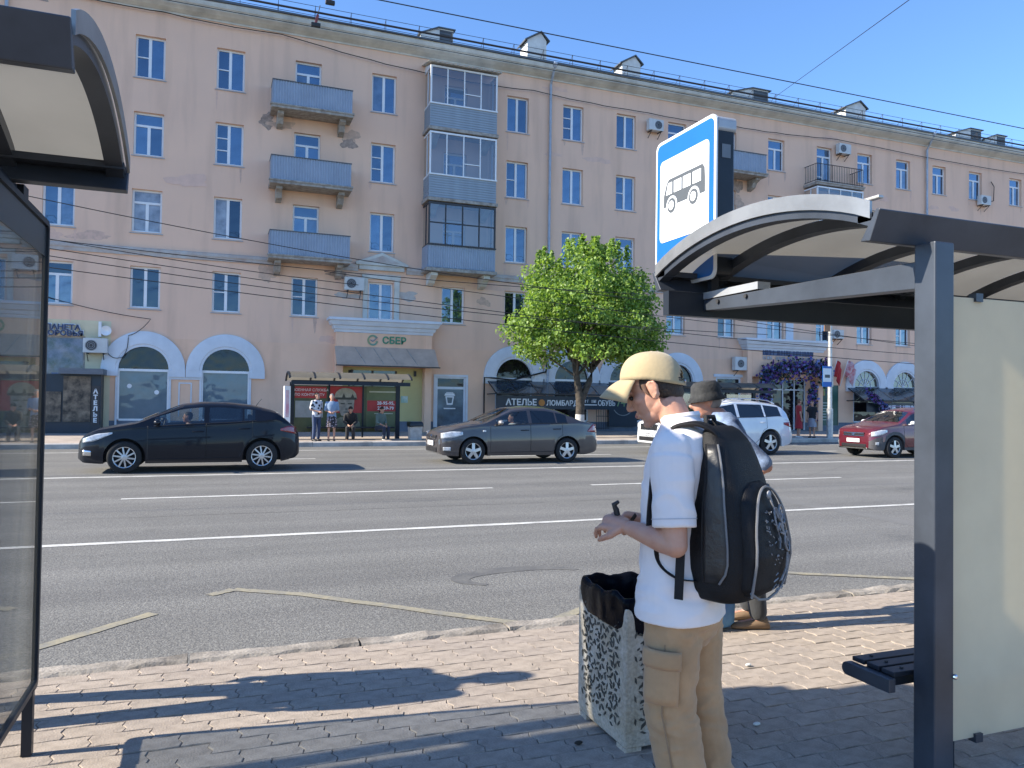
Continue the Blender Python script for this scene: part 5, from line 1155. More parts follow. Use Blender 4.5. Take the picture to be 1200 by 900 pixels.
suv = make_car(dict(label='white SUV mostly hidden behind the two waiting men', loc=(12.75,21.15,.004), s=1.06, L=4.70, R=.365, axles=(.92,3.71), paint=p_white, glass=[G_MID,G_TINT,G_TINT], wglass=G_WS, cladm=p_white, clad=False,
    top=[(0,.78),(.03,.90),(.12,.98),(.4,1.05),(1.0,1.13),(1.22,1.17),(1.6,1.38),(2.0,1.57),(2.5,1.655),(3.4,1.645),(4.1,1.57),(4.3,1.5),(4.52,1.2),(4.62,1.08),(4.68,.95),(4.70,.7)],
    belt=[(0,.74),(.12,.93),(.5,1.0),(1.2,1.06),(2.2,1.08),(3.4,1.11),(4.1,1.16),(4.45,1.1),(4.70,.66)], base=[(0,.34),(.1,.28),(.4,.25),(4.2,.25),(4.5,.32),(4.70,.42)],
    w=[(0,.66),(.04,.75),(.12,.82),(.3,.88),(.6,.92),(1.0,.94),(3.8,.94),(4.2,.92),(4.5,.86),(4.64,.79),(4.70,.7)], wr=[(0,.7),(1.1,.82),(1.6,.77),(2.1,.69),(3.8,.68),(4.3,.66),(4.7,.6)],
    win=[(1.52,2.5),(2.6,3.5),(3.56,4.14)], cuts=[1.52,2.5,2.6,3.5,3.56,4.14,1.34,2.55,3.58], shield=(1.24,1.96), rear=(4.28,4.52), doors=[(1.34,2.55),(2.55,3.58)], bump=(.3,4.4),
    head=[(.05,.78,0),(.35,.80,0),(.52,.86,0),(.05,.90,1),(.35,.95,1),(.52,.93,1)], tail=[(4.22,.92,0),(4.58,.82,0),(4.22,.98,1),(4.58,1.0,1)], extra=[('sill_trim',[(.4,.26,0),(.46,.26,0),(.4,.36,1),(.46,.36,1)],M_TRIMBLK)],
    grille=(.72,.90), intake=(.40,.52), plate=.56, mirror=1.62, seat=1.95, antenna=3.9, spokes=5, spw=.08, rails=(2.1,4.1)))
cross = make_car(dict(label='maroon crossover with grey cladding and white plate at the right', loc=(18.95,18.98,.004), s=1.0, L=4.08, R=.33, axles=(.82,3.41), paint=p_red, glass=[G_MID,G_TINT], wglass=glass_mat('blue_windscreen', (.4,.48,.52), .3), cladm=mat('grey_plastic_cladding', (.075,.072,.075), .6, var=.1), clad=True, mirm=p_white,
    top=[(0,.68),(.03,.80),(.12,.89),(.4,.98),(.88,1.06),(1.06,1.10),(1.4,1.30),(1.76,1.49),(2.3,1.575),(3.2,1.54),(3.7,1.42),(3.86,1.3),(4.0,1.05),(4.06,.9),(4.08,.65)],
    belt=[(0,.64),(.12,.85),(.5,.95),(1.1,1.0),(2.0,1.02),(3.2,1.06),(3.8,1.08),(4.08,.62)], base=[(0,.30),(.1,.25),(.4,.24),(3.6,.24),(3.9,.30),(4.08,.40)],
    w=[(0,.60),(.04,.69),(.12,.76),(.3,.82),(.6,.86),(1.0,.875),(3.3,.875),(3.7,.85),(3.95,.78),(4.08,.62)], wr=[(0,.65),(1.0,.76),(1.4,.70),(1.8,.62),(3.2,.6),(3.8,.58),(4.08,.5)],
    win=[(1.34,2.2),(2.3,3.1)], cuts=[1.34,2.2,2.3,3.1,1.2,2.25,3.2], shield=(1.08,1.72), rear=(3.8,4.0), doors=[(1.2,2.25),(2.25,3.2)], bump=(.36,3.75),
    head=[(.04,.66,0),(.30,.70,0),(.52,.80,0),(.04,.80,1),(.30,.87,1),(.52,.88,1)], tail=[(3.7,.85,0),(3.98,.8,0),(3.7,1.0,1),(3.98,1.05,1)], extra=[('fog_lamp',[(.12,.40,0),(.22,.40,0),(.12,.49,1),(.22,.49,1)],M_HEADL)],
    grille=(.66,.78), intake=(.32,.42), plate=.47, mirror=1.42, seat=1.65, antenna=3.2, spokes=5, spw=.075, rails=(1.9,3.5)))
MB().box(-.03,.2,-.55,.55,.27,.31).build('skid_plate', M_CHROME, cross, bevel=.01)
# ================================================================== near bus shelters
def near_shelter(name, label, x0, x1, yb, yf, zt, zf, rise, ribs):
    """barrel-vaulted shelter: x0..x1 along the kerb, yb back, yf road side; zt fascia top, zf fascia bottom"""
    t = thing(name, label, 'bus shelter', (0,0,0))
    for (y, lean, nm) in ((yb,-.05,'rear_fascia'),(yf,.05,'front_fascia')):
        b = MB(); b.loft([[(x,y-lean*.5,zf),(x,y+lean*.5,zt),(x,y+lean*.5-(.018 if lean < 0 else -.018)*-1,zt+.006),(x,y-lean*.5+(.05 if lean < 0 else -.05),zf+.006),] for x in (x0,x1)])
        b.build(nm, M_SHL, t, bevel=.004)
        c = MB(); c.box(x0+.01,x1-.01,min(y,y+(.10 if lean < 0 else -.10))+.002,max(y,y+(.10 if lean < 0 else -.10))-.002,zt-.035,zt-.005); c.build('gutter', M_SHL, t)
    n = 20; pts = [(yb+.02+(yf-yb-.04)*i/n, zt-.01+rise*(1-(2*i/n-1)**2)**.92) for i in range(n+1)]
    for xr in ribs:
        b = MB(); b.loft([[(xr-.035,a,z-.055),(xr+.035,a,z-.055),(xr+.035,a,z),(xr-.035,a,z)] for a, z in pts]); b.build('roof_rib', M_SHL, t, smooth=True, angle=30)
    for i in range(len(ribs)-1):
        vs = []
        for a, z in pts: vs += [(ribs[i]+.02,a,z+.006),(ribs[i+1]-.02,a,z+.006)]
        MB().add(vs,[(2*k,2*k+1,2*k+3,2*k+2) for k in range(n)]).build('roof_panel', M_POLY, t, smooth=True, fix=False)
    # end arch plates
    for xe in (x0,x1):
        b = MB(); b.loft([[(xe-.006,a,z-.02),(xe+.006,a,z-.02),(xe+.006,a,z+.05),(xe-.006,a,z+.05)] for a, z in pts]); b.build('end_arch', mat('brushed_steel_edge', (.36,.36,.35), .35, metal=.6, var=.15, scale=3), t)
    return t
def post(t, x, y, z1, w=.105, d=.10): return MB().box(x-w/2,x+w/2,y-d/2,y+d/2,Z_PAVE,z1).build('post', M_SHL, t, bevel=.006)
# right-hand shelter
RX0 = 2.42
rs = near_shelter('bus_shelter', 'large slate steel bus shelter with milky vaulted roof at the right', RX0, 7.2, 2.32, 3.97, 2.425, 2.305, .16, [RX0+.045,RX0+.42,RX0+1.25,RX0+1.9,RX0+2.55,RX0+3.35,RX0+4.0,7.1])
for x in (2.715,5.0,6.95): post(rs, x, 2.30, 2.31)
for x in (2.72,5.0,6.95):
    b = MB(); b.loft([[(x-.035,2.34,2.13),(x+.035,2.34,2.13),(x+.035,2.34,2.245),(x-.035,2.34,2.245)],[(x-.035,3.92,2.20),(x+.035,3.92,2.20),(x+.035,3.92,2.26),(x-.035,3.92,2.26)]]); b.build('roof_beam', M_SHL, rs, bevel=.004)
    MB().box(x-.042,x+.042,3.35,3.98,2.262,2.302).build('beam_bracket', mat('pale_bracket', (.42,.43,.44), .4, metal=.4, var=.1), rs)
    for y in (3.45,3.7): MB().lathe([(.012,-.048),(.012,.048)],8,(x,y,2.235),'x').build('bolt', M_IRON, rs)
MB().box(RX0+.02,7.15,3.84,3.90,2.16,2.30).build('front_beam', M_SH, rs)
M_FROST = glass_mat('dusty_frosted_glass', (.75,.74,.66), .05, .25, dirt=.94, dirtcol=(.90,.83,.65))
for a, b_ in ((2.80,4.92),(5.08,6.87)):
    MB().box(a,b_,2.292,2.304,.29,2.10).build('back_glass', M_FROST, rs)
    cl = MB()
    for q in (a+.15,b_-.15):
        for z in (2.085,.27): MB().box(q-.02,q+.02,2.28,2.315,z,z+.035).build('glass_clamp', M_SHL, rs)
MB().ell((2.77,2.246,.57),(.012,.010,.012),10,8).build('bolt', M_CHROME, rs)
# bench behind the glass
be = thing('bench', 'dark slatted steel bench fixed inside the right-hand shelter', 'bench', (0,0,0))
for k in range(3):
    y = 2.372+k*.078
    MB().box(2.585,4.85,y,y+.066,.545,.565).build('slat', M_SH, be, bevel=.004)
ends = MB(); pr = [(2.36,.49)]+[(2.585+.028*cos(q),.518+.028*sin(q)) for q in np.linspace(-pi/2,pi/2,9)]+[(2.36,.546)]
for x in (2.545,4.87): MB().prism(pr,'x',x,x+.035).build('bench_end', M_SHL, be, bevel=.003)
MB().box(2.58,4.87,2.40,2.52,.50,.543).build('bench_rail', M_SH, be)
for x in (2.95,4.5): MB().box(x-.03,x+.03,2.42,2.5,Z_PAVE,.5).build('leg', M_SH, be)
bb = MB()
for x in (2.66,3.4,4.2):
    for k in range(3): bb.lathe([(.008,.566),(.008,.570)],8,(x,2.405+k*.078,0))
bb.build('bolt', M_IRON, be)
# blue and white bus stop sign box standing on the right shelter
sx, sy0, sy1, sz0, sz1 = 2.66, 3.70, 4.35, 2.37, 3.335
sg = thing('bus_stop_sign', 'blue and white bus stop sign box on the right shelter roof', 'sign', (sx,(sy0+sy1)/2,sz0)); hw = (sy1-sy0)/2; hh = sz1-sz0
def rrect(a0, a1, b0, b1, r, n=6):
    p = []
    for cx, cy, q0 in ((a1-r,b1-r,0),(a0+r,b1-r,90),(a0+r,b0+r,180),(a1-r,b0+r,270)):
        for i in range(n+1): q = radians(q0+90*i/n); p.append((cx+r*cos(q), cy+r*sin(q)))
    return p
MB().prism(rrect(-hw,hw,0,hh,.05),'x',0,.012).build('sign_rim', SW, sg)
MB().prism(rrect(-hw+.02,hw-.02,.02,hh-.02,.04),'x',-.003,.0).build('sign_face', SB, sg)
fz0, fz1 = hh*.315, hh*.86
MB().prism(rrect(-hw+.06,hw-.06,fz0,fz1,.035),'x',-.006,-.0031).build('sign_field', SW, sg)
MB().prism(rrect(-hw+.03,hw-.03,.03,hh-.01,.04),'x',.0125,.15).build('light_box', M_SH, sg, bevel=.01)
MB().prism(rrect(-hw+.02,hw-.02,hh-.10,hh-.005,.03),'x',.03,.155).build('box_cap', mat('pale_box_cap', (.45,.46,.47), .4, metal=.3), sg)
MB().box(.06,.12,-hw+.026,-hw+.0295,hh-.25,hh-.17).build('rating_plate', mat('grey_plate', (.16,.18,.2), .5), sg)
# pictogram: an old bus in side view; u along the face from the far edge, v up
GB = mat('pictogram_grey', (.075,.085,.095), .5, var=.03)
fw_, fh_ = 2*hw-.12, fz1-fz0
def face_poly(nm, poly, m, y0=-.0085, y1=-.0061):
    return MB().prism([(hw-.06-u*fw_, fz0+v*fh_) for u, v in poly], 'x', y0, y1).build(nm, m, sg)
face_poly('bus_body', [(.09,.42),(.09,.56),(.15,.70),(.20,.745),(.88,.745),(.92,.70),(.93,.58),(.93,.42)], GB)
for a, b_ in ((.145,.275),(.315,.47),(.505,.66),(.70,.86)): face_poly('bus_window', [(a,.56),(b_,.56),(b_,.70),(a+(.045 if a < .2 else 0),.70)], SW, -.0105, -.0086)
for u in (.27,.72):
    def circ(r_): return [(u+r_*cos(2*pi*i/24), .415+r_*sin(2*pi*i/24)*fw_/fh_) for i in range(24)]
    face_poly('bus_wheel_gap', circ(.115), SW, -.0105, -.0086); face_poly('bus_wheel', circ(.088), GB, -.0125, -.0106); face_poly('bus_hub', circ(.055), SW, -.0145, -.0126)
for y in (-.2,.18): MB().box(.05,.10,y-.02,y+.02,-.10,.03).build('sign_bracket', M_SH, sg)

# left-hand shelter
LX1 = -.39
ls = near_shelter('bus_shelter', 'dark bus shelter with milky vaulted roof at the upper left', -4.6, LX1, 2.36, 3.80, 2.665, 2.54, .16, [-4.5,-3.7,-2.9,-2.1,-1.4,LX1-.46,LX1-.05])
for x in (-4.4,-2.5,-.84): post(ls, x, 2.36, 2.56, .1, .08)
MB().box(-4.4,-.8,3.84,3.93,2.45,2.555).build('front_beam', M_SH, ls)
for x in (-4.4,-2.5,-.86): MB().box(x-.035,x+.035,2.40,3.93,2.46,2.55).build('roof_beam', M_SH, ls)
M_ENDG = glass_mat('end_panel_glass', (.80,.85,.89), .22, .015, dirt=.06, dirtcol=(.45,.45,.42))
fr = MB(); xe = -.735; ya, yz = 2.36, 3.95; za, zz_ = .36, 2.42; tt = .035
def rnd_frame(b, o): 
    out = rrect(ya, yz, za, zz_, .035, 5); inn = rrect(ya+o, yz-o, za+o, zz_-o, .02, 5); n = len(out)
    vs = [(x,u,v) for x in (xe-.018,xe+.018) for u,v in out]+[(x,u,v) for x in (xe-.018,xe+.018) for u,v in inn]; fs = []
    for i in range(n):
        j = (i+1)%n; fs += [(i,j,2*n+j,2*n+i),(n+i,3*n+i,3*n+j,n+j),(i,n+i,n+j,j),(2*n+i,2*n+j,3*n+j,3*n+i)]
    b.add(vs, fs)
rnd_frame(fr, .024); ep = fr.build('end_panel_frame', M_SH, ls)
MB().prism(rrect(ya+.02,yz-.02,za+.02,zz_-.02,.02),'x',xe-.006,xe+.006).build('end_glass', M_ENDG, ep)
MB().box(xe-.009,xe+.009,ya+.03,yz-.03,zz_-.16,zz_-.03).build('header_strip', mat('dark_header', (.03,.04,.05), .3), ep)
for y in (2.5,3.85): MB().box(xe-.02,xe+.02,y-.02,y+.02,Z_PAVE,za+.01).build('panel_foot', M_SH, ls)
for a, b_ in ((-4.33,-2.57),(-2.43,-.93)): MB().box(a,b_,2.352,2.364,.4,2.3).build('back_glass', M_ENDG, ls)

# ---- near litter bin: concrete box with moulded flower relief, black bag turned over its rim
def near_bin(x0, x1, y0, y1, h):
    t = thing('litter_bin', 'tall weathered concrete litter bin with carved pattern and black bag', 'bin', ((x0+x1)/2,(y0+y1)/2,Z_PAVE)); a, b = (x1-x0)/2, (y1-y0)/2
    M_C = mat('weathered_concrete', (.55,.47,.385), .92, col2=(.42,.33,.23), scale=7, bump=.6, bscale=70, fine=.2)
    bd = MB(); bd.loft([[(-a*.97,-b*.97,.02),(a*.97,-b*.97,.02),(a*.97,b*.97,.02),(-a*.97,b*.97,.02)],[(-a,-b,.06),(a,-b,.06),(a,b,.06),(-a,b,.06)],[(-a,-b,h),(a,-b,h),(a,b,h),(-a,b,h)],[(-a*.94,-b*.94,h),(a*.94,-b*.94,h),(a*.94,b*.94,h),(-a*.94,b*.94,h)],[(-a*.94,-b*.94,.15),(a*.94,-b*.94,.15),(a*.94,b*.94,.15),(-a*.94,b*.94,.15)]]); bd.build('bin_body', M_C, t, bevel=.015)
    for sx_ in (-1,1):
        for sy_ in (-1,1): MB().box(sx_*a*.8-.04,sx_*a*.8+.04,sy_*b*.8-.04,sy_*b*.8+.04,0,.022).build('bin_foot', M_C, t)
    # relief: rows of flower-like rosettes and leaf strokes laid as dark-coloured strokes standing slightly proud of the faces
    M_G = mat('relief_dark', (.115,.10,.078), .95, var=.3, scale=20); rr = random.Random(3)
    def relief(put, wdt):
        g_ = MB()
        def stroke(u0, v0, u1, v1, w_):
            d = Vector((u1-u0, v1-v0)); L_ = d.length; d /= L_; n_ = Vector((-d.y,d.x))*w_
            m_ = [(u0,v0),(u0+d.x*L_*.3+n_.x,v0+d.y*L_*.3+n_.y),(u1,v1),(u0+d.x*L_*.6-n_.x,v0+d.y*L_*.6-n_.y)]
            g_.add([put(u,v,.0005) for u,v in m_]+[put(u,v,.0035) for u,v in m_], [(4,5,6,7),(0,1,5,4),(1,2,6,5),(2,3,7,6),(3,0,4,7)])
        nv = 5; nu = 3
        for i in range(nu):
            for j in range(nv):
                cu, cv = -wdt+.05+(2*wdt-.10)*(i+.5)/nu, .10+(h-.17)*(j+.5)/nv
                for q in range(6):
                    an = q*pi/3+(.5 if (i+j)%2 else 0)+rr.uniform(-.1,.1); r0, r1 = .012, .050+rr.uniform(-.008,.008)
                    stroke(cu+r0*cos(an), cv+r0*sin(an), cu+r1*cos(an), cv+r1*sin(an), .0085)
                for q in range(5):
                    an = q*2*pi/5+.8+rr.uniform(-.3,.3); c2u, c2v = cu+.060*cos(an), cv+.062*sin(an); a2 = an+pi/2+rr.uniform(-.5,.5)
                    if abs(c2u) < wdt-.03: stroke(c2u-.016*cos(a2), c2v-.016*sin(a2), c2u+.016*cos(a2), c2v+.016*sin(a2), .006)
        for _ in range(26):
            u, v, an = rr.uniform(-wdt+.04,wdt-.04), rr.uniform(.08,h-.06), rr.uniform(0,pi); stroke(u,v,u+.018*cos(an),v+.018*sin(an),.005)
        g_.build('relief', M_G, t, fix=False)
    relief(lambda u,v,e: (-a-e, -u, v), b); relief(lambda u,v,e: (u, -b-e, v), a); relief(lambda u,v,e: (a+e, u, v), b); relief(lambda u,v,e: (-u, b+e, v), a)
    # bag: folded over the rim, crumpled
    bg = MB(); rr = random.Random(8); N = 72; rings = []
    def sq(q, s, r_=.25):
        c, d = cos(q), sin(q); k = 1/max(abs(c),abs(d)); k = k*(1-r_)+1.12*r_; return c*k*s, d*k*s
    for lev, (s, z, amp) in enumerate(((1.025,h-.10,.010),(1.035,h-.055,.012),(1.045,h-.01,.012),(1.05,h+.025,.013),(1.01,h+.05,.014),(.93,h+.045,.012),(.88,h+.01,.012),(.84,h-.10,.014),(.80,h-.22,.02),(.72,h-.36,.03),(.4,h-.42,.02),(.05,h-.43,.01))):
        r = []
        for k in range(N):
            q = 2*pi*k/N; u, v = sq(q,s); f = 1+amp*3.2*noise.noise(Vector((cos(q)*5,sin(q)*5,z*22)))+rr.uniform(-.004,.004)
            zz = z+(.022*noise.noise(Vector((cos(q)*3.1,sin(q)*3.1,lev*.3)))+.012*noise.noise(Vector((cos(q)*9,sin(q)*9,lev*.6))))*(1.2 if 3 <= lev <= 5 else .45)+(-.012*(1+sin(q+2.6)) if lev < 2 else 0)
            r.append((a*u*f, b*v*f, zz))
        rings.append(r)
    bg.loft(rings, cap=False); o = bg.build('bin_bag', mat('black_bag_near', (.004,.005,.009), .24, var=.2, scale=6, bump=.35, bscale=22, spec=.05), t, smooth=True, angle=180)
    so = o.modifiers.new('t','SOLIDIFY'); so.thickness = .003; o.modifiers.new('s','SUBSURF').render_levels = 1
    return t
near_bin(1.70, 2.14, 2.99, 3.47, .635)
# cigarette ends and bits of litter by the bin
rr = random.Random(21)
for (x, y, l) in ((1.55,3.15,'crumpled dark leaf litter left of the near bin'),(2.95,3.75,'white scrap of paper on the sunlit paving'),(2.45,3.05,'small white scrap in the shade by the bin')):
    b = MB(); b.ell((0,0,.008),(.022,.012,.008),8,5); o = b.build('litter', mat('paper_scrap', (.7,.7,.66), .8) if 'white' in l else mat('leaf_scrap', (.03,.025,.02), .9), None, loc=(x,y,Z_PAVE+.003)); tag(o, l, 'litter')
# ================================================================== people
def skin_mat(name, col):
    if name in MATS: return MATS[name]
    m = mat(name, col, .5, var=.10, scale=14, col2=(col[0]*.92,col[1]*.80,col[2]*.76), bump=.12, bscale=180); b = m.node_tree.nodes['Principled BSDF']
    b.inputs['Subsurface Weight'].default_value = .12; b.inputs['Subsurface Radius'].default_value = (.012,.005,.003); b.inputs['Subsurface Scale'].default_value = 1.; return m
M_SKIN = skin_mat('skin', (.50,.285,.20)); M_SKIN2 = skin_mat('skin_tanned', (.52,.27,.19)); M_HAIRD = mat('dark_brown_hair', (.028,.018,.013), .55, var=.3, scale=40, bump=.6, bscale=160); M_EYE = mat('eye_dark', (.02,.015,.012), .2, var=.1)
def chain(b, pts, rs, n=12):
    """tapered limb with rounded ends"""
    pts = [Vector(p) for p in pts]; P = [pts[0]]; Rr = [rs[0]]
    for i in range(len(pts)-1):
        for k in (.25,.5,.75,1.): P.append(pts[i].lerp(pts[i+1],k)); Rr.append(rs[i]+(rs[i+1]-rs[i])*k)
    b.tube(P, Rr, n); b.ell(pts[0],(rs[0],)*3,n,8); b.ell(pts[-1],(rs[-1],)*3,n,8)
    for p, r in zip(pts[1:-1], rs[1:-1]): b.ell(p,(r,)*3,n,8)
def ering(h, cx, cy, rx, ry, n=24, p=2.3):
    out = []
    for k in range(n):
        q = 2*pi*k/n; c, s = cos(q), sin(q); out.append((cx+rx*math.copysign(abs(c)**(2/p),c), cy+ry*math.copysign(abs(s)**(2/p),s), h))
    return out
def head_shells(b, c, R, s=1., fine=True):
    def T(v): return Vector(c)+R@(Vector(v)*s)
    def E(v, r, n=16, m=10): b.ell(T(v), tuple(q*s for q in r), n, m, R)
    E((-.014,0,.038),(.096,.076,.084),20,14); E((.028,0,-.018),(.066,.062,.082)); E((.034,0,-.078),(.050,.049,.036)); E((.068,0,-.100),(.022,.026,.018)); E((.0,0,-.062),(.062,.058,.045))
    if fine:
        b.tube([T((.088,0,.022)),T((.100,0,.0)),T((.113,0,-.022)),T((.104,0,-.034))],[.009*s,.010*s,.0125*s,.008*s],8); b.ell(T((.111,0,-.026)),(.012*s,.012*s,.010*s),10,8,R)
        for y in (-1,1): b.ell(T((.099,y*.011,-.031)),(.010*s,.008*s,.008*s),8,6,R)
        E((.091,0,-.054),(.011,.022,.007)); E((.089,0,-.067),(.011,.020,.008)); E((.082,0,.026),(.014,.050,.009)); E((.05,.045,-.012),(.03,.018,.022)); E((.05,-.045,-.012),(.03,.018,.022))
    else: E((.103,0,-.02),(.016,.013,.02))
    for y in (-1,1):
        E((-.012,y*.076,-.008),(.019,.009,.031)); E((-.016,y*.083,.004),(.020,.006,.022))
        b.tube([T((-.000,y*.080,-.034)),T((-.020,y*.086,-.020)),T((-.032,y*.090,.004)),T((-.026,y*.090,.024)),T((-.008,y*.086,.029)),T((.004,y*.080,.016))],[.005*s]*6,6)
def hand_shells(b, w, d, n, s=1., curl=.7, thumb=1, spread=.012, detail=True):
    """wrist w, pointing d, palm normal n: palm, four unequal bent fingers and a thumb from the side of the palm"""
    w, d, n = Vector(w), Vector(d).normalized(), Vector(n).normalized(); n = (n-d*n.dot(d)).normalized(); a = d.cross(n)*thumb
    for k in range(5):
        q = w+d*(.018+.017*k)*s; b.ell(q, (.030*s,.030*s,.030*s) if False else (.026*s,)*3, 8, 6)
    for u in (-1,-.35,.35,1): b.tube([w+d*.02*s+a*u*.022*s, w+d*.09*s+a*u*.034*s],[.014*s,.0125*s],8); b.ell(w+d*.09*s+a*u*.034*s,(.0125*s,)*3,8,6)
    for i, (u, L_) in enumerate(((1,.068),(.35,.078),(-.35,.074),(-1,.058))):
        p = w+d*.088*s+a*u*.034*s; dd = d.copy(); pts = [p]
        for j, f in enumerate((.45,.32,.23)):
            ang = curl*(.55+.35*j)+(.06*i); dd = (dd*cos(ang)+n*sin(ang)).normalized(); nn = dd.cross(a); p = p+dd*L_*f*s*1.12; pts.append(p)
            n_l = (n*cos(ang)-d*sin(ang)); 
        b.tube(pts,[.0098*s,.0092*s,.0082*s,.0068*s],8); b.ell(pts[-1],(.0068*s,)*3,8,6)
        for q in pts[1:-1]: b.ell(q,(.0092*s,)*3,8,6)
    p = w+d*.028*s+a*.022*s; pts = [p, p+(d*.55+a*.75+n*.3).normalized()*.038*s]; pts.append(pts[-1]+(d*.9+a*.25+n*.45).normalized()*.032*s); pts.append(pts[-1]+(d*.8-a*.1+n*.6).normalized()*.024*s)
    b.tube(pts,[.014*s,.0125*s,.0105*s,.008*s],8); b.ell(pts[-1],(.008*s,)*3,8,6)
def rotm(pitch=0, yaw=0, roll=0): return Matrix.Rotation(yaw,3,'Z')@Matrix.Rotation(pitch,3,'Y')@Matrix.Rotation(roll,3,'X')
def put_mesh(name, me, m, parent):
    me.materials.clear(); me.materials.append(m); me.name = name; o = link(name, me, parent)
    for p in me.polygons: p.use_smooth = True
    return o
SHOE = {}
def shoe(parent, a, m, yaw=0, s=1.):
    b = MB(); rings = []
    for x, w, h in ((-.075,.030,.05),(-.06,.038,.085),(-.02,.041,.09),(.04,.043,.07),(.10,.047,.055),(.15,.040,.045),(.178,.018,.03)):
        rings.append([(x,w*cos(q),max(0,h*.5+h*.5*sin(q))) for q in [2*pi*k/12 for k in range(12)]])
    o = b.loft(rings).build('shoe', m, parent, smooth=True); o.location = a; o.rotation_euler = (0,0,yaw); o.scale = (s,s,s); return o
def person(label, loc, rz, H=1.68, pose='stand', top=None, bottom=None, hair=M_HAIRD, skin=M_SKIN, style='trousers', sleeve=.5, hairlen=0., shoes=None, arms=None, look=(.1,0), hat=None, vox=.016, group=None, width=1., bare_legs=False, legs=None, lean=0.):
    t = thing('person', label, 'person', loc, rz, group); k = H/1.72
    V = lambda p: Vector((p[0]*k, p[1]*k*width, p[2]*k))
    if pose == 'stand':
        lg = legs or [[(0,s*.09,.90),(.015,s*.095,.49),(-.02,s*.10,.085)] for s in (-1,1)]; hz = 0
    else:
        lg = legs or [[(0,s*.09,.50),(.42,s*.10,.49),(.40,s*.11,.085)] for s in (-1,1)]; hz = -.42
    ln = lambda p: (p[0]+lean*max(0,p[2]-.92-hz), p[1], p[2]-.25*abs(lean)*max(0,p[2]-.92-hz))
    tor = [(.86,0,.11,.165),(.95,0,.105,.155),(1.08,0,.10,.14),(1.22,0,.108,.155),(1.34,-.005,.105,.172),(1.42,-.01,.085,.16),(1.47,-.01,.06,.09),(1.50,0,.052,.06)]
    def torso(b, inf, lo=.86, hi=1.6):
        rg = [ering((h+hz)*k, (cx+lean*max(0,h-.92))*k, 0, (rx+inf)*k, (ry+inf)*k*width) for h,cx,rx,ry in tor if lo <= h <= hi]; b.loft(rg)
    arms = arms or [[(0,s*.185,1.40),(-.02,s*.225,1.12),(.04,s*.23,.88)] for s in (-1,1)]
    arms = [[ln((p[0],p[1],p[2]+hz)) for p in a] for a in arms]
    b = MB(); torso(b, -.012)
    for a in lg: chain(b, [V(p) for p in a], [.078*k,.050*k,.036*k]); 
    for a in arms: chain(b, [V(p) for p in a], [.048*k,.038*k,.026*k])
    for i, a in enumerate(arms):
        w_ = V(a[2]); d = (V(a[2])-V(a[1])).normalized(); hand_shells(b, w_, d, Vector((.5,-(1 if i else -1)*.8,-.1)), k*1.05, .35, 1 if i else -1)
    hc = Vector(ln((.03,0,1.615+hz)))*k; R = rotm(look[0], look[1]); b.tube([V(ln((0,0,1.42+hz))),V(ln((.005,0,1.50+hz))),hc+R@Vector((-.015,0,-.05))*k],[.06*k,.054*k,.052*k],12)
    head_shells(b, hc, R, k, False)
    for a in lg: f = V(a[2]); chain(b,[f,f+Vector((.0,0,-.04*k)),f+Vector((.13*k,0,-.055*k))],[.036*k,.035*k,.022*k])
    put_mesh('body', remesh(b, vox, 3), skin, t)
    for y in (-.031,.031): MB().ell(hc+R@Vector((.083,y,.006))*k,(.010*k,)*3,8,6).build('eye', M_EYE, t)
    if top:
        b = MB(); torso(b, .012, .86 if style != 'dress' else .9, 1.48)
        for a in arms:
            p = [V(q) for q in a]; e = p[0].lerp(p[1], min(1,sleeve*2)) if sleeve <= .5 else p[1]
            if sleeve <= .5: chain(b,[p[0],e],[.062*k,.060*k])
            else: chain(b,[p[0],p[1],p[1].lerp(p[2],min(.94,(sleeve-.5)*2))],[.062*k,.054*k,.045*k])
        put_mesh('top' if style != 'dress' else 'dress', remesh(b, vox, 2), top, t)
    if bottom:
        b = MB()
        if style == 'trousers':
            b.loft([ering((h+hz)*k,0,0,rx*k,ry*k*width) for h,rx,ry in ((.80,.10,.165),(.88,.118,.172),(.98,.112,.162))])
            for a in lg: p = [V(q) for q in a]; chain(b,[p[0],p[1],p[2]+Vector((0,0,.03*k))],[.096*k,.072*k,.062*k])
            nm = 'trousers'
        else:
            if pose == 'stand': b.loft([ering(h*k,0,0,rx*k,ry*k) for h,rx,ry in ((style == 'dress' and .42 or .50,.16,.21),(.65,.15,.20),(.86,.125,.175),(.99,.112,.16))])
            else: b.loft([ering((h+hz)*k,0,0,rx*k,ry*k) for h,rx,ry in ((.84,.12,.18),(.98,.112,.16))])
            nm = 'skirt'
        put_mesh(nm, remesh(b, vox, 2), bottom, t)
    b = MB()
    if hat is None or hair:
        b.ell(hc+R@Vector((-.024,0,.050))*k,(.098*k,.082*k,.083*k),16,10,R); b.ell(hc+R@Vector((-.045,0,.0))*k,(.070*k,.080*k,.07*k),14,8,R)
        if hairlen: b.ell(hc+R@Vector((-.06,0,-.02-hairlen/2))*k,(.05*k,.075*k,(.06+hairlen/2)*k),14,8,R)
        put_mesh('hair', remesh(b, vox*.8, 2), hair, t)
    if hat: hat(t, hc, R, k)
    for i, a in enumerate(lg): p = V(a[2]); shoe(t, (p.x+.0,p.y,0.0 if pose == 'stand' else p.z-.085*k), shoes or M_TRIMBLK, 0, k)
    return t
def cloth(name, col, **kw): return mat(name, col, .85, bump=kw.pop('bump',.3), bscale=kw.pop('bscale',35), sheen=.2, **kw)
C_JEANS = cloth('blue_jeans', (.035,.06,.13), var=.15); C_BLACK = cloth('black_cloth', (.012,.012,.015), var=.1)
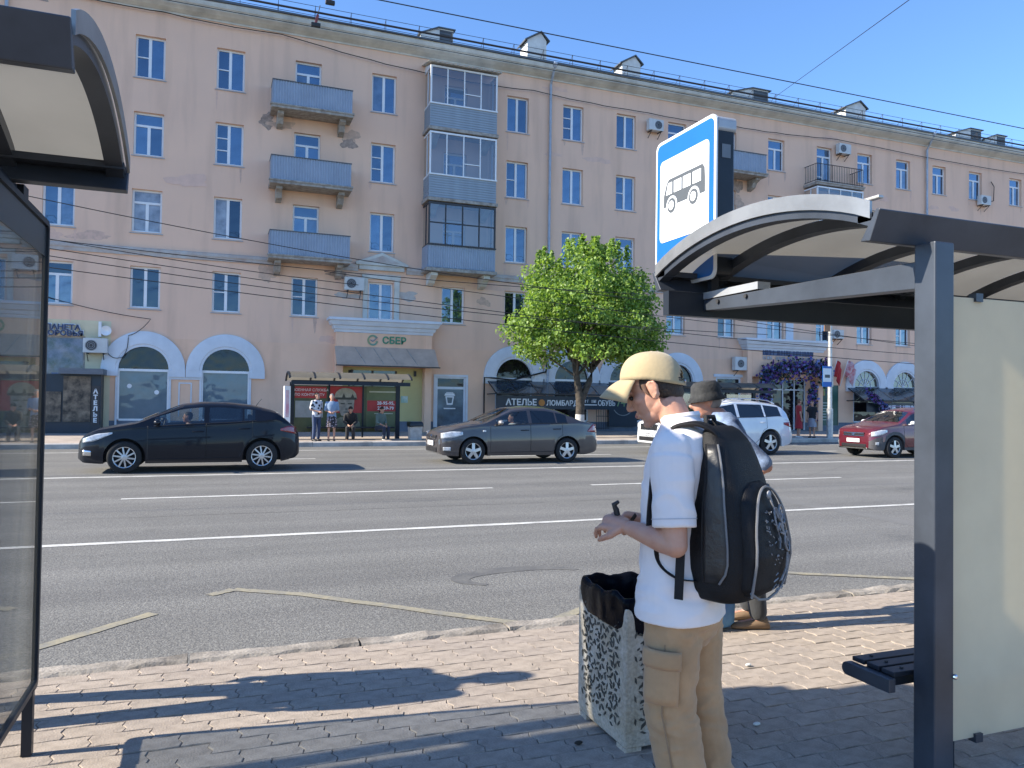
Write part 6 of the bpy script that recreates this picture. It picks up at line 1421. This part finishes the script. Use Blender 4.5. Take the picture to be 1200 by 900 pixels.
def spots(name, c1, c2, scale, thr):
    m = mat(name, c1, .85, var=0); nt = m.node_tree; b = nt.nodes['Principled BSDF']; tc = nt.nodes.new('ShaderNodeTexCoord'); v = nt.nodes.new('ShaderNodeTexVoronoi'); v.inputs['Scale'].default_value = scale; r = nt.nodes.new('ShaderNodeValToRGB'); r.color_ramp.interpolation = 'CONSTANT'
    r.color_ramp.elements[0].color = (*c2,1); r.color_ramp.elements[1].color = (*c1,1); r.color_ramp.elements[1].position = thr; nt.links.new(tc.outputs['Object'], v.inputs['Vector']); nt.links.new(v.outputs['Distance'], r.inputs[0]); nt.links.new(r.outputs[0], b.inputs['Base Color']); return m
ZP = Z_FAR
GP_ = 'people waiting at the poster shelter'
fold = [[(0,s*.18,1.40),(-.03,s*.23,1.13),(.17,s*.06,1.06)] for s in (-1,1)]
person('woman in white blouse with black dots and jeans standing at the poster shelter', (3.20,27.2,ZP), radians(-60), 1.66, top=spots('polka_blouse', (.62,.62,.64), (.02,.02,.03), 9, .42), bottom=C_JEANS, sleeve=.4, arms=fold, look=(0,.2), group=GP_)
person('woman in pale blue shirt and dark patterned skirt standing second from left', (3.70,27.1,ZP), radians(-95), 1.62, top=cloth('pale_blue_shirt', (.24,.33,.46), var=.1), bottom=spots('patterned_skirt', (.03,.025,.03), (.35,.28,.30), 14, .4), style='skirt', sleeve=.45, arms=fold, hair=mat('grey_hair', (.22,.20,.19), .7), group=GP_)
lap = [[(0,s*.18,1.40),(.08,s*.22,1.14),(.30,s*.08,1.02)] for s in (-1,1)]
person('person in black sitting bent forward on the shelter bench', (4.52,28.15,ZP-.05), radians(-100), 1.70, 'sit', top=C_BLACK, bottom=C_BLACK, sleeve=.9, arms=lap, look=(.6,0), lean=.35, group=GP_)
person('person in grey green top with white shoes sitting at the bench end', (5.55,28.1,ZP-.05), radians(-60), 1.66, 'sit', top=cloth('grey_green_top', (.12,.17,.15), var=.1), bottom=cloth('dark_jeans', (.02,.03,.055), var=.1), sleeve=.7, arms=lap, look=(.35,0), hairlen=.08, shoes=mat('white_shoes', (.7,.7,.68), .6), lean=.2, group=GP_)
person('woman in long red dress walking by the flower door', (24.1,27.3,ZP), radians(-20), 1.70, top=cloth('red_dress', (.40,.025,.03), var=.1), bottom=cloth('red_dress_skirt', (.36,.02,.028), var=.15), style='dress', sleeve=.3, hair=mat('auburn_hair', (.10,.05,.03), .6), look=(0,.4), shoes=mat('white_shoes', (.7,.7,.68), .6))
person('woman in black top and pale skirt beside the lamp post', (24.85,27.3,ZP), radians(200), 1.64, top=C_BLACK, bottom=cloth('pale_skirt', (.36,.36,.40), var=.2), style='skirt', sleeve=.3, hair=mat('auburn_hair', (.10,.05,.03), .6), look=(.1,0))
person('distant person in pale shirt behind the white SUV', (22.8,29.6,ZP), radians(-90), 1.66, top=cloth('pale_shirt', (.45,.47,.52), var=.1), bottom=C_JEANS)
# drivers
def driver(car, label, top, sx):
    loc = car.matrix_basis@Vector((sx+.28,-.36,.0)); t = person(label, (loc.x,loc.y,loc.z+.02), pi, 1.66, 'sit', top=top, bottom=C_BLACK, sleeve=.4, arms=[[(0,s*.18,1.40),(.10,s*.21,1.18),(.36,s*.13,1.30)] for s in (-1,1)], legs=[[(0,s*.09,.44),(.40,s*.10,.50),(.62,s*.10,.28)] for s in (-1,1)], look=(0,0), skin=M_SKIN2, vox=.018)
driver(hatch, 'driver of the black hatchback seen through the front window', cloth('tan_shirt', (.30,.20,.14), var=.1), 1.75)
driver(sedan, 'driver in white shirt inside the graphite sedan', cloth('white_shirt_driver', (.6,.6,.62), var=.05), 1.78)

# the man whose shadow crosses the paving, standing at the road edge beyond the left glass panel
person('man in dark jacket standing at the kerb behind the left glass panel', (-1.10,4.40,Z_PAVE), radians(10), 1.78, top=cloth('navy_jacket', (.02,.028,.05), var=.1), bottom=C_JEANS, sleeve=.95, legs=[[(0,s*.09,.90),(.015,s*.13,.49),(-.02,s*.17,.085)] for s in (-1,1)], vox=.014)

# ---- second man: bucket hat, checked blue shirt, seen past the first man's shoulder
def bucket(t, hc, R, k):
    b = MB(); rings = []
    for r, z in ((.128,-.008),(.102,.03),(.098,.06),(.092,.10),(.07,.125),(.02,.132)):
        rings.append([hc+R@(Vector((r*1.08*cos(q)-.014, r*.90*sin(q), z+.012))*k) for q in [2*pi*i/28 for i in range(28)]])
    o = b.loft(rings, cap=False).build('bucket_hat', mat('washed_black_hat', (.02,.021,.023), .9, col2=(.045,.046,.046), scale=18, bump=.4, bscale=60), t, smooth=True); s_ = o.modifiers.new('t','SOLIDIFY'); s_.thickness = .005
checks = mat('blue_checked_shirt', (.04,.055,.10), .85, col2=(.22,.30,.45), scale=9, bump=.3, bscale=40)
M2 = person('man in black bucket hat and checked blue shirt behind the backpack', (3.52,4.46,Z_PAVE), radians(158), 1.74, top=checks, bottom=cloth('charcoal_trousers', (.03,.032,.035), var=.15), sleeve=.45, skin=M_SKIN2, hat=bucket, hair=mat('grey_hair', (.22,.20,.19), .7), shoes=mat('tan_boots', (.20,.13,.075), .7, var=.2), look=(.15,.0), lean=.42,
    arms=[[(0,-.19,1.40),(-.02,-.25,1.13),(.18,-.16,1.05)],[(0,.19,1.40),(-.10,.30,1.14),(.14,.25,1.0)]], vox=.011, width=1.1)
bg_ = thing('shopping_bag', 'blue bag hanging at the second mans side', 'bag', (3.22,4.44,Z_PAVE+.02)); 
MB().loft([ering(z,0,0,rx,ry,20,3.2) for z,rx,ry in ((0,.10,.05),(.03,.13,.07),(.2,.135,.075),(.34,.12,.05),(.36,.11,.03))]).build('bag_body', mat('blue_bag_cloth', (.04,.13,.30), .6, col2=(.10,.25,.42), scale=6), bg_, smooth=True); MB().tube([(-.06,0,.35),(-.05,0,.5),(.05,0,.5),(.06,0,.35)],.008,6).build('bag_handle', M_TRIMBLK, bg_)

# ---- the young man with cap and backpack (local +X is where he faces, +Y his left)
MAN = thing('person', 'young man in beige cap, white T-shirt and khaki cargo trousers looking down', 'person', (1.575,2.375,Z_PAVE), radians(132))
arL = [(-.005,.185,1.385),(-.035,.225,1.075),(.150,.145,1.105)]; arR = [(-.005,-.185,1.385),(-.02,-.225,1.08),(.13,-.06,1.10)]
legL = [(0,.095,.90),(.012,.105,.50),(-.070,.11,.085)]; legR = [(-.02,-.095,.90),(-.03,-.10,.50),(-.11,-.10,.085)]
HC = Vector((.110,0,1.592)); HR = rotm(.45, .10); HS = 1.0
b = MB()
b.loft([ering(h,cx,0,rx,ry) for h,cx,rx,ry in ((.86,0,.105,.155),(.98,0,.10,.145),(1.12,0,.098,.14),(1.26,-.005,.105,.16),(1.36,-.01,.10,.175),(1.42,-.01,.08,.15),(1.465,.0,.06,.085))])
for l in (legL,legR): chain(b, l, [.085,.052,.038]); f = Vector(l[2]); chain(b,[f,f+Vector((.13,0,-.05))],[.036,.022])
for a in (arL,arR):
    p = [Vector(q) for q in a]; e1 = p[0].lerp(p[1],.5); m1 = p[1].lerp(p[2],.30)
    b.tube([p[0],e1,p[1]],[.050,.044,.041],14); b.tube([p[1],m1,p[1].lerp(p[2],.7),p[2]],[.041,.043,.034,.0275],14); b.ell(p[1],(.042,)*3,12,8); b.ell(p[0],(.052,)*3,12,8)
b.tube([(-.005,0,1.40),(.015,0,1.455),HC+HR@Vector((-.030,0,-.050))],[.066,.058,.056],16)
head_shells(b, HC, HR, HS)
hand_shells(b, arL[2], (.86,-.25,.12), (.1,-.55,-.85), 1.06, 1.0, 1); hand_shells(b, arR[2], (.85,.2,.1), (.1,.55,-.85), 1.06, 1.0, -1)
put_mesh('body', remesh(b, .0048, 3, .5), M_SKIN, MAN)
for y in (-.032,.032): MB().ell(HC+HR@Vector((.0815,y,.006)),(.0115,.0125,.0085),12,8).build('eye', M_EYE, MAN, smooth=True)
for y in (-.034,.034): b = MB(); b.tube([HC+HR@Vector((.088,y-.018,.026)),HC+HR@Vector((.089,y,.031)),HC+HR@Vector((.080,y+.02*(1 if y > 0 else 1),.027))],[.003,.0045,.003],6); b.build('eyebrow', M_HAIRD, MAN)
b = MB(); b.ell(HC+HR@Vector((.0965,0,-.0605)),(.0075,.019,.009),12,8,HR); b.build('lips', mat('lips', (.42,.17,.14), .45, var=.1), MAN, smooth=True)
b = MB(); b.ell(HC+HR@Vector((-.018,0,.036)),(.0905,.0795,.078),20,14,HR); b.ell(HC+HR@Vector((-.048,0,-.002)),(.062,.068,.062),18,12,HR); b.ell(HC+HR@Vector((-.060,0,-.038)),(.040,.052,.035),16,10,HR)
put_mesh('hair', remesh(b, .006, 2), M_HAIRD, MAN)
M_FADE = mat('cropped_hair', (.12,.07,.048), .8, col2=(.22,.125,.085), scale=40)
for y in (-1,1): b = MB(); b.tube([HC+HR@Vector((.012,y*.066,.03)),HC+HR@Vector((.016,y*.0655,.008)),HC+HR@Vector((.012,y*.0635,-.012))],[.013,.010,.004],10); b.build('sideburn', M_FADE, MAN, smooth=True)
# T-shirt
C_TEE = mat('white_cotton', (.80,.735,.71), .9, var=.05, scale=3, bump=.25, bscale=14, sheen=.2)
b = MB()
b.loft([ering(h,cx,cy,rx,ry,32) for h,cx,cy,rx,ry in ((.795,.004,0,.152,.212),(.84,.004,0,.150,.208),(.93,.006,0,.138,.190),(1.08,.012,0,.128,.172),(1.2,.010,0,.130,.182),(1.3,.0,0,.130,.196),(1.38,-.012,0,.120,.205),(1.43,-.015,0,.103,.180),(1.465,-.005,0,.080,.122),(1.49,.005,0,.066,.078),(1.502,.010,0,.064,.070))])
for a, s in ((arL,1),(arR,-1)):
    p0, p1 = Vector(a[0]), Vector(a[1]); dr = (p1-p0).normalized(); e = p0+dr*.255
    b.tube([p0-dr*.03+Vector((0,-s*.03,.01)),p0+dr*.03,p0+dr*.12,p0+dr*.2,e],[.066,.074,.074,.0715,.0725],20); b.ell(p0,(.070,.066,.068),14,10)
_tm = remesh(b, .0055, 5, .5); wrinkle(_tm, .009, (7,7,13), lambda c: .25+.9*max(0,1-abs(c.z-.90)/.14)+.6*max(0,1-abs(c.z-1.22)/.12), 1.); tee = put_mesh('t_shirt', _tm, C_TEE, MAN)
b = MB(); p0, p1 = Vector(arL[0]), Vector(arL[1]); dr = (p1-p0).normalized()
for a in (arL,arR):
    p0, p1 = Vector(a[0]), Vector(a[1]); dr = (p1-p0).normalized(); b.tube([p0+dr*.226,p0+dr*.229],[.0755,.0755],24,False)
b.build('sleeve_seam', mat('tee_stitching', (.55,.53,.56), .9), tee, smooth=True)
nk = MB(); nk.loft([[(.012+r*cos(q)*1.0-.02*0,r*1.06*sin(q),1.497+.012*cos(q)*-1+dz) for q in [2*pi*i/30 for i in range(31)]] for r,dz in ((.069,-.012),(.072,.0),(.066,.012),(.062,.0))],cap=False,closed=False).build('collar', C_TEE, tee, smooth=True)
# cargo trousers
C_KHAKI = mat('khaki_cotton', (.47,.29,.15), .9, var=.12, scale=5, bump=.5, bscale=16, sheen=.15)
b = MB(); b.loft([ering(h,cx,0,rx,ry,28) for h,cx,rx,ry in ((.74,-.01,.09,.155),(.80,-.005,.120,.172),(.88,0,.124,.170),(.97,0,.118,.160))])
for l in (legL,legR):
    p = [Vector(q) for q in l]; P = [p[0],p[0].lerp(p[1],.35),p[0].lerp(p[1],.7),p[1],p[1].lerp(p[2],.3),p[1].lerp(p[2],.65),p[2]+Vector((0,0,.02))]; b.tube(P,[.094,.099,.095,.088,.087,.084,.080],20); b.ell(p[0],(.094,)*3,14,10)
b.ell((-.02,0,.77),(.105,.11,.10),16,12); b.ell((-.06,0,.80),(.08,.15,.09),16,12)
_tm = remesh(b, .0065, 5, .5); wrinkle(_tm, .010, (9,9,22), lambda c: .35+.65*max(0,1-abs(c.z-.47)/.14)+.6*max(0,1-abs(c.z-.74)/.10)+.5*max(0,1-abs(c.z-.2)/.15), 3.); tr = put_mesh('trousers', _tm, C_KHAKI, MAN)
pk = MB(); N = 10
def leg_out(h, q, r=.104): 
    u = (.90-h)/.40; cx, cy = .0+.012*u, .095+.01*u; return (cx+r*cos(q), cy+r*sin(q), h)
def pocket(h0, h1, q0, q1, r, m, nm):
    b = MB(); rows = [[leg_out(h0+(h1-h0)*j/6, q0+(q1-q0)*i/10, r-.004*(abs(2*j/6-1)**6)-.003*(abs(2*i/10-1)**6)) for i in range(11)] for j in range(7)]
    b.loft(rows, cap=False, closed=False); o = b.build(nm, m, tr, smooth=True, fix=False); s_ = o.modifiers.new('t','SOLIDIFY'); s_.thickness = .010; s_.offset = 0; return o
pocket(.535,.70,radians(52),radians(118),.114,C_KHAKI,'cargo_pocket'); pocket(.655,.715,radians(50),radians(120),.1205,C_KHAKI,'pocket_flap')
for l in (legL,legR):
    p = [Vector(q) for q in l]
    b = MB(); b.tube([p[0].lerp(p[1],q)+Vector((0,.098 if l is legL else -.098,0)) for q in (.42,.5)]+[p[0].lerp(p[1],q)+Vector((.0,(.100 if l is legL else -.1),0)) for q in (.9,1)]+[p[1].lerp(p[2],q)+Vector((0,(.093 if l is legL else -.093),0)) for q in (.3,.9)],.003,5)
    b.build('side_seam', mat('khaki_seam', (.29,.19,.11), .9), tr)
for l in (legL,legR): shoe(MAN, (l[2][0],l[2][1],0), mat('white_sneaker', (.6,.6,.58), .6), 0, 1.1)
# cap: six-panel crown with a strap opening at the back, curved peak
CAPM = mat('beige_cap_cotton', (.40,.315,.18), .9, var=.06, scale=10, bump=.12, bscale=90, sheen=.2)
CC = Vector((.128,0,1.602)); CR = rotm(.06,.10)
def HP(v): return CC+CR@Vector(v)
N, Mm = 48, 12; vs = []; fs = []
for j in range(Mm+1):
    ph = (pi/2)*j/Mm
    for i in range(N):
        q = 2*pi*i/N; c, s = cos(q), sin(q); rx, ry, rz = (.118 if c > 0 else .117), .0905, .103
        z0 = .028+(-.020*max(0,-c)+.006*c)*cos(ph)**1.5; seam = 1-.006*(abs(cos(3*q)) > .985)
        vs.append(HP((-.014+rx*c*cos(ph)**.72*seam, ry*s*cos(ph)**.72*seam, z0+rz*sin(ph))))
for j in range(Mm):
    for i in range(N):
        qm = 2*pi*(i+.5)/N-pi; ph = (pi/2)*(j+.5)/Mm
        if (abs(qm)/.50)**2+((ph-.12)/.42)**2 < 1 and j > 0: continue
        fs.append((j*N+i,j*N+(i+1)%N,(j+1)*N+(i+1)%N,(j+1)*N+i))
cap = MB().add(vs,fs).build('cap', CAPM, MAN, smooth=True, fix=True, angle=180); s_ = cap.modifiers.new('t','SOLIDIFY'); s_.thickness = .0035; s_.offset = 1
vs = []; fs = []
for j in range(9):
    for i in range(17):
        u = -1+2*i/16; d = j/8; q = u*1.16; r = .118+.072*d*(1-.28*u*u); x = -.014+r*cos(q)*1.0+.012*d; y = (.0895+.018*d)*sin(q)*1.02; z = .030+.004-.030*d*d-.030*d-.020*u*u*(.35+d)
        vs.append(HP((x,y,z)))
for j in range(8):
    for i in range(16): fs.append((j*17+i,j*17+i+1,(j+1)*17+i+1,(j+1)*17+i))
pk = MB().add(vs,fs).build('cap_peak', CAPM, cap, smooth=True, fix=False, angle=180); s_ = pk.modifiers.new('t','SOLIDIFY'); s_.thickness = .005; s_.offset = 0
MB().ell(HP((-.014,0,.1325)),(.008,.008,.004),10,6).build('cap_button', CAPM, cap, smooth=True)
sm = MB()
for q in (0,60,120,180,240,300): sm.tube([HP((-.014+(.1195 if cos(radians(q)) > 0 else .1185)*cos(radians(q))*cos(p)**.72, .091*sin(radians(q))*cos(p)**.72, .028+(-.020*max(0,-cos(radians(q)))+.006*cos(radians(q)))*cos(p)**1.5+.1045*sin(p))) for p in np.linspace(.12 if q != 180 else .60,1.5,9)],.0016,5)
sm.tube([HP((-.014+(.1195 if cos(q) > 0 else .1185)*cos(q)*.99, .0905*sin(q)*.99, .049-.02*max(0,-cos(q))+.006*cos(q))) for q in np.linspace(-2.75,2.75,40)],.0014,5,False); sm.build('cap_stitching', mat('cap_stitch', (.31,.24,.135), .9), cap)
MB().ell(HP((-.134,.014,.018)),(.005,.010,.007),8,6,CR).build('cap_buckle', M_CHROME, cap)
# small black gadget in his left hand
gd = thing('gadget', 'small black gadget held between the young mans fingers', 'gadget', (0,0,0))
gm = MAN.matrix_basis if False else (Matrix.Translation(MAN.location)@Matrix.Rotation(radians(132),4,'Z'))
b = MB(); b.tube([gm@Vector(p) for p in ((.205,.10,1.115),(.215,.105,1.16),(.222,.108,1.178),(.205,.107,1.19))],[.010,.011,.010,.006],10); b.build('gadget_body', M_TRIMBLK, gd, smooth=True)

# ---- backpack
_pv = Matrix.Rotation(radians(132),3,'Z')@Vector((-.12,0,0))-Matrix.Rotation(radians(118),3,'Z')@Vector((-.12,0,0))
BP = thing('backpack', 'black backpack with grey motocross print worn by the young man', 'backpack', MAN.location+_pv+Matrix.Rotation(radians(132),3,'Z')@Vector((.022,0,0)), radians(118))
C_BAG = mat('black_nylon', (.0055,.0055,.007), .62, spec=.3, var=.2, scale=20, bump=.3, bscale=240); C_BAGG = mat('charcoal_satin', (.022,.022,.023), .42, var=.25, scale=14, bump=.4, bscale=22); C_PIPE = mat('grey_piping', (.16,.16,.165), .45, var=.1)
b = MB(); rings = []
def bag_ring(h, xf, xb, hw, cy=.0, p=3.4, n=36): return ering(h, (xf+xb)/2, cy, (xf-xb)/2, hw, n, p)
prof = [(.875,-.16,-.25,.10),(.89,-.10,-.295,.145),(.925,-.075,-.32,.162),(.99,-.072,-.335,.168),(1.07,-.08,-.335,.168),(1.18,-.10,-.315,.163),(1.28,-.118,-.285,.155),(1.36,-.125,-.255,.143),(1.42,-.128,-.225,.128),(1.455,-.13,-.195,.108),(1.47,-.135,-.175,.08)]
for h,xf,xb,hw in prof: rings.append(bag_ring(h,xf,xb,hw))
b.loft(rings); bag = put_mesh('bag_body', remesh(b, .007, 6, .5), C_BAG, BP)
def bag_back(h): return float(np.interp(h,[p[0] for p in prof],[p[2] for p in prof])), float(np.interp(h,[p[0] for p in prof],[p[3] for p in prof]))
# outer pocket, bulging, with piping
def pk_ring(h, sc, out): xb, hw = bag_back(h); return ering(h, xb+.012, 0, .012+out, hw*sc, 30, 2.8)
b = MB(); b.loft([pk_ring(.900,.45,.006),pk_ring(.915,.72,.020),pk_ring(.94,.84,.034),pk_ring(1.05,.86,.040),pk_ring(1.15,.84,.036),pk_ring(1.22,.76,.028),pk_ring(1.265,.60,.018),pk_ring(1.285,.35,.006)]); put_mesh('front_pocket', remesh(b, .006, 5, .5), C_BAG, BP)
def arch_line(sc, off, h0, h1, n=26):
    out = []
    for i in range(n+1):
        t_ = i/n; q = pi*(1.0-t_); hh_ = h0+(h1-h0)*sin(q)**.55 if True else 0; y = sc*cos(q); xb, hw = bag_back(hh_); out.append((xb-off*(1-(abs(y))**4)-.004, y*hw, hh_))
    return out
MB().tube(arch_line(.84,.030,.92,1.27),.0045,6).build('pocket_piping', C_PIPE, BP)
MB().tube([(bag_back(h)[0]-o_, y*bag_back(h)[1], h) for h,y,o_ in ((.935,-.83,.012),(.905,-.5,.028),(.893,0,.036),(.905,.5,.028),(.935,.83,.012))],.0045,6).build('pocket_piping', C_PIPE, BP)
# charcoal side panel with zips on his left side and mirrored
for s in (1,-1):
    vs = []; fs = []; hs = np.linspace(.955,1.41,15)
    for h in hs:
        xf = float(np.interp(h,[p[0] for p in prof],[p[1] for p in prof])); xb, hw = bag_back(h); cx, rx = (xf+xb)/2, (xf-xb)/2
        f0, f1 = np.interp(h,[.93,1.0,1.2,1.41],[.45,.40,.34,.42]), np.interp(h,[.93,1.0,1.2,1.41],[.60,.74,.72,.80])
        for k in range(6):
            u = -1+2*0; xx = cx+rx*(1-2*(f0+(f1-f0)*k/5)); e = abs((xx-cx)/rx); yy = s*hw*(max(0,1-e**3.4))**(1/3.4); vs.append((xx-(.004 if e > .8 else 0),yy+s*.0035,h))
    for j in range(14):
        for k in range(5): fs.append((j*6+k,j*6+k+1,(j+1)*6+k+1,(j+1)*6+k))
    o = MB().add(vs,fs).build('side_panel', C_BAGG, BP, smooth=True, fix=True, angle=180); sd = o.modifiers.new('t','SOLIDIFY'); sd.thickness = .004; sd.offset = 0
    for col_ in (0,5): MB().tube([vs[j*6+col_] for j in range(15)],.0042,6).build('zip', C_PIPE if col_ else C_BAG, BP)
# top flap and grab handle
MB().tube([(-.125,-.035,1.46),(-.115,-.03,1.50),(-.115,.03,1.50),(-.125,.035,1.46)],.009,8).build('grab_handle', C_BAG, BP, smooth=True)
# shoulder straps: flat padded bands over the shoulders, webbing below
BPI = (Matrix.Translation(BP.location)@Matrix.Rotation(radians(118),4,'Z')).inverted()@gm
def band(pts, wd, th, nm, m):
    P = [BPI@Vector(p) for p in pts]; Q = []
    for i in range(len(P)-1):
        p0, p1, p2, p3 = P[max(i-1,0)], P[i], P[i+1], P[min(i+2,len(P)-1)]
        for k in range(6):
            u = k/6; Q.append(.5*((2*p1)+(p2-p0)*u+(2*p0-5*p1+4*p2-p3)*u*u+(-p0+3*p1-3*p2+p3)*u**3))
    Q.append(P[-1]); rings = []
    for i, p in enumerate(Q):
        tg = (Q[min(i+1,len(Q)-1)]-Q[max(i-1,0)]).normalized(); ax = Vector((0,0,1)) if nm == 'x' else None
        out = Vector((p.x*.6+.02, 0, p.z-1.20)); out = (out-tg*out.dot(tg)).normalized(); sd = tg.cross(out).normalized(); w_ = wd if not hasattr(wd,'__len__') else wd[0]+(wd[1]-wd[0])*i/len(Q)
        rings.append([p+sd*w_/2*cx+out*th*cy for cx,cy in ((-1,0),(-.8,.5),(.8,.5),(1,0),(.8,-.5),(-.8,-.5))])
    o = MB().loft(rings).build(nm, m, BP, smooth=True, angle=60); return o
for s in (1,-1):
    fx, fy = (.0,.0) if s < 0 else (-.03,.03)
    band([(-.150,s*.085,1.40),(-.135,s*.10,1.452),(-.07,s*.108,1.478),(.01,s*.112,1.458),(.062+fx,s*.118+fy,1.405),(.088+fx,s*.124+fy,1.32),(.092+fx,s*.13+fy,1.22),(.090+fx,s*.14+fy,1.12)],(.064,.056),.016,'shoulder_strap',C_BAG)
    band([(.090+fx,s*.140+fy,1.13),(.075+fx,s*.160+fy*.5,1.06),(.03,s*.182,1.0),(-.03,s*.192,.96),(-.09,s*.165,.95)],.026,.004,'strap_webbing',C_BAG)
b = MB(); b.obox(BPI@Vector((-.048,.205,1.07)),BPI@Vector((-.045,.218,.895)),.030,.004,BPI.to_3x3()@Vector((0,1,0))); b.build('loose_strap_end', C_BAG, BP)
band([(.135,.125,1.15),(.175,.06,1.11),(.195,.0,1.07)],.014,.004,'loose_cord',C_BAG)
# printed motocross rider on the pocket: strokes raised a hair above the cloth
PR = mat('print_grey', (.30,.30,.31), .7, var=.3, scale=30)
def pp(u, v):
    """u -1..1 across the pocket (his left to right), v height"""
    xb, hw = bag_back(v); return (xb-.041*max(0,1-abs(u)**3.2*1.0)-.0035-.0, -u*hw*.84, v)
b = MB()
for (cu, cv, r_) in ((.42,1.175,.030),(.50,1.085,.033)):
    b.tube([pp(cu+r_*cos(q)/.14, cv+r_*sin(q)) for q in [2*pi*i/20 for i in range(21)]],.0035,5,False); b.tube([pp(cu+r_*.45*cos(q)/.14, cv+r_*.45*sin(q)) for q in [2*pi*i/12 for i in range(13)]],.0018,5,False)
for seg in (((.42,1.175),(.25,1.15),(.12,1.165)),((.50,1.085),(.30,1.11),(.12,1.15)),((.25,1.15),(.30,1.11)),((.12,1.165),(-.02,1.20),(-.08,1.225)),((-.02,1.20),(.1,1.20),(.22,1.165)),((.12,1.15),(-.05,1.13),(.02,1.10)),((-.05,1.13),(-.1,1.17),(-.02,1.2)),((.3,1.11),(.1,1.12)),((.38,1.05),(.3,1.0),(.1,.96)),((.5,1.04),(.42,.98),(.2,.935)),((.02,1.10),(-.1,1.07)),((.2,1.15),(.35,1.135))):
    b.tube([pp(*q) for q in seg],.0034,5)
b.ell(pp(-.10,1.245),(.006,.016,.014),10,6); b.tube([pp(-.10,1.245),pp(-.06,1.22)],.004,5)
rr = random.Random(6)
for _ in range(46):
    u, v, a_ = rr.uniform(-.55,.1), rr.uniform(1.02,1.2), rr.uniform(0,pi); l_ = rr.uniform(.004,.012); b.tube([pp(u,v),pp(u+l_*cos(a_)/.14,v+l_*sin(a_))],.0018,4)
for _ in range(18):
    u, v = rr.uniform(-.35,.3), rr.uniform(.925,1.0); b.tube([pp(u,v),pp(u+.1,v+.006)],.002,4)
b.build('motocross_print', PR, BP)['kind'] = 'stuff'
